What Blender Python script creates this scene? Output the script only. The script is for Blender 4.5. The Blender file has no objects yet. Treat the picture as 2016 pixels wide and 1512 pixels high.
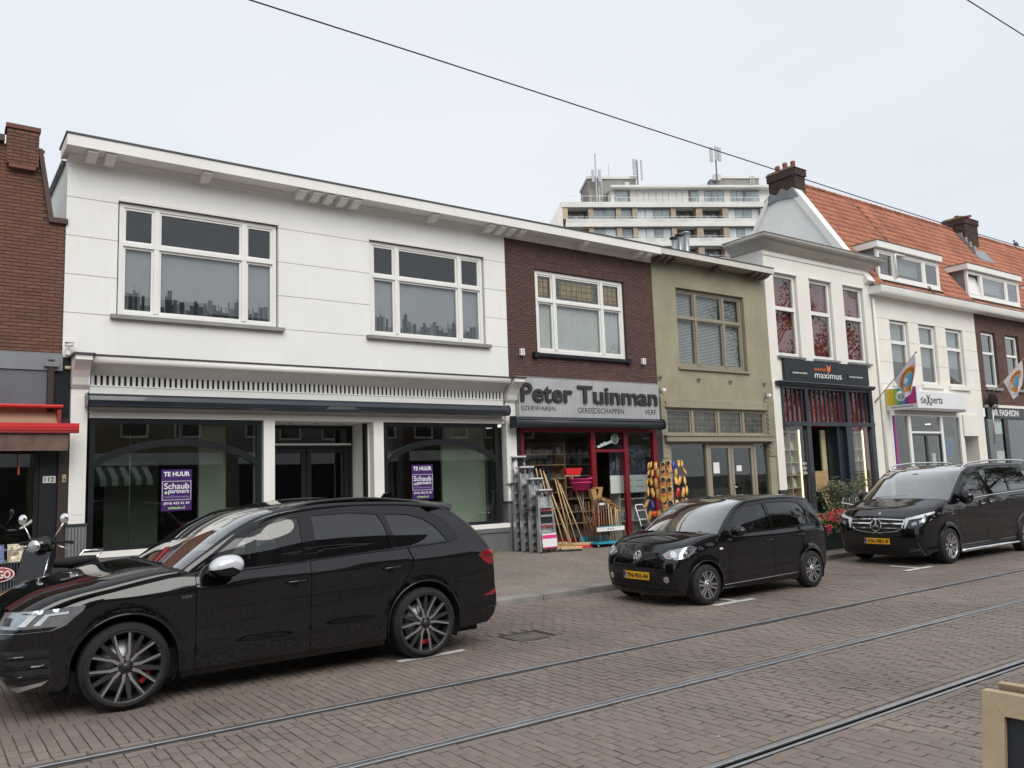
import bpy, bmesh, math, random
from mathutils import Vector, Matrix, geometry
from mathutils.bvhtree import BVHTree
random.seed(7)
R = math.radians
scene = bpy.context.scene
COL = scene.collection

# ---------------------------------------------------------------- camera
cam_d = bpy.data.cameras.new('camera')
cam = bpy.data.objects.new('camera', cam_d)
COL.objects.link(cam)
scene.camera = cam
cam_d.sensor_width = 36.0
cam_d.lens = 1624.9 / 2016 * 36.0
cam_d.clip_start = 0.05
cam_d.clip_end = 2000
YAW, PITCH, ROLL, EYE = 0.62515, 0.11768, -0.035654, 1.85
_fw = Vector((math.sin(YAW) * math.cos(PITCH), math.cos(YAW) * math.cos(PITCH), math.sin(PITCH)))
_r0 = Vector((math.cos(YAW), -math.sin(YAW), 0))
_u0 = _r0.cross(_fw)
_r = math.cos(ROLL) * _r0 + math.sin(ROLL) * _u0
_u = -math.sin(ROLL) * _r0 + math.cos(ROLL) * _u0
_m = Matrix((_r, _u, -_fw)).transposed().to_4x4()
_m.translation = Vector((0, 0, EYE))
cam.matrix_world = _m

# ---------------------------------------------------------------- sky and sun (overcast day)
SUN_EL, SUN_AZ = R(42), R(190)      # azimuth from +Y clockwise: the bright part of the cloud is behind the photographer
world = bpy.data.worlds.new('World')
scene.world = world
world.use_nodes = True
wn, wl = world.node_tree.nodes, world.node_tree.links
wn.clear()
_out = wn.new('ShaderNodeOutputWorld')
_sky = wn.new('ShaderNodeTexSky'); _sky.sky_type = 'NISHITA'; _sky.sun_disc = False
_sky.sun_elevation = SUN_EL; _sky.sun_rotation = SUN_AZ
_bg1 = wn.new('ShaderNodeBackground'); _bg1.inputs[1].default_value = 0.1
wl.new(_sky.outputs[0], _bg1.inputs[0])
_tc = wn.new('ShaderNodeTexCoord')
_mp = wn.new('ShaderNodeMapping'); _mp.inputs['Scale'].default_value = (1.2, 1.2, 3.2)
wl.new(_tc.outputs['Generated'], _mp.inputs[0])
_nz = wn.new('ShaderNodeTexNoise'); _nz.inputs['Scale'].default_value = 1.3; _nz.inputs['Detail'].default_value = 4
wl.new(_mp.outputs[0], _nz.inputs[0])
_rp = wn.new('ShaderNodeValToRGB')
_rp.color_ramp.elements[0].position = 0.3; _rp.color_ramp.elements[0].color = (0.528, 0.556, 0.596, 1)
_rp.color_ramp.elements[1].position = 0.72; _rp.color_ramp.elements[1].color = (0.584, 0.606, 0.634, 1)
wl.new(_nz.outputs[0], _rp.inputs[0])
_bg2 = wn.new('ShaderNodeBackground'); _bg2.inputs[1].default_value = 1.0
wl.new(_rp.outputs[0], _bg2.inputs[0])
_mx = wn.new('ShaderNodeMixShader'); _mx.inputs[0].default_value = 0.95
wl.new(_bg1.outputs[0], _mx.inputs[1]); wl.new(_bg2.outputs[0], _mx.inputs[2])
wl.new(_mx.outputs[0], _out.inputs[0])

sun_d = bpy.data.lights.new('sun', 'SUN')
sun_d.energy = 1.5
sun_d.angle = R(45)
sun_d.color = (1.0, 0.965, 0.91)
sun = bpy.data.objects.new('sun', sun_d)
COL.objects.link(sun)
_to = Vector((math.sin(SUN_AZ) * math.cos(SUN_EL), math.cos(SUN_AZ) * math.cos(SUN_EL), math.sin(SUN_EL)))
sun.rotation_euler = _to.to_track_quat('Z', 'Y').to_euler()
scene.view_settings.view_transform = 'Standard'
scene.view_settings.look = 'None'
scene.view_settings.gamma = 1
scene.view_settings.exposure = 0.62
scene.view_settings.use_curve_mapping = False
# ---------------------------------------------------------------- materials
MATS = {}
def _noise(nt, scale, detail=3, rough=0.55, vec=None, dist=0.0):
    n = nt.nodes.new('ShaderNodeTexNoise')
    n.inputs['Scale'].default_value = scale; n.inputs['Detail'].default_value = detail
    n.inputs['Roughness'].default_value = rough; n.inputs['Distortion'].default_value = dist
    if vec: nt.links.new(vec, n.inputs['Vector'])
    return n.outputs['Fac']
def _ramp(nt, fac, stops):
    n = nt.nodes.new('ShaderNodeValToRGB')
    while len(n.color_ramp.elements) < len(stops): n.color_ramp.elements.new(0.5)
    for e, (p, c) in zip(n.color_ramp.elements, stops):
        e.position = p; e.color = (c[0], c[1], c[2], 1) if not isinstance(c, (int, float)) else (c, c, c, 1)
    nt.links.new(fac, n.inputs[0])
    return n.outputs[0]
def _mix(nt, fac, a, b, mode='MIX'):
    n = nt.nodes.new('ShaderNodeMix'); n.data_type = 'RGBA'; n.blend_type = mode
    for sock, v in ((n.inputs[0], fac), (n.inputs[6], a), (n.inputs[7], b)):
        if isinstance(v, (int, float)): sock.default_value = v if sock == n.inputs[0] else (v, v, v, 1)
        elif isinstance(v, tuple): sock.default_value = (v[0], v[1], v[2], 1)
        else: nt.links.new(v, sock)
    return n.outputs[2]
def _math(nt, op, a, b=0.0, clamp=False):
    n = nt.nodes.new('ShaderNodeMath'); n.operation = op; n.use_clamp = clamp
    for i, v in enumerate((a, b)):
        if isinstance(v, (int, float)): n.inputs[i].default_value = v
        else: nt.links.new(v, n.inputs[i])
    return n.outputs[0]
def mat(name, col=(0.5, 0.5, 0.5), rough=0.6, metal=0.0, var=0.08, vscale=1.5, grain=0.0, gscale=60.0,
        bump=0.0, bscale=40.0, coat=0.0, coat_r=0.03, island=0.0, tones=None, stain=0.0, stain_col=(0.1, 0.09, 0.08),
        streak=0.0, spec=0.5, emit=None, estr=0.0, trans=0.0, sheen=0.0, sx=(1, 1, 1), rvar=0.0, ior=1.45):
    """procedural principled material: broad tone changes, fine grain, stains, streaks and relief"""
    if name in MATS: return MATS[name]
    m = bpy.data.materials.new(name); m.use_nodes = True
    nt = m.node_tree; nt.nodes.clear()
    out = nt.nodes.new('ShaderNodeOutputMaterial'); b = nt.nodes.new('ShaderNodeBsdfPrincipled')
    nt.links.new(b.outputs[0], out.inputs[0])
    tc = nt.nodes.new('ShaderNodeTexCoord'); vec = tc.outputs['Object']
    if sx != (1, 1, 1):
        mp = nt.nodes.new('ShaderNodeMapping'); mp.inputs['Scale'].default_value = sx
        nt.links.new(vec, mp.inputs[0]); vec = mp.outputs[0]
    c = col
    if tones:
        g = nt.nodes.new('ShaderNodeNewGeometry'); oi = nt.nodes.new('ShaderNodeObjectInfo')
        f = _math(nt, 'FRACT', _math(nt, 'ADD', g.outputs['Random Per Island'], _math(nt, 'MULTIPLY', oi.outputs['Random'], 7.31)))
        k = len(tones)
        c = _ramp(nt, f, [((i + 0.5) / k, t) for i, t in enumerate(tones)])
    if var:
        f = _noise(nt, vscale, 4, 0.6, vec)
        c = _mix(nt, 1.0, c, _ramp(nt, f, [(0.3, 1 - var * 1.6), (0.7, 1 + var)]), 'MULTIPLY')
    if grain:
        f = _noise(nt, gscale, 2, 0.7, vec)
        c = _mix(nt, 1.0, c, _ramp(nt, f, [(0.3, 1 - grain), (0.7, 1 + grain)]), 'MULTIPLY')
    if streak:
        mp = nt.nodes.new('ShaderNodeMapping'); mp.inputs['Scale'].default_value = (7, 7, 0.35)
        nt.links.new(tc.outputs['Object'], mp.inputs[0])
        f = _ramp(nt, _noise(nt, 1.6, 5, 0.65, mp.outputs[0]), [(0.48, 0), (0.75, 1)])
        c = _mix(nt, _math(nt, 'MULTIPLY', f, streak), c, stain_col)
    if stain:
        f = _ramp(nt, _noise(nt, 0.9, 6, 0.7, vec, 0.4), [(0.5, 0), (0.72, 1)])
        c = _mix(nt, _math(nt, 'MULTIPLY', f, stain), c, stain_col)
    if isinstance(c, tuple): b.inputs['Base Color'].default_value = (c[0], c[1], c[2], 1)
    else: nt.links.new(c, b.inputs['Base Color'])
    b.inputs['Roughness'].default_value = rough; b.inputs['Metallic'].default_value = metal
    if rvar:
        f = _noise(nt, vscale * 4, 4, 0.6, vec)
        nt.links.new(_ramp(nt, f, [(0.3, max(0, rough - rvar)), (0.7, min(1, rough + rvar))]), b.inputs['Roughness'])
    b.inputs['Coat Weight'].default_value = coat; b.inputs['Coat IOR'].default_value = 1.6; b.inputs['Coat Roughness'].default_value = coat_r
    b.inputs['Specular IOR Level'].default_value = spec; b.inputs['IOR'].default_value = ior
    b.inputs['Transmission Weight'].default_value = trans
    if sheen: b.inputs['Sheen Weight'].default_value = sheen
    if emit: b.inputs['Emission Color'].default_value = (*emit, 1); b.inputs['Emission Strength'].default_value = estr
    if bump:
        bn = nt.nodes.new('ShaderNodeBump'); bn.inputs['Strength'].default_value = bump; bn.inputs['Distance'].default_value = 0.01
        nt.links.new(_noise(nt, bscale, 4, 0.6, vec), bn.inputs['Height']); nt.links.new(bn.outputs[0], b.inputs['Normal'])
    MATS[name] = m
    return m
def glass(name, tint=(0.9, 0.95, 0.93), refl=1.0, rough=0.0, ior=1.5):
    """thin pane: tinted see-through plus Fresnel mirror"""
    if name in MATS: return MATS[name]
    m = bpy.data.materials.new(name); m.use_nodes = True
    nt = m.node_tree; nt.nodes.clear()
    out = nt.nodes.new('ShaderNodeOutputMaterial')
    t = nt.nodes.new('ShaderNodeBsdfTransparent'); t.inputs[0].default_value = (*tint, 1)
    g = nt.nodes.new('ShaderNodeBsdfGlossy'); g.inputs['Roughness'].default_value = rough
    tc = nt.nodes.new('ShaderNodeTexCoord')
    bn = nt.nodes.new('ShaderNodeBump'); bn.inputs['Strength'].default_value = 0.02; bn.inputs['Distance'].default_value = 0.02
    nt.links.new(_noise(nt, 1.1, 1, 0.5, tc.outputs['Object']), bn.inputs['Height'])
    nt.links.new(bn.outputs[0], g.inputs['Normal'])
    ge = nt.nodes.new('ShaderNodeNewGeometry'); dt = nt.nodes.new('ShaderNodeVectorMath'); dt.operation = 'DOT_PRODUCT'
    nt.links.new(ge.outputs['Incoming'], dt.inputs[0]); nt.links.new(ge.outputs['Normal'], dt.inputs[1])
    cs_ = _math(nt, 'SUBTRACT', 1.0, _math(nt, 'ABSOLUTE', dt.outputs['Value']), True)
    f = _math(nt, 'MULTIPLY', _math(nt, 'ADD', 0.042, _math(nt, 'MULTIPLY', _math(nt, 'POWER', cs_, 5.0), 0.958)), refl, True)   # Schlick, the same from both sides
    mx = nt.nodes.new('ShaderNodeMixShader')
    nt.links.new(f, mx.inputs[0]); nt.links.new(t.outputs[0], mx.inputs[1]); nt.links.new(g.outputs[0], mx.inputs[2])
    nt.links.new(mx.outputs[0], out.inputs[0])
    MATS[name] = m
    return m

# ---------------------------------------------------------------- objects
OFF = {}
def off(o): return OFF.get(o.name, Vector((0, 0, 0))) if o else Vector((0, 0, 0))
def tag(o, label=None, cat=None, group=None, kind=None):
    if label: o['label'] = label
    if cat: o['category'] = cat
    if group: o['group'] = group
    if kind: o['kind'] = kind
    return o
def thing(name, label, cat, loc=(0, 0, 0), group=None, rz=0.0):
    o = bpy.data.objects.new(name, None); COL.objects.link(o)
    o.empty_display_size = 0.2
    o.location = loc; o.rotation_euler = (0, 0, rz)
    OFF[o.name] = Vector(loc)
    return tag(o, label, cat, group)
class MB:
    """collects simple shapes into one mesh, world coordinates (or local ones with local=True)"""
    def __init__(s): s.v = []; s.f = []; s.sm = []
    def add(s, vs, fs, smooth=False):
        k = len(s.v); s.v += [tuple(v) for v in vs]
        for f in fs: s.f.append(tuple(i + k for i in f)); s.sm.append(smooth)
        return s
    def box(s, x0, x1, y0, y1, z0, z1, bev=0.0):
        if bev:
            b = bev
            pts = []; 
            for (z, i) in ((z0, b), (z0 + b, 0), (z1 - b, 0), (z1, b)):
                pts += [(x0 + i, y0 + i, z), (x1 - i, y0 + i, z), (x1 - i, y1 - i, z), (x0 + i, y1 - i, z)]
            fs = [(3, 2, 1, 0), (12, 13, 14, 15)]
            for l in range(3):
                for i in range(4):
                    j = (i + 1) % 4; fs.append((l * 4 + i, l * 4 + j, l * 4 + 4 + j, l * 4 + 4 + i))
            return s.add(pts, fs)
        return s.add([(x0, y0, z0), (x1, y0, z0), (x1, y1, z0), (x0, y1, z0), (x0, y0, z1), (x1, y0, z1), (x1, y1, z1), (x0, y1, z1)],
                     [(3, 2, 1, 0), (4, 5, 6, 7), (0, 1, 5, 4), (1, 2, 6, 5), (2, 3, 7, 6), (3, 0, 4, 7)])
    def prism(s, poly, axis, a, b, smooth=False):
        """poly: 2-D outline; axis 'x' -> (y,z), 'y' -> (x,z), 'z' -> (x,y)"""
        def P(q, t): return (t, q[0], q[1]) if axis == 'x' else (q[0], t, q[1]) if axis == 'y' else (q[0], q[1], t)
        n = len(poly); vs = [P(q, a) for q in poly] + [P(q, b) for q in poly]
        s.add(vs, [tuple(range(n))[::-1], tuple(range(n, 2 * n))])
        s.add(vs, [(i, (i + 1) % n, n + (i + 1) % n, n + i) for i in range(n)], smooth)
        return s
    def tube(s, path, r, n=8, closed=False, cap=True):
        path = [Vector(p) for p in path]; k = len(path)
        rr = r if isinstance(r, (list, tuple)) else [r] * k
        vs = []; up = None
        for i, p in enumerate(path):
            t = (path[min(i + 1, k - 1)] - path[max(i - 1, 0)]) if not closed else (path[(i + 1) % k] - path[i - 1])
            t = t.normalized() if t.length > 1e-9 else Vector((0, 0, 1))
            if up is None: up = Vector((0, 0, 1)) if abs(t.z) < 0.9 else Vector((0, 1, 0))
            a = t.cross(up)
            a = a.normalized() if a.length > 1e-6 else t.orthogonal().normalized()
            b = a.cross(t).normalized(); up = b
            for j in range(n):
                w = 2 * math.pi * j / n; vs.append(p + a * math.cos(w) * rr[i] + b * math.sin(w) * rr[i])
        fs = []
        for i in range(k if closed else k - 1):
            i2 = (i + 1) % k
            for j in range(n): fs.append((i * n + j, i2 * n + j, i2 * n + (j + 1) % n, i * n + (j + 1) % n))
        s.add(vs, fs, n > 4)
        if cap and not closed: s.add(vs[:n], [tuple(range(n))]); s.add(vs[-n:], [tuple(range(n))[::-1]])
        return s
    def lathe(s, prof, org=(0, 0, 0), axis='z', n=24, smooth=True, a0=0, a1=2 * math.pi):
        """prof: (r, h) pairs"""
        k = len(prof); full = abs(a1 - a0 - 2 * math.pi) < 1e-6; m = n if full else n + 1
        vs = []
        for j in range(m):
            w = a0 + (a1 - a0) * j / n; c, sn = math.cos(w), math.sin(w)
            for r, h in prof:
                q = (r * c, r * sn, h) if axis == 'z' else (r * c, h, r * sn) if axis == 'y' else (h, r * c, r * sn)
                vs.append((q[0] + org[0], q[1] + org[1], q[2] + org[2]))
        fs = []
        for j in range(n):
            j2 = (j + 1) % m
            for i in range(k - 1): fs.append((j * k + i, j2 * k + i, j2 * k + i + 1, j * k + i + 1))
        return s.add(vs, fs, smooth)
    def grid(s, fn, nu, nv, smooth=True):
        vs = [fn(i / nu, j / nv) for i in range(nu + 1) for j in range(nv + 1)]
        return s.add(vs, [(i * (nv + 1) + j, (i + 1) * (nv + 1) + j, (i + 1) * (nv + 1) + j + 1, i * (nv + 1) + j + 1) for i in range(nu) for j in range(nv)], smooth)
    def ico(s, c, rad, sub=1, jit=0.0, sc=(1, 1, 1)):
        bm = bmesh.new(); bmesh.ops.create_icosphere(bm, subdivisions=sub, radius=1.0)
        vs = []
        for v in bm.verts:
            j = 1 + random.uniform(-jit, jit)
            vs.append((c[0] + v.co.x * rad * sc[0] * j, c[1] + v.co.y * rad * sc[1] * j, c[2] + v.co.z * rad * sc[2] * j))
        fs = [tuple(v.index for v in f.verts) for f in bm.faces]; bm.free()
        return s.add(vs, fs, True)
    def xf(s, M):
        s.v = [tuple(M @ Vector(v)) for v in s.v]; return s
    def mesh(s, name, o=Vector((0, 0, 0))):
        me = bpy.data.meshes.new(name)
        me.from_pydata([(v[0] - o[0], v[1] - o[1], v[2] - o[2]) for v in s.v], [], s.f)
        me.polygons.foreach_set('use_smooth', s.sm)
        bm = bmesh.new(); bm.from_mesh(me)
        bmesh.ops.remove_doubles(bm, verts=bm.verts, dist=1e-5)
        bmesh.ops.recalc_face_normals(bm, faces=bm.faces); bm.to_mesh(me); bm.free()
        return me
    def build(s, name, m, parent=None, local=False, fast=False):
        if parent is not None:
            o = Vector((0, 0, 0)) if local else off(parent)
        else: o = Vector((0, 0, 0))
        if fast:
            me = bpy.data.meshes.new(name)
            me.from_pydata([(v[0] - o[0], v[1] - o[1], v[2] - o[2]) for v in s.v], [], s.f)
        else: me = s.mesh(name, o)
        if isinstance(m, str): m = MATS[m]
        me.materials.append(m)
        ob = bpy.data.objects.new(name, me); COL.objects.link(ob)
        if parent is not None:
            ob.parent = parent; OFF[ob.name] = Vector((0, 0, 0)) if local else off(parent)
        return ob
def bx(name, m, parent, x0, x1, y0, y1, z0, z1, bev=0.0): return MB().box(x0, x1, y0, y1, z0, z1, bev).build(name, m, parent)
def inst(src, name, parent, loc, rot=(0, 0, 0), scale=(1, 1, 1)):
    """another object on the same mesh; loc is relative to the parent"""
    o = bpy.data.objects.new(name, src if isinstance(src, bpy.types.Mesh) else src.data); COL.objects.link(o)
    o.parent = parent; o.location = loc; o.rotation_euler = rot; o.scale = scale
    return o
def copy_tree(o, parent=None):
    c = o.copy(); COL.objects.link(c); c.parent = parent
    for ch in o.children: copy_tree(ch, c)
    return c
def text_mesh(s, bold=0.0, ext=0.004, res=3):
    cu = bpy.data.curves.new('lettering', 'FONT'); cu.body = s; cu.size = 1.0; cu.offset = bold; cu.extrude = ext; cu.resolution_u = res
    o = bpy.data.objects.new('lettering', cu); COL.objects.link(o)
    dg = bpy.context.evaluated_depsgraph_get()
    me = bpy.data.meshes.new_from_object(o.evaluated_get(dg)); bpy.data.objects.remove(o); bpy.data.curves.remove(cu)
    return me
def text_fit(s, m, parent, x0, x1, z0, z1, Y, bold=0.0, depth=0.004, name='lettering', frame=None, keep=False, mirror=False):
    """lettering filling the rectangle x0..x1, z0..z1 on a wall that faces -Y (or in the frame matrix: x right, z up, -y out)"""
    me = text_mesh(s, bold, 1.0)
    xs = [v.co.x for v in me.vertices]; ys = [v.co.y for v in me.vertices]
    ax, bx_, ay, by = min(xs), max(xs), min(ys), max(ys)
    kx = (x1 - x0) / (bx_ - ax); kz = (z1 - z0) / (by - ay)
    if keep: kx = kz
    o = off(parent) if frame is None else Vector((0, 0, 0))
    for v in me.vertices:
        q = Vector((x0 + (v.co.x - ax) * kx, Y - (depth if v.co.z > 0 else 0.0), z0 + (v.co.y - ay) * kz))
        if frame is not None: q = frame @ q
        v.co = q - o
    me.materials.clear(); me.materials.append(MATS[m] if isinstance(m, str) else m)
    ob = bpy.data.objects.new(name, me); COL.objects.link(ob); ob.parent = parent; OFF[ob.name] = o
    return ob
def wall_mb(x0, x1, z0, z1, Y, th, holes, reveal=True):
    """wall slab facing -Y with rectangular openings (hx0,hx1,hz0,hz1)"""
    b = MB()
    xs = sorted({x0, x1} | {min(max(h[i], x0), x1) for h in holes for i in (0, 1)})
    zs = sorted({z0, z1} | {min(max(h[i], z0), z1) for h in holes for i in (2, 3)})
    def solid(cx, cz): return x0 < cx < x1 and z0 < cz < z1 and not any(h[0] < cx < h[1] and h[2] < cz < h[3] for h in holes)
    for i in range(len(xs) - 1):
        for j in range(len(zs) - 1):
            a, c, d, e = xs[i], xs[i + 1], zs[j], zs[j + 1]; cx, cz = (a + c) / 2, (d + e) / 2
            if not solid(cx, cz): continue
            b.add([(a, Y, d), (c, Y, d), (c, Y, e), (a, Y, e)], [(0, 1, 2, 3)])
            b.add([(a, Y + th, d), (c, Y + th, d), (c, Y + th, e), (a, Y + th, e)], [(3, 2, 1, 0)])
            if not solid(a - 1e-4, cz): b.add([(a, Y, d), (a, Y + th, d), (a, Y + th, e), (a, Y, e)], [(3, 2, 1, 0)])
            if not solid(c + 1e-4, cz): b.add([(c, Y, d), (c, Y + th, d), (c, Y + th, e), (c, Y, e)], [(0, 1, 2, 3)])
            if not solid(cx, d - 1e-4): b.add([(a, Y, d), (c, Y, d), (c, Y + th, d), (a, Y + th, d)], [(3, 2, 1, 0)])
            if not solid(cx, e + 1e-4): b.add([(a, Y, e), (c, Y, e), (c, Y + th, e), (a, Y + th, e)], [(0, 1, 2, 3)])
    return b
def frame_mb(x0, x1, z0, z1, y0, y1, w, b=None, wb=None):
    """rectangular frame of bar width w (wb at the bottom)"""
    b = b or MB(); wb = w if wb is None else wb
    b.box(x0, x1, y0, y1, z1 - w, z1); b.box(x0, x1, y0, y1, z0, z0 + wb)
    b.box(x0, x0 + w, y0, y1, z0 + wb, z1 - w); b.box(x1 - w, x1, y0, y1, z0 + wb, z1 - w)
    return b
def pane(parent, x0, x1, z0, z1, Y, m='window_glass'):
    return bx('pane', m, parent, x0, x1, Y, Y + 0.006, z0, z1)
def brick_rows(x0, x1, z0, z1, holes, L=0.21, H=0.05, j=0.011, shape=None):
    """running-bond brick rectangles"""
    out = []; r = 0; z = z0
    while z + H <= z1 + 1e-6:
        x = x0 - (L + j) * (0.5 if r % 2 else 0.0)
        while x < x1:
            a, c = max(x, x0), min(x + L, x1)
            segs = [(a, c)] if c - a > 0.03 else []
            for h in holes:
                if h[2] < z + H and h[3] > z:
                    ns = []
                    for p, q in segs:
                        if h[1] <= p or h[0] >= q: ns.append((p, q))
                        else:
                            if h[0] - p > 0.025: ns.append((p, h[0]))
                            if q - h[1] > 0.025: ns.append((h[1], q))
                    segs = ns
            for p, q in segs:
                if shape is None or shape((p + q) / 2, z + H / 2): out.append((p, q, z, z + H))
            x += L + j
        z += H + j; r += 1
    return out
def lay_bricks(parent, rects, Y, mats, nobj=300, proud=0.008, jit=0.003, key=None, name='brick'):
    """the nearest bricks as objects of their own on shared meshes, the rest as one part"""
    rects = sorted(rects, key=key or (lambda r: r[0] + 0.1 * abs(r[2] - 4)))
    m = MATS[mats] if isinstance(mats, str) else mats
    cache = {}
    for (a, c, d, e) in rects[:nobj]:
        k = (round(c - a, 3), round(e - d, 3))
        if k not in cache:
            me = MB().box(-k[0] / 2, k[0] / 2, 0, 0.03, -k[1] / 2, k[1] / 2).mesh(name); me.materials.append(m); cache[k] = me
        inst(cache[k], name, parent, Vector(((a + c) / 2, Y - proud + random.uniform(-jit, jit), (d + e) / 2)) - off(parent), (0, random.uniform(-.004, .004), 0))
    if len(rects) > nobj:
        b = MB()
        for (a, c, d, e) in rects[nobj:]:
            y = Y - proud + random.uniform(-jit, jit)
            b.box(a, c, y, y + 0.03, d, e)
        o = b.build(name + 'work', m, parent, fast=True); o['kind'] = 'stuff'
# ---------------------------------------------------------------- common materials
mat('white_paint', (0.80, 0.79, 0.75), 0.55, var=0.04, vscale=0.8, grain=0.02, streak=0.10, stain_col=(0.5, 0.48, 0.43))
mat('white_stucco', (0.82, 0.815, 0.785), 0.75, var=0.035, vscale=0.5, grain=0.025, gscale=90, bump=0.12, bscale=120, streak=0.12, stain_col=(0.55, 0.53, 0.48))
mat('white_gloss', (0.80, 0.795, 0.76), 0.3, var=0.03, grain=0.015, streak=0.06, stain_col=(0.5, 0.48, 0.44))
mat('cream_stucco', (0.80, 0.775, 0.71), 0.75, var=0.04, vscale=0.6, grain=0.03, gscale=90, bump=0.12, bscale=110, streak=0.10, stain_col=(0.45, 0.41, 0.35))
mat('grey_sill', (0.27, 0.265, 0.26), 0.7, var=0.12, grain=0.06)
mat('dark_plinth', (0.13, 0.135, 0.14), 0.7, var=0.14, grain=0.08, stain=0.3, stain_col=(0.22, 0.2, 0.18))
mat('anthracite', (0.035, 0.042, 0.052), 0.35, var=0.1, grain=0.03)
mat('black_frame', (0.013, 0.015, 0.018), 0.3, var=0.1)
mat('lead', (0.22, 0.235, 0.25), 0.55, 0.3, var=0.15, grain=0.05, stain=0.4, stain_col=(0.12, 0.12, 0.12))
mat('zinc', (0.36, 0.38, 0.40), 0.4, 0.7, var=0.12)
mat('galvanised', (0.45, 0.46, 0.47), 0.38, 0.8, var=0.12, grain=0.05)
mat('aluminium', (0.6, 0.61, 0.62), 0.35, 0.85, var=0.12, vscale=6, grain=0.06, stain=0.35, stain_col=(0.28, 0.28, 0.28))
mat('chrome', (0.85, 0.86, 0.87), 0.06, 1.0, var=0.0)
mat('steel_rail', (0.50, 0.50, 0.515), 0.32, 0.85, var=0.12, vscale=3)
mat('rail_side', (0.09, 0.075, 0.065), 0.7, 0.2, var=0.2, vscale=8)
mat('groove', (0.018, 0.015, 0.014), 0.9, var=0.2)
mat('road_paint', (0.62, 0.61, 0.58), 0.7, var=0.15, vscale=8, grain=0.15, gscale=40, stain=0.7, stain_col=(0.3, 0.27, 0.25))
mat('joint_sand', (0.125, 0.105, 0.09), 0.95, var=0.25, vscale=6, grain=0.2)
PAV = [(0.222, 0.177, 0.147), (0.236, 0.190, 0.159), (0.208, 0.168, 0.141), (0.227, 0.176, 0.154), (0.244, 0.201, 0.168), (0.215, 0.164, 0.141), (0.228, 0.187, 0.158)]
mat('paver', PAV[0], 0.62, var=0.16, vscale=0.4, grain=0.07, gscale=70, bump=0.25, bscale=90, tones=PAV, stain=0.30, stain_col=(0.13, 0.107, 0.09), rvar=0.12)
SWK = [(0.238, 0.200, 0.168), (0.254, 0.215, 0.182), (0.225, 0.19, 0.16), (0.244, 0.204, 0.174)]
mat('walk_paver', SWK[0], 0.75, var=0.14, vscale=0.5, grain=0.08, gscale=70, bump=0.2, bscale=90, tones=SWK, stain=0.3, stain_col=(0.13, 0.115, 0.1))
mat('kerb_stone', (0.25, 0.235, 0.215), 0.8, var=0.15, vscale=3, grain=0.1, bump=0.3, bscale=60, tones=[(0.23, 0.215, 0.195), (0.27, 0.255, 0.235), (0.25, 0.23, 0.21)], stain=0.3, stain_col=(0.12, 0.11, 0.1))
mat('asphalt', (0.075, 0.072, 0.07), 0.9, var=0.2, grain=0.2)
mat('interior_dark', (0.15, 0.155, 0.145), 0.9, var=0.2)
mat('interior_pale', (0.45, 0.46, 0.38), 0.9, var=0.06)
mat('interior_floor', (0.16, 0.14, 0.12), 0.6, var=0.15)
glass('window_glass', (0.87, 0.895, 0.905), 1.5)
glass('shop_glass', (0.84, 0.885, 0.86), 1.7)

# ---------------------------------------------------------------- ground, road, rails, kerb, pavements
def sz(y): return 0.10 + (y - 10.45) * 0.027            # the far pavement rises gently to the shop fronts
tag(MB().add([(-900, -900, -0.16), (900, -900, -0.16), (900, 900, -0.16), (-900, 900, -0.16)], [(0, 1, 2, 3)]).build('ground', 'asphalt'), kind='structure')
road = MB().add([(-120, 0.9, -0.010), (160, 0.9, -0.010), (160, 10.47, -0.010), (-120, 10.47, -0.010)], [(0, 1, 2, 3)]).build('road', 'joint_sand')
tag(road, kind='structure')
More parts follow.
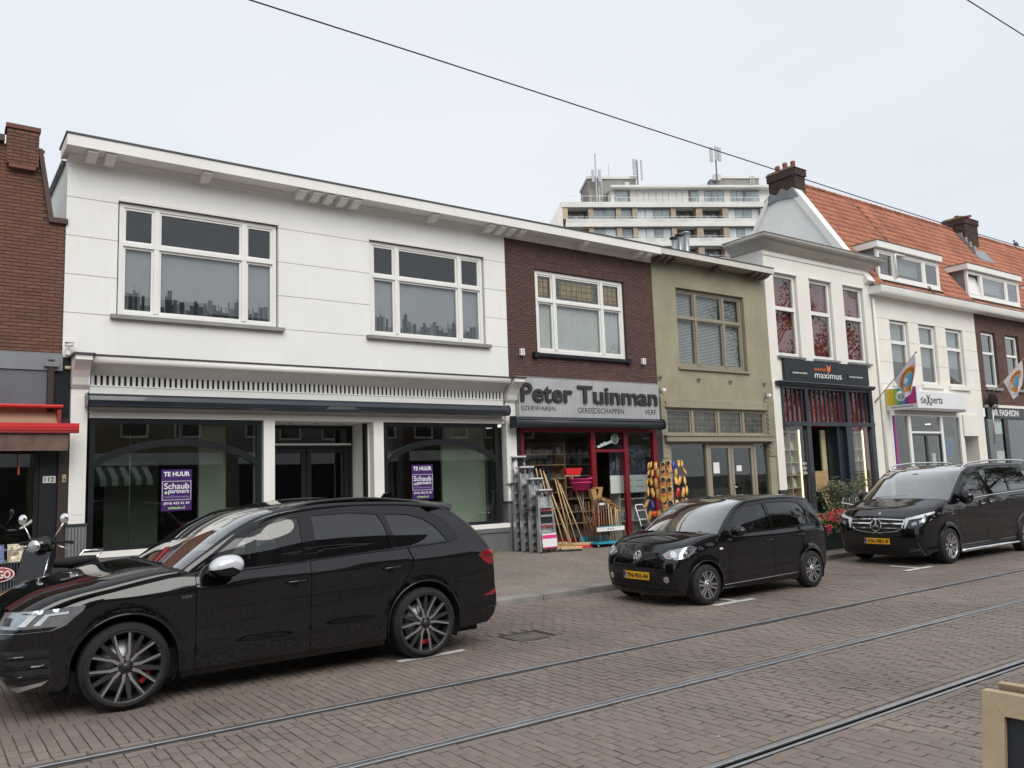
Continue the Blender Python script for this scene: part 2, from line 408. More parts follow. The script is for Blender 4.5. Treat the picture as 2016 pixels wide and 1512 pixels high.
# beyond the pavers that can be told apart the road goes on as one brick-toned sheet
def far_paving():
    m = mat('far_paving', (0.216, 0.175, 0.146), 0.65, var=0.12, vscale=0.5, grain=0.12, gscale=14, stain=0.2, stain_col=(0.1, 0.085, 0.075))
    b = MB()
    for (a, c) in ((-120, -3.0), (34.0, 160)):
        b.add([(a, 0.9, -0.003), (c, 0.9, -0.003), (c, 10.45, -0.003), (a, 10.45, -0.003)], [(0, 1, 2, 3)])
    tag(b.build('distant_paving', m, road), kind='stuff')
far_paving()
RAILS = [(6.815, 1), (5.375, -1), (3.755, 1), (2.32, -1)]   # centre line, side of the running head
PW, PL, JN = 0.079, 0.206, 0.0065
def lay_pavers():
    """running bond: courses run across the street, a stretcher course beside each rail"""
    rects = []          # x, y centre, sx, sy
    edges = [0.95]
    for y, s in sorted(RAILS): edges += [y - 0.075, y + 0.075]
    edges += [7.985, None, 8.005, 10.43]
    zones = [(0.95, RAILS[3][0] - 0.08), (RAILS[3][0] + 0.08, RAILS[2][0] - 0.08), (RAILS[2][0] + 0.08, RAILS[1][0] - 0.08),
             (RAILS[1][0] + 0.08, RAILS[0][0] - 0.08), (RAILS[0][0] + 0.08, 7.99), (8.0, 10.44)]
    for zi, (ya, yb) in enumerate(zones):
        lo, hi = ya, yb
        for k, (edge, sgn) in enumerate(((ya, 1), (yb, -1))):      # stretcher course along the zone's edges
            if zi == 0 and k == 0: continue
            yc = edge + sgn * (PW / 2 + 0.004); x = -3.0 + random.random() * 0.1
            while x < 34: rects.append((x + PL / 2, yc, PL, PW)); x += PL + JN
            if sgn > 0: lo = edge + PW + 0.009
            else: hi = edge - PW - 0.009
        x = -3.0; i = 0
        while x < 34:
            y = lo - (PL / 2 if i % 2 else 0) + random.uniform(-0.004, 0.004)
            while y < hi - 0.02:
                a, c = max(y, lo), min(y + PL, hi)
                if c - a > 0.03: rects.append((x + PW / 2, (a + c) / 2, PW, c - a))
                y += PL + JN
            x += PW + JN * random.uniform(0.6, 1.5); i += 1
    def covered(r):
        if 5.76 < r[0] < 6.36 and 7.98 < r[1] < 8.52: return True
        return False
    rects = [r for r in rects if not covered(r)]
    def wob(x, y): return 0.006 * math.sin(x * 0.9 + 1.3 * y) * math.sin(y * 1.7 - 0.4 * x)
    def inview(r):
        q = cam.matrix_world.inverted() @ Vector((r[0], r[1], 0)); 
        if q.z > -0.5: return False
        u, v = -q.x / q.z * 1624.9 + 1008, 756 + q.y / q.z * 1624.9
        return -10 < u < 2030 and v < 1525 and not (u > 1930 and v > 1345) and not (u < 960 and v < 1400 and r[1] > 7.7)
    vis = [r for r in rects if inview(r)]
    vis.sort(key=lambda r: (r[0] ** 2 + r[1] ** 2))
    big = set(vis[:300])
    cache = {}
    b = MB()
    for r in rects:
        x, y, sx, sy = r
        if y < 2.3 and x > 12: pass
        z = wob(x, y) + random.uniform(-0.0022, 0.0022); t = (random.uniform(-.012, .012), random.uniform(-.014, .014))
        rough_ = 1.8 if 3.2 < y < 6.7 else 1.0           # the track bed has shifted more than the rest
        x += random.uniform(-.0015, .0015) * rough_; y += random.uniform(-.003, .003) * rough_; rz = random.uniform(-.014, .014) * rough_
        if sy > .19 and random.random() < .3 * rough_: sy -= random.uniform(.004, .016)
        if random.random() < .02: z -= .006
        if r in big:
            k = (round(sx, 2), round(sy, 2))
            if k not in cache:
                me = MB().box(-sx / 2, sx / 2, -sy / 2, sy / 2, -0.05, 0, 0.003).mesh('paver'); me.materials.append(MATS['paver']); cache[k] = me
            inst(cache[k], 'paver', road, (x, y, z), (t[0], t[1], rz))
        else:
            c, s = math.cos(rz), math.sin(rz); h = []
            for (dx, dy, dz) in ((-1, -1, 0), (1, -1, 0), (1, 1, 0), (-1, 1, 0), (-1, -1, 1), (1, -1, 1), (1, 1, 1), (-1, 1, 1)):
                e = 0.0 if not dz else 0.0025
                lx, ly = dx * (sx / 2 - e), dy * (sy / 2 - e)
                h.append((x + lx * c - ly * s, y + lx * s + ly * c, (z + ly * t[0] - lx * t[1]) if dz else -0.03))
            b.add(h, [(4, 5, 6, 7), (0, 1, 5, 4), (1, 2, 6, 5), (2, 3, 7, 6), (3, 0, 4, 7)])
    o = b.build('paving', 'paver', road, fast=True); o['kind'] = 'stuff'
lay_pavers()
RN = ['tram rail nearest the parked cars, bright thin steel head', 'second tram rail from the parked cars, with its dark groove on the far side',
      'wide bright tram rail crossing the lower right corner', 'tram rail nearest the photographer']
for (y, s), lb in zip(RAILS, RN):
    t = thing('tram_rail', lb, 'rail', (0, y, 0), 'tram rails in the brick road')
    h0, h1 = (y + 0.004, y + 0.052) if s > 0 else (y - 0.052, y - 0.004)
    g0, g1 = (y - 0.036, y + 0.004) if s > 0 else (y - 0.004, y + 0.036)
    l0, l1 = (y - 0.062, y - 0.036) if s > 0 else (y + 0.036, y + 0.062)
    MB().box(-120, 160, h0, h1, -0.06, 0.006, 0.004).build('rail_head', 'steel_rail', t)
    MB().box(-120, 160, g0, g1, -0.06, -0.010).build('groove', 'groove', t)
    MB().box(-120, 160, l0, l1, -0.06, 0.0, 0.003).build('guard_lip', 'rail_side' if y > 6 else 'steel_rail', t)
    MB().box(-120, 160, y - 0.074, y - 0.062, -0.06, -0.006).box(-120, 160, y + 0.053, y + 0.074, -0.06, -0.006).build('joint_filler', 'groove', t)
# kerb stones
kerb = MB().add([(-120, 10.47, 0.03), (160, 10.47, 0.03), (160, 10.72, 0.03), (-120, 10.72, 0.03)], [(0, 1, 2, 3)]).build('kerb', 'joint_sand')
tag(kerb, kind='structure')
_ks = MB().prism([(10.45, -0.10), (10.45, 0.085), (10.458, 0.097), (10.475, 0.10), (10.70, 0.106), (10.70, -0.10)], 'x', -0.496, 0.496).mesh('kerb_stone'); _ks.materials.append(MATS['kerb_stone'])
for i in range(-6, 42): inst(_ks, 'kerb_stone', kerb, (i + 0.5, random.uniform(-.004, .004), random.uniform(-.004, .004)), (0, random.uniform(-.003, .003), 0))
b = MB().box(-120, -6.01, 10.45, 10.7, -.1, .1).box(42.01, 160, 10.45, 10.7, -.1, .1); tag(b.build('distant_kerb', 'kerb_stone', kerb), kind='stuff')
# far pavement
walk = MB().add([(-120, 10.7, sz(10.7) - .012), (160, 10.7, sz(10.7) - .012), (160, 18, sz(18) - .012), (-120, 18, sz(18) - .012)], [(0, 1, 2, 3)]).build('pavement', 'joint_sand')
tag(walk, kind='structure')
def lay_walk():
    b = MB(); x = -4.0; i = 0; W_, L_ = 0.1, 0.205
    while x < 40:
        y = 10.705 - (L_ / 2 if i % 2 else 0)
        while y < 16.6:
            a, c = max(y, 10.705), y + L_
            z0, z1 = sz(a) + random.uniform(-.002, .002), sz(c) + random.uniform(-.002, .002)
            b.add([(x, a, z0), (x + W_, a, z0), (x + W_, c, z1), (x, c, z1)], [(0, 1, 2, 3)])
            b.add([(x, a, z0), (x + W_, a, z0), (x + W_, a, z0 - .02), (x, a, z0 - .02)], [(3, 2, 1, 0)])
            b.add([(x, a, z0), (x, c, z1), (x, c, z1 - .02), (x, a, z0 - .02)], [(0, 1, 2, 3)])
            y += L_ + 0.006
        x += W_ + 0.006; i += 1
    o = b.build('pavement_bricks', 'walk_paver', walk, fast=True); o['kind'] = 'stuff'
    b = MB()
    for (a, c) in ((-120, -4.0), (40, 160)): b.add([(a, 10.7, sz(10.7)), (c, 10.7, sz(10.7)), (c, 18, sz(18)), (a, 18, sz(18))], [(0, 1, 2, 3)])
    o = b.build('distant_paving', 'walk_paver', walk); o['kind'] = 'stuff'
lay_walk()
tag(MB().box(-120, 160, -40, 0.9, -0.15, 0.12).build('near_pavement', mat('near_paving', (0.2, 0.17, 0.15), 0.8, var=0.15, grain=0.1)), kind='structure')
# painted parking marks
for (x0, x1, y0, y1, lb) in ((4.20, 5.03, 8.02, 8.115, 'short white painted line under the rear wheel of the big estate car'),
                             (9.25, 10.13, 8.075, 8.175, 'white painted parking line beside the small hatchback front wheel'),
                             (14.5, 15.42, 8.185, 8.29, 'white painted parking line in front of the van')):
    t = thing('parking_mark', lb, 'road marking', ((x0 + x1) / 2, y0, 0), 'painted parking marks')
    MB().box(x0, x1, y0, y1, 0.004, 0.009).build('line', 'road_paint', t)
    if x0 > 9: MB().box((x0 + x1) / 2 + .06, (x0 + x1) / 2 + .16, y1 + 0.004, y1 + (0.3 if x0 < 10 else .55), 0.004, 0.009).build('stub', 'road_paint', t)
# gully grate
t = thing('drain_grate', 'sunken square cast iron drain grate in the parking lane', 'drain', (6.05, 8.24, -0.04))
mat('cast_iron', (0.06, 0.055, 0.05), 0.6, 0.5, var=0.25, vscale=12, grain=0.1)
frame_mb(5.80, 6.32, 8.02, 8.48, 0, 1, 0.03)
b = MB().box(5.78, 6.34, 8.0, 8.03, -.1, -.004).box(5.78, 6.34, 8.47, 8.5, -.1, -.004).box(5.78, 5.81, 8.03, 8.47, -.1, -.004).box(6.31, 6.34, 8.03, 8.47, -.1, -.004)
b.build('rim', 'cast_iron', t)
bx('sump', 'groove', t, 5.81, 6.31, 8.03, 8.47, -.12, -.09)
for i in range(9): bx('grate_bar', 'cast_iron', t, 5.83 + i * .054, 5.86 + i * .054, 8.03, 8.47, -.07, -.03)
bx('cross_bar', 'cast_iron', t, 5.81, 6.31, 8.235, 8.265, -.075, -.033)
# litter of fallen leaves along the kerb
mat('dry_leaf', (0.42, 0.36, 0.22), 0.8, tones=[(0.45, 0.38, 0.22), (0.3, 0.22, 0.12), (0.52, 0.47, 0.34)], var=0.1)
b = MB()
for i in range(170):
    x = random.uniform(6.8, 15.5); y = 10.42 - abs(random.gauss(0, 0.08)); r_ = random.uniform(.008, .022); a = random.uniform(0, 6.3); z = random.uniform(.004, .015)
    if random.random() < .25: x, y = random.uniform(2, 14), random.uniform(4, 10); z = .008
    b.add([(x + r_ * math.cos(a), y + r_ * math.sin(a), z), (x + r_ * .5 * math.cos(a + 1.6), y + r_ * .5 * math.sin(a + 1.6), z + .006), (x - r_ * math.cos(a), y - r_ * math.sin(a), z), (x + r_ * .5 * math.cos(a - 1.6), y + r_ * .5 * math.sin(a - 1.6), z + .004)], [(0, 1, 2, 3)])
tag(b.build('leaf_litter', 'dry_leaf'), 'tiny dry leaves scattered in the gutter and on the road', 'leaf litter', kind='stuff')
# ---------------------------------------------------------------- the white shop with the long cornice
YF = 16.0
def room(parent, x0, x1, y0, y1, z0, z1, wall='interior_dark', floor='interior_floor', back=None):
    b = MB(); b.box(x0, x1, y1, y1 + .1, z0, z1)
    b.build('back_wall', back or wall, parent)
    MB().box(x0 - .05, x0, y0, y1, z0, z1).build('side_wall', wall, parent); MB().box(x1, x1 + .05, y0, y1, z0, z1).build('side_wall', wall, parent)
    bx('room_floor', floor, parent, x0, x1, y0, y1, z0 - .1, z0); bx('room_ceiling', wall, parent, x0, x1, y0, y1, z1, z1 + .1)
def bracket_mesh(h=0.13, d=0.34, w=0.16):
    return MB().prism([(0, 0), (-d, 0), (-d, -.05), (-d + .03, -.06), (-d + .05, -h * .62), (-.12, -h), (0, -h)], 'x', -w / 2, w / 2).mesh('bracket')
def upper_window(parent, x0, x1, z0, z1, mulls, ztr, fm, yg=16.09, ft=0.07, pm='window_glass', behind=None, low=None, bars=None):
    """wooden window: outer frame, mullions, transom, a sash round every light"""
    w = frame_mb(x0, x1, z0, z1, yg - .05, yg + .05, ft)
    xs = [x0 + ft * .4] + list(mulls) + [x1 - ft * .4]
    for m in mulls: w.box(m - .045, m + .045, yg - .065, yg + .05, z0 + ft, z1 - ft)
    w.box(x0 + ft, x1 - ft, yg - .07, yg + .045, ztr - .035, ztr + .035)
    o = w.build('window', fm, parent)
    for i in range(len(xs) - 1):
        a = xs[i] + (.045 if i else ft * .6); c = xs[i + 1] - (.045 if i < len(xs) - 2 else ft * .6)
        for k, (d, e) in enumerate(((z0 + ft, ztr - .035), (ztr + .035, z1 - ft))):
            s = 0.042
            frame_mb(a, c, d, e, yg - .03, yg + .02, s).build('sash', fm, o)
            pane(o, a + s, c - s, d + s, e - s, yg, pm)
    return o
wb = thing('white_shop_building', 'white rendered two-storey shop with black shopfront windows and To Let posters', 'building', (6.7, 16, .25))
W1, W2 = (2.80, 5.80, 5.10, 7.27), (7.83, 10.84, 5.10, 7.27)
# render in courses with fine grooves between them
gz = [4.27, 5.07, 5.76, 6.46, 7.165, 7.90]
for i in range(5):
    z0_, z1_ = gz[i] + (.006 if i else 0), gz[i + 1] - .006
    if 1 <= i <= 3 and i != 0:
        for (xa, xb) in ((1.96, W1[0]), (W1[1], W2[0]), (W2[1], 11.46)): wall_mb(xa, xb, z0_, z1_, YF, .28, [W1, W2]).build('render_course', 'white_stucco', wb)
    else: wall_mb(1.96, 11.46, z0_, z1_, YF, .28, [W1, W2]).build('render_course', 'white_stucco', wb)
wall_mb(1.965, 11.455, 4.28, 7.89, YF + .012, .25, [(h[0] - .015, h[1] + .015, h[2] - .015, h[3] + .015) for h in (W1, W2)]).build('wall', mat('groove_grey', (0.5, 0.495, 0.475), .8), wb)
bx('side_wall', 'white_stucco', wb, 1.96, 2.2, 16.281, 27, 3.0, 7.84)
bx('side_coping', 'lead', wb, 1.90, 2.26, 16.3, 27, 7.84, 7.90)
# cornice with gutter board that runs on over the brick shop
fas = MB().box(1.88, 16.42, 15.50, 15.53, 7.925, 8.13).box(1.88, 1.91, 15.53, 16.3, 7.925, 8.13).build('fascia', 'white_paint', wb)
bx('roof_edge', mat('roof_trim', (.07, .072, .075), .5), wb, 1.86, 16.42, 15.48, 16.4, 8.13, 8.16)
bx('soffit', 'white_paint', wb, 1.91, 16.42, 15.53, 16.28, 7.935, 7.955)
MB().prism([(16.0, 7.80), (15.965, 7.81), (15.95, 7.86), (15.90, 7.93), (16.0, 7.93)], 'x', 1.96, 16.45).build('cornice_moulding', 'white_paint', wb)
_bm = bracket_mesh(); _bm.materials.append(MATS['white_paint'])
for x in (2.30, 2.60, 4.28, 6.18, 6.48, 6.78, 7.08, 7.38, 9.31, 10.86, 11.16, 11.46, 11.76, 13.78, 15.72, 16.02): inst(_bm, 'bracket', wb, Vector((x, 15.90, 7.93)) - off(wb))
bx('flat_roof', 'lead', wb, 1.9, 16.4, 16.4, 27, 7.85, 7.95)
# windows with grey skyline blinds behind the lower lights
mat('skyline_blind', (0.40, 0.40, 0.405), 0.8, var=0.05)
mat('blind_ink', (0.03, 0.032, 0.036), 0.8); mat('blind_ink_pale', (0.17, 0.175, 0.18), 0.8); mat('blind_ink_mid', (0.085, 0.088, 0.092), 0.8)
glass('film_glass', (0.55, 0.57, 0.58), 1.0)
for (a, c, d, e) in (W1, W2):
    bx('sill', 'grey_sill', wb, a - .10, c + .10, 15.90, 16.2, d - .085, d - .012)
    MB().box(a - .004, c + .004, 15.985, 16.02, e - .05, e + .004).build('window_head', 'white_paint', wb)
    o = upper_window(wb, a + .03, c - .03, d, e - .06, (a + .68, c - .68), 6.435, 'white_gloss', 16.11, .075)
    bl = bx('roller_blind', 'skyline_blind', wb, a + .1, c - .1, 16.155, 16.16, d + .06, 6.40)
    rnd = random.Random(5); dk = MB(); pl = MB(); md = MB(); x = a + .12; yy = 16.152
    while x < c - .18:
        w_ = rnd.uniform(.03, .10); h = rnd.uniform(.10, .34) * (1.3 if rnd.random() < .22 else 1)
        if a + .95 < x < a + 1.35: h *= .7
        q = rnd.random(); t_ = dk if q < .5 else md if q < .8 else pl
        yk = yy - rnd.uniform(0, .003)
        t_.box(x, x + w_, yk, yk + .001, d + .06, d + .13 + h)
        if rnd.random() < .3: t_.box(x + w_ * .42, x + w_ * .58, yk, yk + .001, d + .13 + h, d + .13 + h + rnd.uniform(.05, .14))
        x += w_ * rnd.uniform(.75, 1.15)
    [tag(q_.build('skyline_print', n_, bl), kind='stuff') for q_, n_ in ((dk, 'blind_ink'), (pl, 'blind_ink_pale'), (md, 'blind_ink_mid'))]
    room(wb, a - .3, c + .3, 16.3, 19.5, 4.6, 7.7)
# shopfront: ledge, cove, slatted grille, awning box
b = MB().prism([(15.55, 4.26), (15.55, 4.15), (15.60, 4.13), (15.66, 4.12), (15.74, 4.09), (15.82, 4.04), (15.88, 3.98), (15.9, 3.97), (16.0, 3.97), (16.0, 4.26)], 'x', 2.38, 11.2, True)
b.build('shop_cornice', 'white_paint', wb)
bx('cornice_lead', mat('roof_trim2', (.06, .06, .065), .5), wb, 2.36, 11.22, 15.53, 16.0, 4.262, 4.285)
bx('grille_back', 'black_frame', wb, 2.40, 11.20, 15.96, 16.0, 3.76, 3.97)
_sl = MB().box(-.026, .026, 0, .03, 0, .175).mesh('slat'); _sl.materials.append(MATS['white_gloss'])
_n = 92
for i in range(_n): inst(_sl, 'slat', wb, Vector((2.43 + i * (8.74 / (_n - 1)), 15.915, 3.79)) - off(wb))
MB().box(2.38, 11.20, 15.90, 15.95, 3.965, 3.985).box(2.38, 11.20, 15.89, 15.95, 3.765, 3.79).build('grille_rail', 'white_gloss', wb)
bx('fascia_board', 'white_gloss', wb, 2.38, 11.20, 15.90, 16.0, 3.62, 3.764)
aw = MB().prism([(15.90, 3.62), (15.66, 3.615), (15.60, 3.57), (15.585, 3.50), (15.60, 3.43), (15.66, 3.39), (15.90, 3.40)], 'x', 2.33, 11.16, False).build('awning_box', mat('awning_box', (.022, .028, .04), .3, var=.1, coat=.4), wb)
MB().box(2.33, 11.16, 15.578, 15.60, 3.485, 3.50).box(2.33, 11.16, 15.60, 15.63, 3.405, 3.42).build('awning_seam', 'anthracite', aw)
for x in (2.315, 11.155): MB().prism([(15.905, 3.63), (15.65, 3.625), (15.585, 3.57), (15.575, 3.50), (15.59, 3.42), (15.65, 3.38), (15.905, 3.39)], 'x', x, x + .03).build('end_cap', 'black_frame', aw)
bx('lintel', 'white_paint', wb, 2.40, 11.24, 15.93, 16.2, 3.215, 3.60)
MB().box(2.38, 11.25, 15.90, 15.93, 3.30, 3.325).build('lintel_bead', 'white_gloss', wb)
# end pilasters with scrolled caps and fluted plinths
for (a, c) in ((2.10, 2.36), (11.26, 11.55)):
    p_ = bx('pilaster', 'white_paint', wb, a, c, 15.90, 16.1, 1.40, 3.75)
    MB().box(a + .05, c - .05, 15.893, 15.9, 1.55, 3.6).build('raised_panel', 'white_paint', p_)
    MB().prism([(16.0, 4.255), (15.48, 4.255), (15.48, 4.17), (15.50, 4.16), (15.60, 4.10), (15.70, 4.02), (15.78, 3.9), (15.82, 3.78), (15.88, 3.72), (16.0, 3.70)], 'x', a, c).build('scroll_cap', 'white_paint', p_)
    MB().box(a - .04, c + .04, 15.45, 16.0, 4.256, 4.29).build('cap_lead', 'roof_trim2', p_)
    pl = bx('plinth', 'dark_plinth', wb, a - .03, c + .03, 15.885, 16.1, sz(15.9) - .05, 1.36)
    MB().box(a - .05, c + .05, 15.87, 16.1, 1.361, 1.40).build('plinth_cap', 'anthracite', pl)
    for k in range(5):
        x = a + .03 + k * (c - a - .06) / 4
        MB().box(x - .012, x + .012, 15.872, 15.885, sz(15.9) + .15, 1.33).build('flute', 'galvanised', pl)
# columns between the shop windows
for (a, c) in ((5.47, 5.69), (7.83, 8.06)):
    p_ = bx('column', 'white_paint', wb, a, c, 15.92, 16.15, .55, 3.214)
    MB().box(a + .15, c - .003, 15.912, 15.92, .6, 3.2).build('column_bead', 'white_paint', p_)
bx('sill_board', 'white_paint', wb, 2.30, 5.47, 15.86, 16.1, .80, .90); bx('sill_board', 'white_paint', wb, 8.06, 11.26, 15.86, 16.1, .80, .90)
bx('base_moulding', 'dark_plinth', wb, 2.36, 5.69, 15.87, 16.1, .70, .80); bx('base_moulding', 'dark_plinth', wb, 7.83, 11.26, 15.87, 16.1, .70, .80)
bx('base', 'dark_plinth', wb, 2.36, 5.69, 15.90, 16.1, .15, .70); bx('base', 'dark_plinth', wb, 7.83, 11.26, 15.90, 16.1, .15, .70)
mat('poster_purple', (.052, .012, .125), .45, var=.05); mat('poster_white', (.8, .8, .8), .6); mat('poster_green', (.45, .72, .30), .6)
def shop_window(x0, x1, post_x):
    w = frame_mb(x0, x1, .90, 3.21, 15.95, 16.05, .085, wb=.07)
    xm = (x0 + x1) / 2
    o = w.box(xm - .035, xm + .035, 15.955, 16.03, 2.78, 3.13).build('shop_window', 'black_frame', wb)
    # the low arched glazing bar
    n = 28; b = MB()
    def zc(t): return 2.37 + .42 * (1 - (2 * t - 1) ** 2) ** .75
    up = []; dn = []
    for i in range(n + 1):
        t = i / n; x = x0 + .08 + (x1 - x0 - .16) * t; z = zc(t)
        up.append((x, z + .065)); dn.append((x, z - .065))
    b.prism(up + dn[::-1], 'y', 15.945, 16.03).build('arch_bar', 'black_frame', o)
    pane(o, x0 + .085, x1 - .085, .97, 3.125, 16.0, 'shop_glass')
    # To Let poster stuck on the glass
    a, c = post_x
    p_ = thing('poster', 'purple TE HUUR poster in the %s shop window of the white building' % ('left' if x0 < 5 else 'right'), 'poster', ((a + c) / 2, 15.985, 1.54), 'To Let posters')
    bx('sheet', 'poster_purple', p_, a, c, 15.988, 15.992, 1.54, 2.29)
    cx = (a + c) / 2
    text_fit('TE HUUR', 'poster_white', p_, a + .035, c - .035, 2.165, 2.25, 15.987, .03, .002)
    frame_mb(a + .012, c - .012, 1.735, 2.08, 15.985, 15.9875, .007).build('border', 'poster_white', p_)
    text_fit('Schaub', 'poster_white', p_, a + .045, c - .045, 1.935, 2.045, 15.987, .012, .002)
    text_fit('partners', 'poster_white', p_, a + .12, c - .05, 1.835, 1.925, 15.987, .014, .002)
    MB().lathe([(0, 15.985), (.028, 15.985), (.028, 15.988)], (a + .08, 0, 1.865), 'y', 16).build('dot', 'poster_green', p_)
    text_fit('bedrijfshuisvesting', mat('poster_lilac', (.35, .28, .5), .6), p_, a + .045, c - .05, 1.765, 1.815, 15.987, 0, .002)
    text_fit('(010) 422 32 20', 'poster_white', p_, a + .04, c - .04, 1.645, 1.70, 15.987, .02, .002)
    text_fit('schaub.nl', 'poster_green', p_, a + .12, c - .12, 1.572, 1.62, 15.987, .02, .002)
shop_window(2.41, 5.43, (3.61, 4.14)); shop_window(8.08, 11.05, (8.76, 9.29))
# recessed entrance
bx('door_soffit', 'white_paint', wb, 5.69, 7.83, 16.0, 16.95, 3.205, 3.213)
for i in range(3): MB().lathe([(.07, 3.198), (.05, 3.204), (0, 3.204)], (6.2 + .55 * i, 16.4, 0), 'z', 14).build('downlight', 'grey_sill', wb)
bx('porch_side', 'white_paint', wb, 5.60, 5.69, 16.15, 16.95, .25, 3.2)
bx('porch_side', 'white_paint', wb, 7.80, 7.84, 16.15, 16.95, .25, 3.2); bx('porch_post', 'black_frame', wb, 7.745, 7.80, 16.16, 16.30, .25, 3.2)
dr = frame_mb(5.70, 7.78, .30, 3.2, 16.9, 17.0, .07).box(5.77, 7.71, 16.9, 17.0, 2.72, 2.80).build('door', 'black_frame', wb)
bx('transom_edge', 'white_gloss', dr, 5.77, 7.75, 16.88, 16.9, 2.775, 2.815)
pane(dr, 5.77, 7.71, 2.8, 3.13, 16.95, 'shop_glass')
for (a, c) in ((5.78, 6.72), (6.74, 7.70)):
    frame_mb(a, c, .35, 2.71, 16.92, 16.98, .10, wb=.25).build('door_leaf', 'black_frame', dr); pane(dr, a + .1, c - .1, .6, 2.61, 16.95, 'shop_glass')
bx('door_pull', 'chrome', dr, 6.66, 6.69, 16.86, 16.885, 1.0, 1.6)
bx('porch_floor', 'dark_plinth', wb, 5.69, 7.83, 15.9, 17.0, .15, .30)
# empty shop interior
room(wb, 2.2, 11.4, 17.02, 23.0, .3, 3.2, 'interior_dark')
bx('display_floor', 'interior_floor', wb, 2.42, 5.6, 16.1, 17.0, .75, .85); bx('display_floor', 'interior_floor', wb, 7.9, 11.1, 16.1, 17.0, .75, .85)
mat('green_wall', (.48, .52, .43), .9, var=.05)
bx('partition', 'green_wall', wb, 4.62, 5.15, 17.3, 17.4, .3, 3.2); bx('partition', 'green_wall', wb, 10.15, 11.38, 17.03, 17.1, .3, 3.2); bx('partition', 'interior_pale', wb, 3.3, 4.4, 19.8, 19.9, .3, 2.6)
bx('partition', 'interior_pale', wb, 9.3, 10.0, 19.2, 19.3, .3, 3.0); MB().tube([(3.25, 16.9, .85), (3.25, 16.9, 3.2)], .012, 6).build('pipe', 'zinc', wb)
MB().tube([(8.35, 16.9, .85), (8.35, 16.9, 3.2)], .012, 6).build('pipe', 'zinc', wb)
# small camera on the corner bracket
cm = thing('security_camera', 'small white security camera at the left corner above the pilaster', 'camera', (2.03, 15.9, 4.33))
bx('mount', 'white_gloss', cm, 2.0, 2.06, 15.88, 15.98, 4.30, 4.42); MB().tube([(1.98, 15.86, 4.47), (2.1, 15.82, 4.46)], .035, 10).build('body', 'white_gloss', cm); bx('hood', 'white_gloss', cm, 1.97, 2.12, 15.79, 15.89, 4.503, 4.512)
# ---------------------------------------------------------------- brick house at the left edge (number 112)
mat('mortar', (.085, .066, .056), .95, var=.15, grain=.15)
RB = [(.185, .086, .061), (.155, .071, .051), (.205, .10, .073), (.135, .066, .051), (.175, .088, .066), (.16, .07, .05)]
mat('red_brick', RB[0], .85, var=.14, vscale=1.4, grain=.14, gscale=90, bump=.3, bscale=120, tones=RB, stain=.45, stain_col=(.085, .055, .048))
BB = [(.105, .060, .050), (.122, .068, .055), (.090, .053, .045), (.138, .074, .057), (.108, .058, .050), (.098, .060, .053)]
mat('brown_brick', BB[0], .8, var=.12, vscale=3, grain=.12, gscale=90, bump=.3, bscale=120, tones=BB)
lb_ = thing('brick_house', 'red brick house with sloped shoulder gable and red awning at the left edge', 'building', (0, 16, .25))
def lshape(x, z):
    if x < .98: return z < 7.95
    if x < 1.52: return z < 8.0
    if x < 1.70: return z < 7.90 - (x - 1.50) * 6.2
    return z < 6.64
_poly = [(-6, 4.3), (1.955, 4.3), (1.955, 6.62), (1.69, 6.62), (1.50, 7.86), (.98, 7.9), (-6, 7.9)]
MB().prism(_poly, 'y', 16.03, 16.28).build('wall', 'mortar', lb_)
lay_bricks(lb_, brick_rows(-.6, 1.955, 4.345, 8.02, [], shape=lshape), 16.03, 'red_brick', 300, .012, key=lambda r: (0 if r[0] > .75 else 5) - r[0] * .2)
pr = MB().box(1.03, 1.49, 15.93, 16.3, 7.56, 8.20).build('gable_pier', 'mortar', lb_)
for (a, c, d, e) in brick_rows(1.02, 1.50, 7.57, 8.19, []): MB().box(a, c, 15.915, 15.95, d, e).build('brick', 'red_brick', pr)
MB().box(1.0, 1.52, 15.90, 16.3, 8.20, 8.275).build('pier_cap', 'red_brick', pr); MB().box(1.06, 1.46, 15.90, 16.0, 7.50, 7.56).build('pier_corbel', 'red_brick', pr)
MB().prism([(1.49, 7.93), (1.56, 7.93), (1.76, 6.73), (1.985, 6.73), (1.985, 6.64), (1.69, 6.64)], 'y', 15.95, 16.3).build('gable_coping', mat('dark_coping', (.10, .065, .055), .8, var=.15, grain=.1), lb_)
MB().box(-6, .99, 15.93, 16.3, 7.95, 8.06).build('parapet_coping', 'dark_coping', lb_)
MB().prism([(16.03, 4.34), (15.93, 4.30), (15.93, 4.02), (16.03, 4.02)], 'x', -6, 1.96).build('lead_flashing', 'lead', lb_)
bx('fascia_panel', mat('slate_panel', (.12, .13, .15), .5, var=.1), lb_, -6, 1.73, 15.96, 16.05, 3.40, 4.02)
bx('downpipe', mat('brown_post', (.035, .024, .02), .6, var=.2), lb_, 1.74, 1.83, 15.88, 16.05, 3.3, 4.2); bx('hopper', 'lead', lb_, 1.68, 1.90, 15.86, 16.0, 4.08, 4.16)
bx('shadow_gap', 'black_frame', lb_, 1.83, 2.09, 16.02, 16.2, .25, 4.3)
MB().tube([(2.0, 15.95, 4.08), (2.09, 15.95, 4.08)], .03, 8).build('drain_stub', mat('buff_pipe', (.6, .5, .35), .6), lb_)
bx('door_post', 'brown_post', lb_, 1.94, 2.09, 15.93, 16.1, .24, 3.2)
sw = frame_mb(-3, 1.66, .55, 2.95, 15.98, 16.06, .07).build('shop_window', 'black_frame', lb_); pane(sw, -2.93, 1.59, .62, 2.88, 16.02, 'shop_glass')
dl = bx('door', mat('black_door', (.015, .017, .019), .35, var=.1), lb_, 1.67, 1.93, 15.99, 16.06, .26, 3.2)
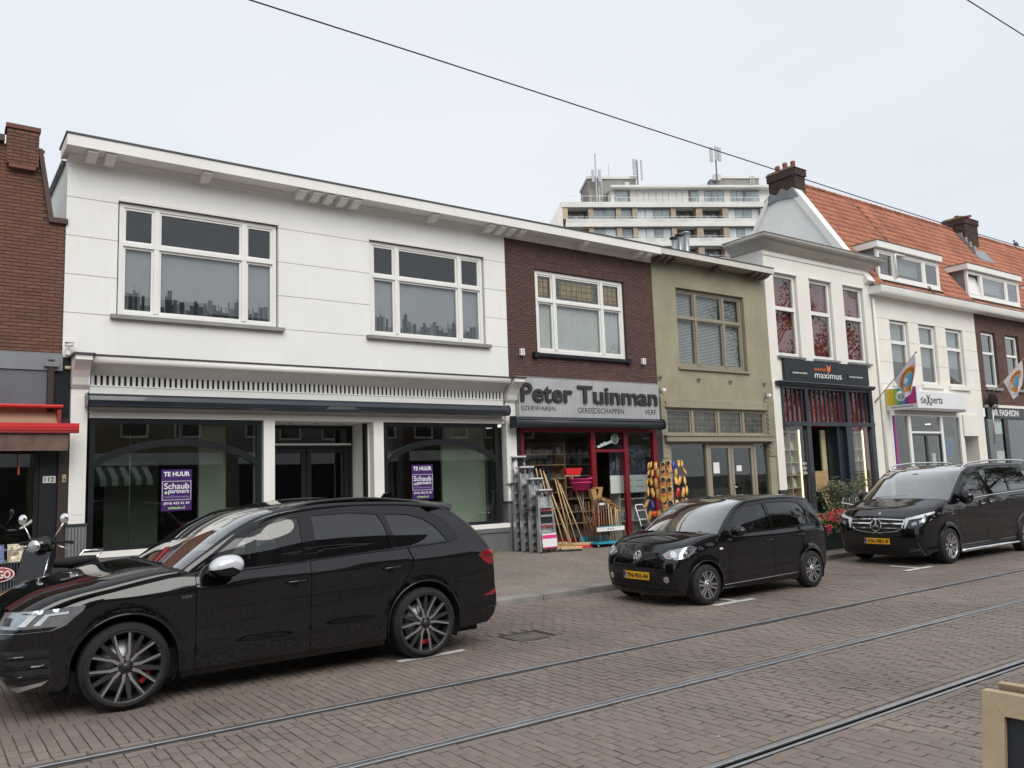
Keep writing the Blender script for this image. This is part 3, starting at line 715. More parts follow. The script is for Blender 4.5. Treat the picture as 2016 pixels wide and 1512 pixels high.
bx('base', 'black_frame', lb_, -3, 1.66, 15.99, 16.1, .2, .55)
np_ = bx('number_plate', mat('enamel_white', (.72, .72, .70), .4), lb_, 1.72, 1.91, 15.975, 15.989, 2.105, 2.22)
text_fit('112', 'black_frame', np_, 1.745, 1.885, 2.125, 2.20, 15.974, .02, .003, name='number')
bl_ = bx('doorbell', mat('brass', (.55, .42, .25), .4, .6), lb_, 2.0, 2.06, 15.915, 15.929, 2.11, 2.24); bx('bell_button', 'black_frame', bl_, 2.02, 2.045, 15.905, 15.915, 2.14, 2.17)
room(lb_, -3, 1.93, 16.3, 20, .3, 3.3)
for (z, c_) in ((1.78, (.05, .08, .14)), (1.62, (.45, .5, .5)), (1.46, (.5, .52, .5))): bx('window_sticker', mat('sticker%d' % (z * 100), c_, .5), lb_, .8, 1.07, 16.005, 16.012, z, z + .14)
bx('wall_grey', 'slate_panel', lb_, -6, -3, 15.99, 16.2, .2, 3.4)
# its red awning
ra = thing('awning', 'red edged awning with tan cloth valance over the corner shop at the left', 'awning', (1, 15.9, 3.4))
mat('awning_red', (.62, .03, .035), .4, var=.06, coat=.3); mat('awning_tan', (.36, .22, .15), .85, var=.12, grain=.08); mat('awning_brown', (.15, .095, .075), .9, var=.2, vscale=5, grain=.08)
MB().prism([(15.95, 3.41), (15.72, 3.41), (15.70, 3.385), (15.72, 3.36), (15.95, 3.36)], 'x', -4, 1.96).build('cassette', 'awning_red', ra)
MB().prism([(15.93, 3.36), (15.90, 3.25), (15.8, 3.14), (15.63, 3.08), (15.55, 3.07), (15.55, 3.055), (15.64, 3.06), (15.82, 3.12), (15.92, 3.23), (15.95, 3.36)], 'x', -4, 1.88).build('cloth', 'awning_tan', ra)
MB().box(-4, 2.17, 15.40, 15.56, 3.005, 3.075).box(-4, 2.17, 15.41, 15.55, 2.965, 3.004).build('front_bar', 'awning_red', ra)
MB().box(-4, 2.17, 15.42, 15.54, 2.915, 2.964).build('lower_bar', mat('awning_red_dark', (.28, .02, .025), .5), ra)
def _val(u, v):
    x = -4 + 6.02 * u; return (x, 15.47 + .006 * math.sin(x * 9) * v, 2.915 - .29 * v)
MB().grid(_val, 60, 3).build('valance', 'awning_brown', ra); MB().grid(lambda u, v: (_val(u, v)[0], _val(u, v)[1] + .004, _val(u, v)[2]), 60, 3).build('valance_lining', 'awning_brown', ra)
MB().box(1.88, 1.94, 15.75, 15.95, 3.1, 3.33).build('arm_bracket', mat('bracket_red', (.25, .02, .025), .5), ra)
MB().tube([(1.35, 15.9, 2.62), (1.355, 15.9, 2.4)], .006, 6).tube([(1.355, 15.9, 2.4), (1.36, 15.9, 2.25)], [.012, .02], 8).build('pull_cord', mat('cord_red', (.65, .12, .08), .6), ra)

# ---------------------------------------------------------------- brown brick hardware shop
hb = thing('hardware_shop_building', 'dark brown brick house over the hardware shop with yellow stained glass', 'building', (14, 16, .25))
HW = (12.38, 15.42, 4.98, 7.13)
wall_mb(11.465, 16.5, 4.3, 7.9, 16.03, .25, [HW]).build('wall', 'mortar', hb)
SOL = (12.30, 15.50, 7.13, 7.34)
lay_bricks(hb, brick_rows(11.47, 16.50, 4.31, 7.88, [HW, SOL]), 16.03, 'brown_brick', 300, .012, key=lambda r: r[0] + .25 * abs(r[2] - 5.5))
_sb = MB().box(-.025, .025, 0, .03, 0, .2).mesh('soldier_brick'); _sb.materials.append(MATS['brown_brick'])
for i in range(52): inst(_sb, 'soldier_brick', hb, Vector((12.33 + i * .0615, 16.012 + random.uniform(-.003, .003), 7.135)) - off(hb))
mat('yellow_glass', (.42, .26, .05), .25, var=.25, vscale=7, coat=.5, stain=.25, stain_col=(.2, .12, .03)); mat('purple_glass', (.10, .06, .055), .25, var=.25, vscale=7, coat=.5); mat('lead_came', (.03, .03, .032), .5)
mat('green_glass', (.02, .11, .05), .3, coat=.5); mat('brown_glass', (.16, .08, .045), .3, coat=.5, var=.15)
hw = upper_window(hb, HW[0] + .02, HW[1] - .02, HW[2] + .04, HW[3] - .01, (13.02, 14.64), 6.36, 'white_gloss', 16.13, .085)
for (a, c) in ((12.55, 12.9), (13.13, 14.53), (14.75, 15.27)):
    g = bx('stained_glass', 'purple_glass', hw, a - .01, c + .01, 16.145, 16.15, 6.42, 7.02)
    w_ = c - a
    bx('yellow_field', 'yellow_glass', g, a + w_ * .1, c - w_ * .1, 16.140, 16.144, 6.52, 6.92)
    bx('border_band', 'brown_glass', g, a, c, 16.140, 16.144, 6.43, 6.50)
    for s in (a, c - .04): bx('corner_glass', 'green_glass', g, s, s + .04, 16.138, 16.1395, 6.45, 6.5)
    n = max(2, int(w_ / .16)); b = MB()
    for i in range(n + 1): b.box(a + w_ * i / n - .004, a + w_ * i / n + .004, 16.132, 16.138, 6.42, 7.02)
    for i in range(5): b.box(a, c, 16.1321, 16.1381, 6.43 + i * .145 - .004, 6.43 + i * .145 + .004)
    tag(b.build('lead_cames', 'lead_came', g), kind='stuff')
mat('net_curtain', (.62, .62, .58), .9, var=.06, vscale=2)
for (a, c) in ((12.5, 12.98), (13.05, 14.6), (14.68, 15.35)):
    MB().grid(lambda u, v: (a + (c - a) * u, 16.20 + .01 * math.sin(u * (c - a) * 40), 5.0 + 1.35 * v), 60, 1).build('curtain', 'net_curtain', hb)
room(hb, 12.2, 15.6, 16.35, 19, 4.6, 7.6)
sl_ = bx('sill', 'black_frame', hb, 12.28, 15.44, 15.92, 16.2, 4.90, 4.985, .006)
for x in (12.2, 15.36): bx('sill_lug', 'black_frame', sl_, x, x + .14, 15.90, 16.05, 4.865, 5.0, .006)
for x, s in ((11.855, 'left'), (15.96, 'right')):
    q = thing('wall_lamp', 'small white up-and-down wall lamp on brown brick, %s of the window' % s, 'lamp', (x, 16, 4.97), 'wall lamps on the brick front')
    bx('body', 'white_gloss', q, x - .055, x + .055, 15.92, 16.0, 4.89, 5.06, .006); bx('slot', 'grey_sill', q, x - .012, x + .012, 15.915, 15.92, 4.90, 5.05)
# brushed sign
mat('brushed_steel', (.48, .485, .49), .42, .3, var=.1, vscale=1.2, grain=.03, streak=.3, stain_col=(.25, .25, .25), sx=(1, 1, 1))
sg = bx('sign_panel', 'brushed_steel', hb, 11.56, 16.26, 15.76, 16.0, 3.38, 4.335)
bx('sign_edge', 'galvanised', sg, 11.55, 16.27, 15.75, 16.0, 4.336, 4.35); bx('panel_joint', 'groove', sg, 13.89, 13.896, 15.757, 15.76, 3.38, 4.33)
mat('sign_black', (.032, .033, .036), .45, var=.1)
def letters(word, x0, x1, z0, z1, Y, bold, depth, m, parent, name='letter'):
    """one object per letter"""
    me = text_mesh(word, bold, 1.0)
    bm = bmesh.new(); bm.from_mesh(me); bpy.data.meshes.remove(me)
    xs = [v.co.x for v in bm.verts]; ys = [v.co.y for v in bm.verts]; ax, bx2, ay, by = min(xs), max(xs), min(ys), max(ys)
    for v in bm.verts:
        v.co = Vector((x0 + (v.co.x - ax) * (x1 - x0) / (bx2 - ax), Y - (depth if v.co.z > 0 else 0), z0 + (v.co.y - ay) * (z1 - z0) / (by - ay))) - off(parent)
    bmesh.ops.remove_doubles(bm, verts=bm.verts, dist=1e-6)
    todo = set(bm.verts); isl = []
    while todo:
        st = [todo.pop()]; cmp_ = set(st)
        while st:
            v = st.pop()
            for e in v.link_edges:
                o = e.other_vert(v)
                if o not in cmp_: cmp_.add(o); todo.discard(o); st.append(o)
        isl.append(cmp_)
    isl.sort(key=lambda c: min(v.co.x for v in c)); grp = []
    for c in isl:
        a, e = min(v.co.x for v in c), max(v.co.x for v in c)
        if grp and a < grp[-1][1] - .3 * (e - a): grp[-1][0].extend(c); grp[-1][1] = max(grp[-1][1], e)
        else: grp.append([list(c), e])
    for vs, _ in grp:
        idx = {v: i for i, v in enumerate(vs)}; S = set(vs)
        me = bpy.data.meshes.new(name); me.from_pydata([v.co for v in vs], [], [tuple(idx[v] for v in f.verts) for f in bm.faces if all(v in S for v in f.verts)])
        me.materials.append(MATS[m]); o = bpy.data.objects.new(name, me); COL.objects.link(o); o.parent = parent
    bm.free()
letters('Peter', 11.60, 13.20, 3.735, 4.20, 15.76, .02, .05, 'sign_black', sg); letters('Tuinman', 13.37, 16.17, 3.735, 4.19, 15.76, .02, .05, 'sign_black', sg)
text_fit('IJZERWAREN', 'sign_black', sg, 11.62, 12.66, 3.50, 3.64, 15.76, .0, .004); text_fit('GEREEDSCHAPPEN', 'sign_black', sg, 13.38, 14.95, 3.495, 3.635, 15.76, .0, .004); text_fit('VERF', 'sign_black', sg, 15.71, 16.13, 3.495, 3.635, 15.76, .0, .004)
MB().prism([(15.76, 3.36), (15.56, 3.35), (15.50, 3.31), (15.475, 3.23), (15.49, 3.16), (15.54, 3.115), (15.76, 3.11)], 'x', 11.30, 16.16, True).build('shutter_box', mat('shutter_box', (.035, .04, .048), .4, var=.1), hb)
for x in (11.27, 16.155): MB().prism([(15.77, 3.38), (15.55, 3.37), (15.48, 3.32), (15.455, 3.23), (15.47, 3.14), (15.53, 3.095), (15.77, 3.09)], 'x', x, x + .035).build('shutter_cap', 'anthracite', hb)
MB().box(11.3, 16.16, 15.478, 15.52, 3.285, 3.295).build('shutter_seam', 'groove', hb)
mat('red_frame', (.20, .012, .022), .35, var=.1)
bx('jamb', 'black_frame', hb, 11.555, 11.665, 15.88, 16.1, .25, 3.3); bx('jamb', 'anthracite', hb, 16.25, 16.46, 15.93, 16.1, .25, 3.4)
fr = MB().box(11.665, 11.765, 15.9, 16.0, .27, 3.12).box(13.89, 14.04, 15.9, 16.0, .27, 3.12).box(15.03, 15.17, 15.9, 16.0, .27, 3.12).box(16.10, 16.25, 15.9, 16.0, .27, 3.12)
fr.box(11.765, 13.89, 15.9, 16.0, 3.03, 3.12).box(14.04, 15.03, 15.9, 16.0, 3.03, 3.12).box(15.17, 16.10, 15.9, 16.0, 3.03, 3.12).box(14.04, 15.03, 15.9, 16.0, 2.52, 2.59).box(11.765, 13.89, 15.9, 16.0, .27, .42).box(15.17, 16.1, 15.9, 16.0, .27, .36)
sf = fr.build('shopfront_frame', 'red_frame', hb)
for (a, c, d, e) in ((11.765, 13.89, .42, 3.03), (14.04, 15.03, 2.59, 3.03), (15.17, 16.10, .36, 3.03)): pane(sf, a, c, d, e, 15.95, 'window_glass')
mat('key_white', (.62, .72, .70), .5); mat('key_grey', (.20, .26, .26), .5)
kk = thing('key_sign', 'white painted key emblem on the pane above the hardware shop door', 'sign', (14.5, 15.94, 2.8))
MB().lathe([(.0, 15.935), (.135, 15.935), (.135, 15.94)], (14.74, 0, 2.86), 'y', 28).build('key_bow', 'key_white', kk); MB().lathe([(0, 15.931), (.10, 15.931), (.10, 15.934)], (14.74, 0, 2.86), 'y', 28).build('bow_face', 'key_grey', kk)
MB().prism([(14.62, 2.83), (14.66, 2.77), (14.16, 2.625), (14.11, 2.65), (14.14, 2.70), (14.22, 2.70), (14.25, 2.75), (14.33, 2.74), (14.36, 2.79), (14.46, 2.78)], 'y', 15.934, 15.94).build('key_blade', 'key_white', kk)
# shop interior with shelves
room(hb, 11.7, 16.4, 16.05, 21.5, .3, 3.1, mat('shop_inner', (.22, .21, .19), .9, var=.2))
mat('shelf_wood', (.50, .35, .19), .6, var=.12); mat('shelf_steel', (.55, .54, .48), .5, var=.08)
PRODC = [(.10, .04, .03), (.03, .05, .12), (.18, .10, .05), (.05, .05, .05), (.22, .16, .1), (.03, .08, .06), (.14, .02, .02), (.3, .28, .25)]
mat('goods', PRODC[0], .5, tones=PRODC, var=.1)
BLUEC = [(.02, .05, .22), (.03, .09, .3), (.12, .05, .3), (.4, .42, .45), (.02, .04, .12), (.05, .2, .25)]
mat('goods_blue', BLUEC[0], .35, tones=BLUEC, var=.05, coat=.4)
def goods_box_mesh(w, d, h, m): me = MB().box(-w / 2, w / 2, -d / 2, d / 2, 0, h, .006).mesh('carton'); me.materials.append(MATS[m]); return me
def bottle_mesh(m): me = MB().lathe([(0, 0), (.038, 0), (.04, .02), (.04, .11), (.016, .15), (.016, .18), (.02, .18), (.02, .21), (0, .21)], (0, 0, 0), 'z', 10).mesh('bottle'); me.materials.append(MATS[m]); return me
_gm = [goods_box_mesh(.14, .14, .17, 'goods'), goods_box_mesh(.2, .16, .11, 'goods'), goods_box_mesh(.1, .1, .22, 'goods')]; _bt = bottle_mesh('goods_blue'); _gb = goods_box_mesh(.09, .1, .2, 'goods_blue')
rs = random.Random(11)
ORD = ['first', 'second', 'third', 'fourth', 'fifth', 'sixth', 'seventh', 'eighth', 'ninth', 'tenth', 'eleventh', 'twelfth', 'thirteenth', 'fourteenth', 'fifteenth']
def shelf_unit(lb, x0, x1, y, zs, wood, meshes, lab2, grp, back=True, dens=1.0):
    t = thing('shop_shelf', lb, 'shelf', ((x0 + x1) / 2, y, .3), 'shelf units in the hardware shop')
    m = 'shelf_wood' if wood else 'shelf_steel'
    for x in (x0, x1 - .03): bx('upright', m, t, x, x + .03, y, y + .36, .3, zs[-1] + .3)
    if back: bx('back_panel', 'shelf_steel' if not wood else 'shop_inner', t, x0, x1, y + .36, y + .38, .3, zs[-1] + .3)
    for z in zs:
        bx('shelf', m, t, x0 + .03, x1 - .03, y, y + .35, z - .028, z)
        x = x0 + .12; nth = 0; rowname = ORD[len(zs) - 1 - zs.index(z)]
        while x < x1 - .1:
            me = rs.choice(meshes)
            if rs.random() < dens:
                o = bpy.data.objects.new('bottle' if me is _bt else 'carton', me); COL.objects.link(o); o.location = (x, y + rs.uniform(.08, .16), z + .001); o.rotation_euler = (0, 0, rs.uniform(-.12, .12))
                tag(o, '%s %s from left, %s shelf from top, %s' % (ORD[nth], 'blue bottle' if me is _bt else 'blue pack' if me is _gb else 'box', rowname, lab2), 'bottle' if me is _bt else 'box', grp); nth += 1
            x += rs.uniform(.14, .24)
shelf_unit('tall wooden shelf full of boxes behind the left hardware window', 11.9, 13.55, 16.55, (.75, 1.15, 1.55, 1.9, 2.25, 2.52), True, _gm, 'wooden shelf in left hardware window', 'boxes on the wooden shop shelf')
shelf_unit('wooden shelf full of boxes right behind the hardware shop door', 13.6, 15.1, 17.2, (.7, 1.0, 1.35, 1.66, 1.96, 2.26, 2.55), True, _gm, 'wooden shelf behind hardware shop door', 'boxes on the shelf behind the door')
shelf_unit('pale steel shelf with blue bottles beside the hardware shop door', 15.1, 16.08, 16.25, (.72, 1.30), False, [_bt, _bt, _gb], 'pale steel shelf by the shop door', 'bottles on the steel shelf')
pic = thing('shop_display_board', 'dark city photograph board with a white lower panel in the right hardware window', 'board', (15.4, 16.2, 1.5))
bx('photo_panel', mat('photo_dark', (.035, .045, .065), .4, var=.9, vscale=5, grain=.35, gscale=16), pic, 14.72, 16.08, 16.16, 16.18, 1.92, 2.72)
for i in range(7): bx('printed_house', mat('photo_house%d' % (i % 3), [(.09, .11, .14), (.13, .10, .09), (.06, .075, .10)][i % 3], .5, var=.6, vscale=14), pic, 14.76 + i * .185, 14.90 + i * .185, 16.155, 16.159, 2.05, 2.28 + .1 * ((i * 5) % 3))
bx('white_panel', mat('panel_white', (.62, .66, .60), .5, var=.04), pic, 14.72, 16.08, 16.16, 16.18, 1.45, 1.915)
for i in range(4): bx('printed_line', 'blind_ink_mid', pic, 15.25 + (i % 2) * .4, 15.5 + (i % 2) * .42, 16.156, 16.16, 1.60 + .16 * (i // 2), 1.613 + .16 * (i // 2))

# ---------------------------------------------------------------- olive house
ob = thing('olive_house', 'olive green plastered house with taupe frames and leaded transom windows', 'building', (19, 16, .25))
mat('olive_stucco', (.325, .30, .21), .85, var=.12, vscale=.8, grain=.06, gscale=80, bump=.25, bscale=60, streak=.18, stain_col=(.15, .135, .085), stain=.15)
mat('taupe', (.29, .258, .20), .55, var=.08, grain=.03, streak=.1, stain_col=(.12, .1, .08)); mat('taupe_dark', (.15, .135, .105), .6, var=.1); mat('taupe_brick', (.31, .285, .205), .8, var=.12, grain=.06, bump=.3, bscale=60)
OW = (17.43, 20.42, 4.90, 7.22)
wall_mb(16.50, 21.52, 3.97, 7.93, 16.0, .28, [OW]).build('wall', 'olive_stucco', ob)
bx('fascia', mat('taupe_white', (.62, .60, .54), .6, var=.06, streak=.15, stain_col=(.3, .28, .24)), ob, 16.425, 21.34, 15.50, 15.53, 7.955, 8.125); bx('roof_edge', 'roof_trim', ob, 16.42, 21.36, 15.48, 16.4, 8.126, 8.15)
bx('soffit', 'taupe', ob, 16.425, 21.34, 15.53, 16.28, 7.945, 7.965); bx('fascia_end', 'taupe_white', ob, 21.34, 21.37, 15.5, 16.0, 7.955, 8.125)
_bo = bracket_mesh(); _bo.materials.append(mat('taupe_brown', (.12, .10, .08), .7))
for x in (16.55, 16.8, 17.1, 18.95, 20.6, 20.9, 21.15): inst(_bo, 'bracket', ob, Vector((x, 15.90, 7.945)) - off(ob))
bx('flat_roof', 'lead', ob, 16.4, 21.5, 16.4, 26, 7.9, 8.0)
ow = upper_window(ob, OW[0] + .02, OW[1] - .02, OW[2] + .03, OW[3] - .01, (18.33, 19.55), 6.37, 'taupe', 16.16, .08)
for x in (18.33, 19.55): MB().tube([(x, 16.05, 5.02), (x + .12, 15.98, 5.08)], .012, 6).build('window_stay', 'taupe', ow)
bx('sill', 'taupe', ob, OW[0] - .06, OW[1] + .05, 15.93, 16.25, 4.84, 4.9)
mat('blind_slat', (.62, .62, .57), .5)
_bs = {}
for (a, c) in ((17.55, 18.24), (18.44, 19.46), (19.66, 20.32)):
    t_ = MB().box(a, c, 16.26, 16.262, 5.0, 7.14).build('venetian_blind', 'interior_dark', ob)
    me = MB().add([(a, 16.225, -.008), (c, 16.225, -.008), (c, 16.25, .018), (a, 16.25, .018), (a, 16.2255, -.0095), (c, 16.2255, -.0095), (c, 16.2505, .0165), (a, 16.2505, .0165)], [(0, 1, 2, 3), (7, 6, 5, 4), (0, 4, 5, 1), (1, 5, 6, 2), (2, 6, 7, 3), (3, 7, 4, 0)]).mesh('blind_slat', off(ob)); me.materials.append(MATS['blind_slat'])
    for k in range(48): inst(me, 'blind_slat', t_, (0, 0, 5.02 + k * .044 + off(ob).z * 0))
for k, x in enumerate((16.58, 18.15, 19.53, 21.12)):
    q = thing('wall_hook', ['small metal wall fitting at the left edge of the olive front', 'small metal wall fitting below the left part of the olive window', 'small metal wall fitting below the right part of the olive window', 'small metal wall fitting at the right edge of the olive front'][k], 'fitting', (x, 16, 4.56), 'old sign fittings on the olive front')
    bx('plate', 'taupe', q, x - .05, x + .05, 15.975, 16.0, 4.50, 4.63); MB().tube([(x, 15.98, 4.57), (x, 15.92, 4.57), (x, 15.92, 4.61)], .018, 6).build('hook', 'taupe_dark', q); bx('rod', 'taupe_dark', q, x - .07, x + .07, 15.945, 15.96, 4.555, 4.575)
for k, x in enumerate((16.58, 21.17)):
    q = thing('security_camera', ['small white camera on the left pier of the olive shop', 'small white camera on the right pier of the olive shop'][k], 'camera', (x, 15.95, 4.2), 'small cameras on the olive shop')
    bx('housing', 'white_gloss', q, x - .06, x + .06, 15.83, 15.93, 4.16, 4.25, .01); bx('bracket', 'grey_sill', q, x - .02, x + .02, 15.93, 16.0, 4.2, 4.28)
bx('lintel', 'taupe_brick', ob, 16.665, 21.06, 15.88, 16.1, 3.735, 3.968, .008)
for (a, c, s) in ((16.47, 16.665, 1), (21.06, 21.36, -1)):
    p_ = bx('pier', 'taupe_brick', ob, a, c, 15.93, 16.1, .22, 4.11)
    z = 2.35; k = 0
    while z < 4.0:
        w = (.05 if k % 2 else 0)
        bx('quoin', 'taupe_brick', p_, a + (0 if s > 0 else w), c - (w if s > 0 else 0), 15.895, 15.93, z, z + .062); z += .07; k += 1
tr = MB(); tr.box(16.67, 21.06, 15.97, 16.08, 3.69, 3.735).box(16.67, 21.06, 15.95, 16.08, 2.935, 3.0)
for x in (16.67, 17.74, 18.84, 19.95, 20.98): tr.box(x, x + .085, 15.965, 16.08, 3.0, 3.69)
tr = tr.build('transom_frame', 'taupe', ob)
mat('leaded_glass', (.05, .055, .04), .2, var=.5, vscale=3, coat=.6)
for (a, c) in ((16.755, 17.74), (17.825, 18.84), (18.925, 19.95), (20.035, 20.98)):
    frame_mb(a + .0, c, 3.0, 3.69, 16.0, 16.06, .05).build('sash', 'taupe', tr)
    g = bx('pane', 'leaded_glass', tr, a + .05, c - .05, 16.03, 16.036, 3.05, 3.64); b = MB()
    for i in range(1, 4): b.box(a + .05, c - .05, 16.022, 16.03, 3.05 + i * .147 - .004, 3.05 + i * .147 + .004)
    for i in range(1, 5): b.box(a + (c - a) * i / 5 - .004, a + (c - a) * i / 5 + .004, 16.0221, 16.0301, 3.05, 3.64)
    tag(b.build('lead_cames', 'grey_sill', g), kind='stuff')
bx('ledge', 'taupe', ob, 16.53, 21.2, 15.78, 16.0, 2.78, 2.93, .01); bx('ledge_top', 'taupe', ob, 16.5, 21.23, 15.75, 15.96, 2.931, 2.96)
dm = MB()
for (a, c) in ((16.67, 16.84), (18.26, 18.37), (20.36, 20.46), (21.12, 21.3)): dm.box(a, c, 15.96, 16.08, .26, 2.72)
dm.box(16.67, 21.3, 15.965, 16.08, 2.721, 2.779).box(16.84, 18.26, 15.96, 16.08, .26, .75).box(20.46, 21.12, 15.96, 16.08, .26, .75)
dm = dm.build('shopfront_frame', 'taupe', ob)
pane(dm, 16.84, 18.26, .75, 2.72, 16.02, 'shop_glass'); pane(dm, 20.46, 21.12, .75, 2.72, 16.02, 'shop_glass')
for (a, c) in ((18.375, 19.33), (19.35, 20.355)):
    d_ = frame_mb(a, c, .3, 2.70, 15.975, 16.05, .10, wb=.35).build('door', 'taupe', ob); pane(d_, a + .1, c - .1, .65, 2.60, 16.01, 'shop_glass')
    if a > 19: bx('door_handle', 'chrome', d_, a + .03, a + .06, 15.95, 15.975, 1.3, 1.55); MB().tube([(a + .045, 15.94, 1.46), (a + .19, 15.94, 1.465)], .012, 8).build('lever', 'chrome', d_)
for (a, c, d, e, lb) in ((18.57, 18.83, 1.88, 2.19, 'white paper notice on the left door of the olive shop'), (19.58, 19.81, 1.92, 2.09, 'small square white paper on the right door of the olive shop')):
    q = bx('notice', 'poster_white', None, a, c, 15.998, 16.003, d, e); tag(q, lb, 'notice', 'paper notices on the olive shop doors')
room(ob, 16.7, 21.3, 16.1, 21, .3, 3.7, mat('olive_inner', (.16, .165, .14), .9, var=.3)); room(ob, 17.2, 20.6, 16.35, 19, 4.7, 7.5)
# flues on the olive roof
fl = thing('flue_group', 'three grey metal flue pipes standing close together on the olive roof', 'flue', (20.4, 18.5, 8))
for k, (x, z, r_) in enumerate(((20.22, 9.72, .085), (20.50, 9.86, .10), (20.82, 9.98, .105))):
    f_ = MB().tube([(x, 18.5, 8), (x, 18.5, z)], r_, 14).build('flue_pipe', 'zinc', fl); MB().lathe([(0, .09), (.06 + r_, .03), (.06 + r_, 0), (r_, -.06)], (x, 18.5, z), 'z', 14).build('cowl', 'anthracite' if k < 2 else 'zinc', f_)

# ---------------------------------------------------------------- cream bookshop with tall windows
mb_ = thing('bookshop_building', 'cream house with a deep cornice, three tall windows and a dark bookshop front', 'building', (24.5, 16, .25))
MW = [(21.98, 23.20, 5.50, 8.22), (23.88, 25.13, 5.50, 8.22), (25.82, 27.06, 5.50, 8.22)]
wall_mb(21.53, 27.50, 4.70, 9.0, 16.0, .3, MW).build('wall', 'cream_stucco', mb_)
bx('pier', 'cream_stucco', mb_, 21.53, 21.90, 15.985, 16.3, 1.30, 4.70); bx('pier', 'cream_stucco', mb_, 26.95, 27.50, 15.985, 16.3, 1.30, 4.70)
bx('pier_base', 'anthracite', mb_, 21.52, 21.91, 15.97, 16.3, .2, 1.30); bx('pier_base', 'anthracite', mb_, 26.94, 27.5, 15.97, 16.3, .2, 1.30)
bx('side_wall', 'cream_stucco', mb_, 21.53, 21.83, 16.3, 26, 7.8, 9.0); bx('flat_roof', 'lead', mb_, 21.6, 27.5, 16.3, 26, 8.85, 8.95)
MB().prism([(16.02, 8.72), (15.97, 8.73), (15.96, 8.77), (16.02, 8.78)], 'x', 21.50, 27.5).build('band', 'cream_stucco', mb_)
cpro = [(16.0, 8.90), (15.93, 8.91), (15.90, 8.96), (15.84, 9.02), (15.76, 9.06), (15.70, 9.08), (15.69, 9.14), (15.62, 9.16), (15.57, 9.22), (15.56, 9.29), (16.3, 9.29), (16.3, 8.9)]
def cornice_ret():
    b = MB(); n = len(cpro) - 2
    for i in range(n - 1):
        (ya, za), (yb, zb) = cpro[i], cpro[i + 1]; oa, ob_ = 16.0 - ya, 16.0 - yb
        b.add([(27.55 + oa, ya, za), (21.53 - oa, ya, za), (21.53 - ob_, yb, zb), (27.55 + ob_, yb, zb)], [(0, 1, 2, 3)], True)
        b.add([(21.53 - oa, ya, za), (21.53 - oa, 17.2, za), (21.53 - ob_, 17.2, zb), (21.53 - ob_, yb, zb)], [(0, 1, 2, 3)], True)
        b.add([(27.55 + oa, ya, za), (27.55 + oa, 16.4, za), (27.55 + ob_, 16.4, zb), (27.55 + ob_, yb, zb)], [(3, 2, 1, 0)], True)
    b.add([(21.09, 15.56, 9.29), (27.99, 15.56, 9.29), (27.99, 17.2, 9.29), (21.09, 17.2, 9.29)], [(0, 1, 2, 3)])
    b.add([(21.53, 16.0, 8.9), (21.09, 17.2, 9.29), (21.53, 17.2, 8.9)], [(0, 1, 2)])
    return b
cornice_ret().build('cornice', mat('cornice_grey', (.52, .50, .45), .65, var=.08, streak=.2, stain_col=(.25, .24, .2)), mb_)
bx('cornice_lead', 'lead', mb_, 21.07, 28.0, 15.54, 17.22, 9.291, 9.315)
mat('red_blind', (.36, .055, .04), .8, var=.08); glass('upper_glass', (.8, .82, .82), 2.4)
for (a, c, d, e) in MW:
    MB().box(a - .03, c + .03, 15.975, 16.02, e, e + .05).build('window_head', 'white_paint', mb_)
    w = frame_mb(a + .02, c - .02, d + .03, e - .01, 16.1, 16.2, .10).box(a + .1, c - .1, 16.08, 16.2, 7.02, 7.14).build('window', 'white_gloss', mb_)
    pane(w, a + .12, c - .12, d + .13, 7.02, 16.15, 'upper_glass'); pane(w, a + .12, c - .12, 7.14, e - .11, 16.15, 'upper_glass')
    bx('sill', 'lead', mb_, a - .08, c + .08, 15.9, 16.15, 5.43, 5.5)
    bx('red_curtain', 'red_blind', mb_, a + .05, c - .05, 16.26, 16.27, d, e)
# dark shopfront
mat('navy_front', (.018, .026, .038), .35, var=.1, grain=.03, coat=.2); mat('sign_navy', (.014, .02, .026), .45, var=.15); mat('orange_ink', (.75, .16, .03), .5)
sg = bx('sign_board', 'sign_navy', mb_, 22.08, 26.80, 15.90, 15.98, 4.72, 5.41)
text_fit('maximus', 'poster_white', sg, 23.66, 25.16, 4.86, 5.06, 15.90, .0, .004); text_fit('BOEKHANDEL', 'orange_ink', sg, 23.66, 24.30, 5.10, 5.19, 15.90, .0, .004)
MB().prism([(24.36, 5.12), (24.34, 5.33), (24.42, 5.26), (24.50, 5.26), (24.57, 5.33), (24.55, 5.14), (24.46, 5.07)], 'y', 15.895, 15.90).build('fox_head', 'orange_ink', sg)
for (a, c, s_) in ((22.36, 23.34, 'BOEKEN & KOFFIE'), (25.50, 26.50, 'E-BOOKS & CADEAUS')):
    p_ = bx('sign_plate', 'black_frame', sg, a, c, 15.892, 15.90, 4.90, 5.06); text_fit(s_, 'poster_white', p_, a + .12, c - .1, 4.955, 5.005, 15.892, .015, .003)
MB().prism([(16.0, 4.69), (15.78, 4.685), (15.76, 4.65), (15.80, 4.62), (15.84, 4.56), (16.0, 4.55)], 'x', 21.66, 26.98).build('front_cornice', 'navy_front', mb_)
sf = MB().box(21.9, 26.95, 15.92, 16.05, 4.47, 4.55).box(21.9, 26.95, 15.90, 16.06, 3.29, 3.42)
for (a, c) in ((21.9, 21.98), (23.08, 23.24), (25.34, 25.52), (26.74, 26.95)): sf.box(a, c, 15.92, 16.06, 3.42, 4.47)
for (a, c) in ((23.05, 23.27), (25.23, 25.57), (26.72, 26.95)): sf.box(a, c, 15.92, 16.06, .25, 3.29)
sf.box(21.9, 23.05, 15.92, 16.06, .25, .85).box(25.57, 26.72, 15.92, 16.06, .25, .85)
sf = sf.build('shopfront_frame', 'navy_front', mb_)
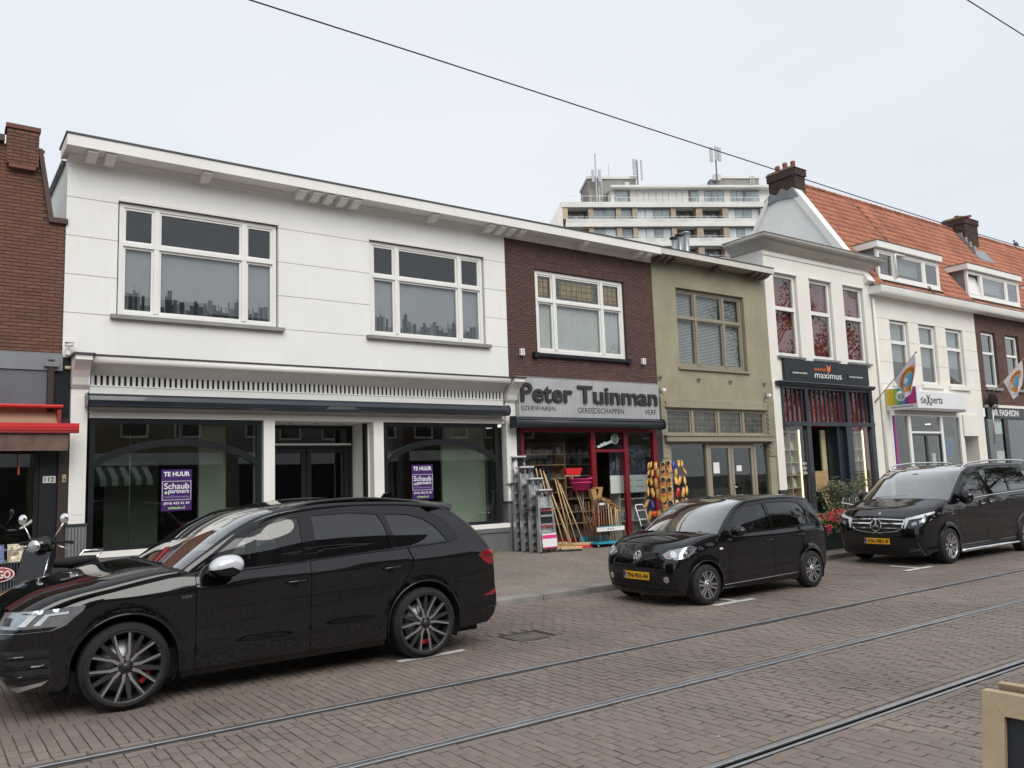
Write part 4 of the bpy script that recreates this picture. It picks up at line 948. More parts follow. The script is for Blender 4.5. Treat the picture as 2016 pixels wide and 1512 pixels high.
for (a, c, n) in ((21.98, 23.08, 4), (23.24, 25.34, 8), (25.52, 26.74, 4)):
    pane(sf, a, c, 3.42, 4.47, 16.0, 'window_glass')
    for i in range(1, n + 1): bx('glazing_bar', 'navy_front', sf, a + (c - a) * i / (n + .5) - .028, a + (c - a) * i / (n + .5) + .028, 15.965, 15.998, 3.42, 4.47)
pane(sf, 21.9, 23.05, .85, 3.29, 16.0, 'window_glass'); pane(sf, 25.57, 26.72, .85, 3.29, 16.0, 'window_glass')
mat('red_room', (.42, .045, .028), .8, var=.06); mat('birch', (.55, .47, .30), .6, var=.06)
room(mb_, 21.9, 26.95, 16.3, 20.5, .35, 4.6, 'red_room', back='red_room')
bx('red_soffit_board', 'red_room', mb_, 21.92, 26.93, 16.32, 16.36, 3.40, 4.56)
dd = frame_mb(23.3, 25.2, .35, 3.28, 17.2, 17.3, .12).box(24.25, 24.55, 17.18, 17.3, .35, 3.2).box(23.42, 25.1, 17.2, 17.3, 2.75, 2.9).build('door', 'navy_front', mb_)
bx('door_return', 'navy_front', mb_, 24.9, 25.23, 16.06, 17.2, .3, 3.29); bx('door_return', 'birch', mb_, 24.62, 24.86, 16.5, 16.56, .9, 3.2)
bx('step', 'navy_front', mb_, 23.0, 25.4, 15.55, 16.1, .2, .42, .01); bx('porch_floor', 'dark_plinth', mb_, 23.27, 25.23, 16.1, 17.3, .2, .43)
LED = mat('led_strip', (1, .95, .75), .5, emit=(1.0, .86, .5), estr=1.6, var=0)
BOOKC = [(.5, .1, .06), (.05, .12, .25), (.6, .55, .45), (.1, .3, .2), (.55, .35, .08), (.05, .05, .06), (.45, .12, .2), (.7, .68, .62)]
mat('book_cover', BOOKC[0], .5, tones=BOOKC, var=.05)
_bk = [MB().box(-w / 2, w / 2, -.015, .015, 0, h).mesh('book') for w, h in ((.16, .24), (.2, .28), (.13, .19), (.24, .3))]
for m_ in _bk: m_.materials.append(MATS['book_cover'])
for (x0, x1, s_) in ((21.95, 22.86, 'left'), (25.75, 26.46, 'right')):
    t = thing('bookcase', 'pale wood bookcase with a glowing edge strip in the %s bookshop window' % s_, 'bookcase', ((x0 + x1) / 2, 16.3, .85), 'bookcases in the bookshop windows')
    for x in (x0, (x0 + x1) / 2, x1 - .03): bx('upright', 'birch', t, x, x + .03, 16.15, 16.45, .85, 3.15)
    bx('back_panel', 'birch', t, x0, x1, 16.45, 16.47, .85, 3.15)
    for z in (.9, 1.35, 1.75, 2.15, 2.55, 3.12):
        bx('shelf', 'birch', t, x0, x1, 16.14, 16.45, z - .03, z)
        if z < 3:
            for k in range(2):
                x = x0 + (x1 - x0) * (.25 + .5 * k) + rs.uniform(-.05, .05); o = bpy.data.objects.new('book', rs.choice(_bk)); COL.objects.link(o); o.location = (x, 16.24, z + .002); o.rotation_euler = (-.18, 0, rs.uniform(-.15, .15))
                tag(o, '%s book on the %s shelf from the bottom in the %s bookshop window' % (('left', 'right')[k], ORD[(.9, 1.35, 1.75, 2.15, 2.55).index(z)], s_), 'book', 'books in the bookshop windows')
    bx('light_strip', LED, t, x1 + .005, x1 + .025, 16.10, 16.14, .88, 3.18)
for k, w_ in enumerate(('KEN', 'OKS', 'KEN')): text_fit(w_, 'poster_white', sf, 22.72, 22.98, 2.05 - .15 * k, 2.14 - .15 * k, 15.998, .01, .002)
bl_ = thing('hanging_lamp', 'orange glowing pendant lamp seen through the bookshop transom', 'lamp', (26.3, 16.9, 3.6))
MB().lathe([(.05, .55), (.12, .5), (.27, .1), (.28, 0), (.26, 0)], (26.25, 16.9, 3.55), 'z', 20).build('shade', mat('lamp_orange', (.8, .16, .03), .6, emit=(1, .16, .02), estr=.9, var=0), bl_); MB().tube([(26.25, 16.9, 4.1), (26.25, 16.9, 4.6)], .01, 6).build('cord', 'black_frame', bl_)

# ---------------------------------------------------------------- white travel shop with flags
vb = thing('travel_shop_building', 'white rendered house with a travel shop, roof dormer and three tall windows', 'building', (31, 16, .25))
VW = [(28.62, 29.88, 4.92, 7.24), (30.63, 31.90, 4.92, 7.24), (32.65, 34.0, 4.92, 7.24)]
vz = [3.80, 4.86, 5.66, 6.46, 7.25, 8.1]
for i in range(5):
    z0_, z1_ = vz[i] + (.007 if i else 0), vz[i + 1] - .007
    if i in (0, 4): wall_mb(27.51, 35.10, z0_, z1_, 16.0, .3, []).build('render_course', 'cream_stucco', vb)
    else:
        xs_ = [27.51, 28.62, 29.88, 30.63, 31.90, 32.65, 34.0, 35.10]
        for k in range(0, 8, 2): wall_mb(xs_[k], xs_[k + 1], z0_, z1_, 16.0, .3, []).build('render_course', 'cream_stucco', vb)
wall_mb(27.515, 35.09, 3.81, 8.09, 16.012, .25, [(h[0] - .015, h[1] + .015, h[2] - .015, h[3] + .015) for h in VW]).build('wall', 'groove_grey', vb)
wall_mb(27.51, 35.10, .2, 3.80, 16.0, .3, [(28.1, 33.2, .19, 3.79), (33.35, 34.45, .19, 3.0)]).build('ground_floor_wall', 'cream_stucco', vb)
MB().tube([(27.56, 15.93, .3), (27.56, 15.93, 7.9)], .045, 10).build('downpipe', 'cream_stucco', vb)
mat('pale_blind', (.5, .53, .51), .8, var=.06)
for k, (a, c, d, e) in enumerate(VW):
    w = frame_mb(a + .02, c - .02, d + .05, e - .01, 16.1, 16.2, .09).box(a + .1, c - .1, 16.08, 16.2, 6.38, 6.50).build('window', 'white_gloss', vb)
    pane(w, a + .11, c - .11, d + .14, 6.38, 16.15, 'upper_glass'); pane(w, a + .11, c - .11, 6.50, e - .1, 16.15, 'upper_glass')
    bx('sill', 'cream_stucco', vb, a - .16, c + .15, 15.91, 16.2, d - .12, d + .04)
    bx('blind', 'pale_blind', vb, a + .06, c - .06, 16.26, 16.27, (5.75, 5.65, 5.7)[k], e)
room(vb, 28.0, 34.6, 16.35, 20, 4.6, 7.6)
bx('alcove_box', 'cream_stucco', vb, 33.26, 34.46, 15.93, 16.0, 3.0, 3.84); bx('alcove_back', 'cream_stucco', vb, 33.2, 34.5, 16.9, 17.0, .2, 3.0); bx('alcove_side', 'cream_stucco', vb, 33.2, 33.349, 16.3, 16.9, .2, 3.0); bx('alcove_side', 'cream_stucco', vb, 34.451, 34.6, 16.3, 16.9, .2, 3.0)
sf = MB().box(28.1, 28.2, 15.98, 16.1, .3, 3.79).box(29.25, 29.43, 15.97, 16.1, .3, 3.79).box(31.55, 31.72, 15.97, 16.1, .3, 3.79).box(33.0, 33.2, 15.97, 16.1, .3, 3.79).box(29.43, 31.55, 15.98, 16.1, 3.09, 3.16)
for (a, c) in ((28.2, 29.25), (29.43, 31.55), (31.72, 33.0)): sf.box(a, c, 15.98, 16.1, 3.72, 3.79)
sf = sf.build('shopfront_frame', 'white_gloss', vb)
for (a, c, d, e) in ((28.2, 29.25, .4, 3.72), (29.43, 31.55, 3.16, 3.72), (31.72, 33.0, .4, 3.72), (29.43, 30.48, .4, 3.09), (30.50, 31.55, .4, 3.09)): pane(sf, a, c, d, e, 16.03, 'shop_glass')
frame_mb(29.44, 30.49, .32, 3.08, 16.0, 16.06, .07).build('door', 'anthracite', sf); frame_mb(30.495, 31.54, .32, 3.08, 16.0, 16.06, .07).build('door', 'anthracite', sf)
room(vb, 28.0, 33.3, 16.12, 21, .3, 3.79, mat('travel_inner', (.20, .17, .14), .9, var=.3), back=mat('travel_back', (.33, .12, .06), .9, var=.3))
for k, (c_) in enumerate(((.03, .12, .45), (.05, .05, .25), (.55, .03, .2))): bx('coloured_strip', mat('strip%d' % k, c_, .5), sf, 28.21 + .09 * k, 28.29 + .09 * k, 16.02, 16.028, .45, 3.7)
for (x, z) in ((28.7, 3.45), (32.2, 3.5)):
    q = thing('spot_lamp', 'lit ceiling spot behind the %s travel shop window' % ('left' if x < 30 else 'right'), 'lamp', (x, 16.8, z), 'lit spots in the travel shop')
    MB().lathe([(0, 0), (.10, 0), (.10, .02)], (x, 16.8, z), 'z', 14).build('lens', mat('spot_glow', (1, .9, .7), .5, emit=(1, .85, .6), estr=3, var=0), q); MB().lathe([(.11, 0), (.09, .16), (0, .16)], (x, 16.8, z + .021), 'z', 14).build('can', 'anthracite', q)
bx('window_card', mat('card_blue', (.02, .1, .35), .5), sf, 31.95, 32.35, 16.04, 16.05, 2.2, 2.9); bx('window_card', 'poster_white', sf, 30.85, 31.1, 16.04, 16.05, 1.9, 2.35)
# light box with lettering, and the projecting sign
lb2 = thing('light_box_sign', 'long white light box sign with dark travel agency lettering', 'sign', (31, 15.8, 4.3))
bx('box', mat('lightbox', (.72, .74, .76), .4, var=.03), lb2, 28.4, 32.9, 15.62, 15.99, 3.98, 4.60, .015); bx('box_underside', 'grey_sill', lb2, 28.4, 32.9, 15.64, 15.98, 3.90, 3.979)
mat('sign_ink', (.05, .055, .06), .5)
text_fit('Vakantie', 'sign_ink', lb2, 28.55, 30.0, 4.15, 4.43, 15.62, .01, .005); text_fit('X', 'sign_ink', lb2, 30.0, 30.27, 4.10, 4.48, 15.62, .04, .006); text_fit('perts', 'sign_ink', lb2, 30.29, 31.15, 4.08, 4.40, 15.62, .01, .005)
cs = thing('projecting_sign', 'square projecting sign with rainbow stripes and a round white logo', 'sign', (27.95, 15.4, 3.9))
bx('case', 'lightbox', cs, 27.90, 28.12, 14.85, 15.97, 3.88, 4.64)
for k, c_ in enumerate([(.62, .47, .03), (.62, .42, .04), (.28, .45, .05), (.04, .28, .32), (.08, .2, .42), (.16, .06, .25), (.55, .05, .22), (.48, .06, .25)]):
    a = 15.95 - k * 1.08 / 8; bx('stripe', mat('rainbow%d' % k, c_, .4, var=.05), cs, 27.892, 27.90, a - 1.08 / 8, a, 4.05, 4.62)
FR = Matrix(((0, 1, 0, 27.89), (-1, 0, 0, 0), (0, 0, 1, 0), (0, 0, 0, 1)))     # a sign that faces -X: x runs towards the street
b = MB().lathe([(0, 0), (.19, 0), (.19, .003)], (27.887, 15.41, 4.34), 'x', 28); b.build('logo_disc', 'poster_white', cs)
FRl = Matrix(((0, 1, 0, 0), (-1, 0, 0, 0), (0, 0, 1, 0), (0, 0, 0, 1)))
def sign_text(s_, m, parent, y0, y1, z0, z1, X, bold): text_fit(s_, m, parent, -y0, -y1, z0, z1, X, bold, .003, frame=Matrix.Translation(-off(parent)) @ FRl)
sign_text('VX', mat('logo_teal', (.02, .2, .2), .5), cs, 15.53, 15.27, 4.24, 4.44, 27.886, .03)
sign_text('VakantieXperts', 'sign_ink', cs, 15.80, 14.99, 3.93, 4.0, 27.899, .02)

# ---------------------------------------------------------------- brown brick fashion shop at the right edge
fb = thing('fashion_shop_building', 'brown brick house with a black fashion shop front at the right edge', 'building', (40, 16, .25))
FW = [(35.60, 36.85, 5.02, 7.36), (37.74, 38.98, 5.02, 7.36), (40.0, 41.3, 5.02, 7.36), (42.2, 43.5, 5.02, 7.36)]
wall_mb(35.10, 48, 4.2, 8.1, 16.03, .3, FW).build('wall', 'mortar', fb)
FBB = [(.125, .07, .055), (.145, .08, .063), (.11, .06, .05), (.15, .088, .07)]
mat('umber_brick', FBB[0], .85, var=.1, vscale=3, grain=.1, gscale=90, tones=FBB)
lay_bricks(fb, brick_rows(35.10, 44, 4.22, 8.08, FW), 16.03, 'umber_brick', 0, .012)
for (a, c, d, e) in FW:
    w = frame_mb(a + .02, c - .02, d + .03, e - .02, 16.12, 16.22, .10).box(a + .1, c - .1, 16.1, 16.22, 6.42, 6.52).build('window', 'white_gloss', fb)
    pane(w, a + .12, c - .12, d + .13, 6.42, 16.17, 'upper_glass'); pane(w, a + .12, c - .12, 6.52, e - .12, 16.17, 'upper_glass'); bx('sill', 'grey_sill', fb, a - .06, c + .06, 15.93, 16.2, d - .12, d)
    bx('curtain', 'pale_blind', fb, a + .1, a + .62, 16.3, 16.31, d, e); room(fb, a - .1, c + .1, 16.36, 18, d - .2, e + .2)
bx('shop_cornice', 'cream_stucco', fb, 35.3, 48, 15.88, 16.05, 4.17, 4.28)
sg = bx('sign_band', 'black_frame', fb, 35.3, 48, 15.93, 16.03, 3.72, 4.169)
text_fit('OR FASHION', 'poster_white', sg, 35.62, 38.05, 3.83, 4.10, 15.93, .02, .006)
for x in (35.25, 35.42): pass
MB().tube([(35.36, 15.75, 4.25), (35.36, 15.80, 2.7)], .035, 8).build('awning_arm', 'galvanised', fb); MB().lathe([(0, 0), (.09, 0), (.09, .3), (0, .3)], (35.3, 15.7, 4.22), 'x', 14).build('awning_roll', 'galvanised', fb)
sf = MB().box(35.15, 35.35, 15.98, 16.1, .25, 3.72).box(36.75, 37.1, 15.98, 16.1, .25, 3.72).box(39.4, 39.6, 15.98, 16.1, .25, 3.72).box(35.35, 36.75, 15.98, 16.1, .25, .5).box(37.1, 39.4, 15.98, 16.1, .25, .5).build('shopfront_frame', 'black_frame', fb)
pane(sf, 35.35, 36.75, .5, 3.72, 16.03, 'shop_glass'); pane(sf, 37.1, 39.4, .5, 3.72, 16.03, 'shop_glass'); room(fb, 35.2, 47, 16.12, 21, .3, 3.7, mat('fashion_inner', (.13, .13, .125), .9, var=.3)); bx('wall_lower', 'umber_brick', fb, 39.6, 48, 16.0, 16.1, .2, 3.72)
bx('window_poster', 'lightbox', sf, 35.9, 36.7, 16.05, 16.06, 3.1, 3.6); bx('window_poster', 'lightbox', sf, 36.0, 36.7, 16.05, 16.06, 1.9, 2.4)
ph = thing('parasol_cover', 'black cloth cover bundled at the foot of the right flagpole', 'cover', (35.35, 15.7, 4.4))
MB().ico((35.42, 15.75, 4.42), .26, 2, .12, (.9, .7, 1.2)).build('bundle', mat('black_cloth', (.012, .012, .014), .9, var=.2), ph)
# ---------------------------------------------------------------- orange pantile roof over the travel and fashion shops
TR = [(.50, .20, .125), (.46, .178, .11), (.55, .23, .145), (.40, .155, .10), (.48, .205, .13), (.37, .145, .10), (.52, .21, .13)]
mat('pantile', TR[0], .75, var=.14, vscale=.7, grain=.1, gscale=40, tones=TR, stain=.35, stain_col=(.20, .085, .06))
mat('ridge_clay', (.30, .11, .07), .8, tones=[(.33, .12, .075), (.24, .09, .065), (.38, .15, .09)], var=.12, grain=.1)
EV, RG = (15.86, 8.33), (19.15, 13.3)            # eave and ridge (y, z)
SL = math.hypot(RG[0] - EV[0], RG[1] - EV[1]); SA = math.atan2(RG[1] - EV[1], RG[0] - EV[0])
rf = thing('tiled_roof', 'steep orange pantile roof running to the right edge, with chimneys on its ridge', 'roof', (27.5, 15.9, 8.3))
MB().prism([(EV[0], EV[1] - .03), (RG[0], RG[1] - .03), (RG[0] + 3.3, EV[1] - .03)], 'x', 27.52, 75).build('roof_deck', mat('roof_deck', (.10, .05, .035), .9), rf)
DORM = [(28.48, 32.96), (35.22, 40.0), (42.4, 47)]
def tile_verts(L=.40, W=.235, n=7):
    vs = []; fs = []
    def h(u): return .030 * math.sin(u * 2 * math.pi - .6) + (.028 if u > .82 else 0) * (u - .82) / .18
    for j, (t, lift) in enumerate(((0, .058), (L, .012))):
        for i in range(n + 1):
            u = i / n; vs.append((u * W, t, h(u) + lift))
    for i in range(n + 1): vs.append((i / n * W, 0, h(i / n) + .006))
    for i in range(n): fs.append((i, i + 1, n + 2 + i, n + 1 + i)); fs.append((2 * n + 2 + i, 2 * n + 3 + i, i + 1, i))
    return vs, fs
def lay_tiles():
    vs, fs = tile_verts(); rows = []
    MR = Matrix.Rotation(SA, 4, 'X')
    g = .325; nr = int(SL / g)
    pts = []
    for r in range(nr + 1):
        s = -.06 + r * g
        y, z = EV[0] + math.cos(SA) * s, EV[1] + math.sin(SA) * s
        x = 27.62
        while x < 62:
            ok = not any(a - .05 < x + .1 < c + .05 and 16.1 < y + .1 and z < 10.05 for a, c in DORM)
            if ok: pts.append((x, y, z))
            x += .205
    me = MB().add(vs, fs, True).mesh('roof_tile'); me.materials.append(MATS['pantile'])
    pts.sort(key=lambda p: p[0] ** 2 + p[1] ** 2)
    vis = [p for p in pts if p[1] > 16.3]; big = set(vis[:300])
    b = MB()
    for p in pts:
        rz = random.uniform(-.012, .012); dz = random.uniform(-.004, .006)
        if p in big: inst(me, 'roof_tile', rf, Vector((p[0], p[1], p[2] + dz)) - off(rf), (SA, 0, rz))
        else:
            M = Matrix.Translation((p[0], p[1], p[2] + dz)) @ Matrix.Rotation(rz, 4, 'Z') @ MR
            b.add([M @ Vector(v) for v in vs], fs, True)
    o = b.build('roof_tiles', 'pantile', rf, fast=True); o['kind'] = 'stuff'; o.data.polygons.foreach_set('use_smooth', [True] * len(o.data.polygons))
lay_tiles()
_rt = MB().lathe([(.11, 0), (.115, .02), (.13, .02), (.135, .06), (.115, .08), (.11, .40), (.10, .40)], (0, 0, 0), 'x', 10, True, 0, math.pi).mesh('ridge_tile'); _rt.materials.append(MATS['ridge_clay'])
for i in range(86): inst(_rt, 'ridge_tile', rf, Vector((28.1 + i * .385, RG[0] + random.uniform(-.012, .012), RG[1] - .01 + random.uniform(-.008, .008))) - off(rf), (0, random.uniform(-.02, .02), random.uniform(-.02, .02)))
def slope_pt(x, s, h=0.0): return (x, EV[0] + math.cos(SA) * s - math.sin(SA) * h, EV[1] + math.sin(SA) * s + math.cos(SA) * h)
b = MB()
for k in range(17):
    a = .2 + k * .33
    P = [slope_pt(31.95 + dx, a + ds, .05 + .01 * (k % 2)) for dx, ds in ((0, 0), (.16, 0), (.16, .36), (0, .36))]; Q = [slope_pt(31.95 + dx, a + ds, .0) for dx, ds in ((0, 0), (.16, 0), (.16, .36), (0, .36))]
    b.add(P + Q, [(0, 1, 2, 3), (0, 4, 5, 1), (1, 5, 6, 2), (2, 6, 7, 3), (3, 7, 4, 0)])
tag(b.build('party_line', mat('dark_tile', (.10, .05, .04), .8, var=.2), rf), kind='stuff')
# white box gutter
MB().prism([(16.0, 8.06), (15.62, 8.04), (15.56, 8.06), (15.53, 8.12), (15.50, 8.26), (15.50, 8.33), (15.86, 8.33), (16.0, 8.33)], 'x', 27.42, 75).build('gutter', 'white_paint', rf); bx('gutter_lip', 'lead', rf, 27.40, 75, 15.48, 15.9, 8.331, 8.35)
# gable wall with white verge
MB().prism([(15.95, 8.4), (18.55, 12.62), (19.8, 12.62), (22.7, 8.4)], 'x', 27.25, 27.50).build('gable_wall', 'white_stucco', rf)
MB().prism([(15.80, 8.50), (16.02, 8.40), (18.62, 12.45), (18.62, 12.80), (18.50, 12.74)], 'x', 27.18, 27.62).build('verge_board', 'white_paint', rf); MB().prism([(22.85, 8.4), (22.6, 8.4), (19.75, 12.5), (19.75, 12.76)], 'x', 27.15, 27.62).build('verge_board', 'white_paint', rf)
# chimneys
mat('chimney_brick', (.075, .045, .04), .9, tones=[(.08, .05, .043), (.062, .04, .037), (.10, .058, .046)], var=.15, grain=.1); mat('moss_cap', (.24, .19, .11), .9, var=.3, vscale=6, stain=.6, stain_col=(.30, .22, .05)); mat('clay_pot', (.22, .075, .045), .7, var=.2)
def chimney(lb, x0, x1, y0, y1, z0, z1, pots, yellow=False):
    t = thing('chimney', lb, 'chimney', ((x0 + x1) / 2, (y0 + y1) / 2, z0), 'brick chimneys on the tiled roof')
    MB().box(x0 + .01, x1 - .01, y0 + .01, y1 - .01, z0, z1).build('core', 'mortar', t)
    b = MB(); z = z0; k = 0
    def course(a0, a1, c0, c1, z, o):
        for (ya, side) in ((c0, -1), (c1, 1)):
            for (p, q, _, _) in brick_rows(a0 + (o % 2) * .0, a1, z, z + .05, []): b.box(p, q, min(ya, ya + side * .0) - .012, ya + .012, z, z + .05)
        for xa in (a0, a1):
            y = c0 + .02 + (.1 if o % 2 else 0)
            while y < c1 - .05: b.box(xa - .012, xa + .012, y, min(y + .2, c1), z, z + .05); y += .21
    while z < z1 - .05:
        e = .05 if z > z1 - .28 else 0
        course(x0 - e, x1 + e, y0 - e, y1 + e, z, k); z += .061; k += 1
    tag(b.build('brickwork', 'chimney_brick', t, fast=True), kind='stuff')
    MB().box(x0 - .05, x1 + .05, y0 - .05, y1 + .05, z1 - .27, z1 - .01).build('corbel', 'chimney_brick', t)
    MB().prism([(y0 - .1, z1), (y1 + .1, z1), (y1 - .05, z1 + .09), (y0 + .05, z1 + .09)], 'x', x0 - .08, x1 + .08).build('cap', 'moss_cap', t)
    for (px_, py_, r_, h_) in pots: MB().lathe([(r_, 0), (r_ * 1.1, .03), (r_ * .9, h_ * .6), (r_ * 1.05, h_ * .85), (r_ * .85, h_), (r_ * .6, h_), (r_ * .6, h_ - .1)], (px_, py_, z1 + .08), 'z', 12).build('chimney_pot', 'clay_pot', t)
    return t
c1_ = chimney('brick chimney with three clay pots above the white gable', 27.3, 27.95, 18.55, 19.75, 12.55, 13.62, [(27.6, 19.5, .10, .34), (27.6, 19.15, .10, .36), (27.62, 18.8, .095, .32)])
MB().prism([(18.35, 12.38), (18.6, 12.82), (18.85, 12.75), (19.1, 12.92), (19.35, 12.70), (19.6, 12.85), (19.9, 12.66), (19.95, 12.4), (19.4, 12.52)], 'x', 27.16, 27.24).build('lead_flashing', 'lead', c1_)
c2_ = chimney('lower brick chimney with a mossy yellow cap on the ridge further right', 40.6, 41.9, 18.5, 19.5, 12.3, 13.75, [(41.0, 19.0, .12, .2), (41.3, 19.0, .13, .18)])
for k in range(3): MB().box(41.05 + .25 * k, 41.15 + .25 * k, 18.6, 19.4, 13.85 + .06 * k, 13.95 + .06 * k).build('cap_stone', 'clay_pot', c2_)
for k in range(4): P = slope_pt(40.5 - .0, 4.3 + .32 * k, .06); bx('lead_soaker', 'zinc', c2_, 40.42, 40.58, P[1] - .12, P[1] + .25, P[2] - .05, P[2] + .25)
P = slope_pt(41.2, 4.25, .06); MB().add([slope_pt(40.5, 3.75, .07), slope_pt(42.0, 3.75, .07), slope_pt(42.0, 4.5, .09), slope_pt(40.5, 4.5, .09), slope_pt(40.5, 3.75, .03), slope_pt(42.0, 3.75, .03), slope_pt(42.0, 4.5, .03), slope_pt(40.5, 4.5, .03)], [(0, 1, 2, 3), (0, 4, 5, 1), (1, 5, 6, 2), (3, 2, 6, 7), (0, 3, 7, 4)]).build('lead_apron', 'zinc', c2_)
# dormers
def dormer(lb, x0, x1, open_left=False):
    t = thing('dormer', lb, 'dormer', ((x0 + x1) / 2, 16.2, 8.8), 'flat-roofed dormers in the tiled roof')
    zr = 10.0; yb = EV[0] + (zr - EV[1]) / math.tan(SA)
    fas = MB().box(x0 - .16, x1 + .08, 16.03, 16.07, 9.97, 10.21).box(x0 - .16, x0 - .12, 16.07, yb + .2, 9.97, 10.21).box(x1 + .04, x1 + .08, 16.07, yb + .2, 9.97, 10.21).build('fascia', 'white_paint', t)
    bx('roof_sheet', 'roof_trim', t, x0 - .18, x1 + .10, 16.01, yb + .25, 10.211, 10.235); bx('soffit', 'white_paint', t, x0 - .12, x1 + .04, 16.07, yb + .1, 9.971, 9.99)
    for xa in (x0 + .01, x1 - .05): MB().prism([(16.25, 8.8), (16.25, 9.95), (yb + .05, 9.95)], 'x', xa, xa + .04).build('cheek', 'lead', t)
    fr = frame_mb(x0, x1, 8.83, 9.95, 16.17, 16.27, .12); d1, d2 = x0 + (x1 - x0) * .26, x0 + (x1 - x0) * .74
    for d in (d1, d2): fr.box(d - .10, d + .10, 16.165, 16.27, 8.95, 9.83)
    fr = fr.build('window', 'white_gloss', t)
    for k, (a, c) in enumerate(((x0 + .12, d1 - .1), (d1 + .1, d2 - .1), (d2 + .1, x1 - .12))):
        if k == 0 and open_left:
            s = frame_mb(a + .01, c - .01, 8.96, 9.82, -.03, .03, .06); s.box(a + .07, c - .07, -.003, .003, 9.02, 9.76)
            M = Matrix.Translation((0, 16.2, 8.96)) @ Matrix.Rotation(-.22, 4, 'X') @ Matrix.Translation((0, 0, -8.96)); s.xf(M); s.build('open_sash', 'white_gloss', fr)
        else:
            frame_mb(a, c, 8.95, 9.83, 16.19, 16.25, .05).build('sash', 'white_gloss', fr); pane(fr, a + .05, c - .05, 9.0, 9.78, 16.215, 'upper_glass')
    bx('sill', 'white_paint', t, x0 - .02, x1 + .02, 16.12, 16.25, 8.78, 8.83)
    bx('blind', 'pale_blind', t, d1 + .12, d2 - .1, 16.4, 16.41, 9.2, 9.9); room(t, x0 + .1, x1 - .1, 16.5, 17.0, 8.7, 9.9)
    return t
dm1 = dormer('white flat-roofed dormer nearest the bookshop, with a bent drain pipe', 28.5, 32.95)
MB().tube([(30.3, 16.1, 9.86), (29.62, 16.08, 9.84), (29.58, 16.08, 9.75), (29.58, 16.08, 8.9)], .04, 8).build('drain_pipe', 'white_gloss', dm1)
dormer('white flat-roofed dormer with its left window tilted open', 35.24, 39.98, True); dormer('white dormer cut by the right edge of the picture', 42.4, 47)
bd = thing('pigeon', 'grey pigeon sitting on the roof ridge at the far right', 'bird', (47.6, 19.15, 13.42))
b = MB().ico((47.6, 19.15, 13.60), .13, 2, 0, (1.5, .8, .9)).ico((47.42, 19.15, 13.74), .06, 1, 0, (1.1, .9, 1)).tube([(47.75, 19.15, 13.6), (48.0, 19.15, 13.52)], [.06, .02], 6); b.build('body', mat('pigeon_grey', (.12, .12, .13), .8, var=.2), bd)
MB().tube([(47.37, 19.15, 13.735), (47.31, 19.15, 13.72)], [.015, .004], 5).build('beak', 'black_frame', bd); MB().tube([(47.58, 19.12, 13.5), (47.58, 19.12, 13.40)], .01, 5).build('leg', 'clay_pot', bd); MB().tube([(47.58, 19.18, 13.5), (47.58, 19.18, 13.40)], .01, 5).build('leg', 'clay_pot', bd)

# ---------------------------------------------------------------- apartment block behind the roofs
ap = thing('apartment_block', 'tall pale apartment block with long balconies far behind the roofs', 'building', (0, 0, 0))
AX = Matrix(((.866, .5, 0, 87.84), (-.5, .866, 0, 81.75), (0, 0, 1, 0), (0, 0, 0, 1)))      # local x along the face, y into the block
mat('ap_concrete', (.72, .71, .67), .8, var=.07, vscale=.3, streak=.1, stain_col=(.4, .38, .35)); mat('ap_parapet', (.64, .64, .61), .8, var=.1, vscale=.5); mat('ap_brown', (.40, .32, .24), .7, var=.15); mat('ap_dark', (.15, .15, .15), .6, var=.2); mat('ap_grey', (.27, .26, .24), .8, var=.1); mat('ap_glass', (.24, .29, .31), .12, var=.25, vscale=.6, coat=.6); mat('ap_curtain', (.5, .55, .56), .4, var=.12, vscale=.8, coat=.5); mat('ap_shutter', (.56, .56, .54), .6, var=.05)
def A(b, name, m, parent=None): return b.xf(AX).build(name, m, parent or ap)
A(MB().box(-15.6, 22, 2.2, 14, 0, 41.2), 'core', 'ap_dark')
bays = [(-14.5, -11.43, 'log'), (-10.68, -7.31, 'win'), (-6.56, -4.87, 'win'), (-4.12, .91, 'win'), (1.67, 4.72, 'log'), (5.68, 8.76, 'log'), (9.62, 14.57, 'win'), (15.34, 18.5, 'win'), (19.2, 21.9, 'log')]
zs_ = [(39.4, 41.11), (36.45, 38.18), (33.5, 35.25), (30.55, 32.3), (27.6, 29.4)]
rp = random.Random(3)
A(MB().box(-15.5, 22, -.25, 2.3, 41.11, 41.9), 'roof_slab', 'ap_concrete')
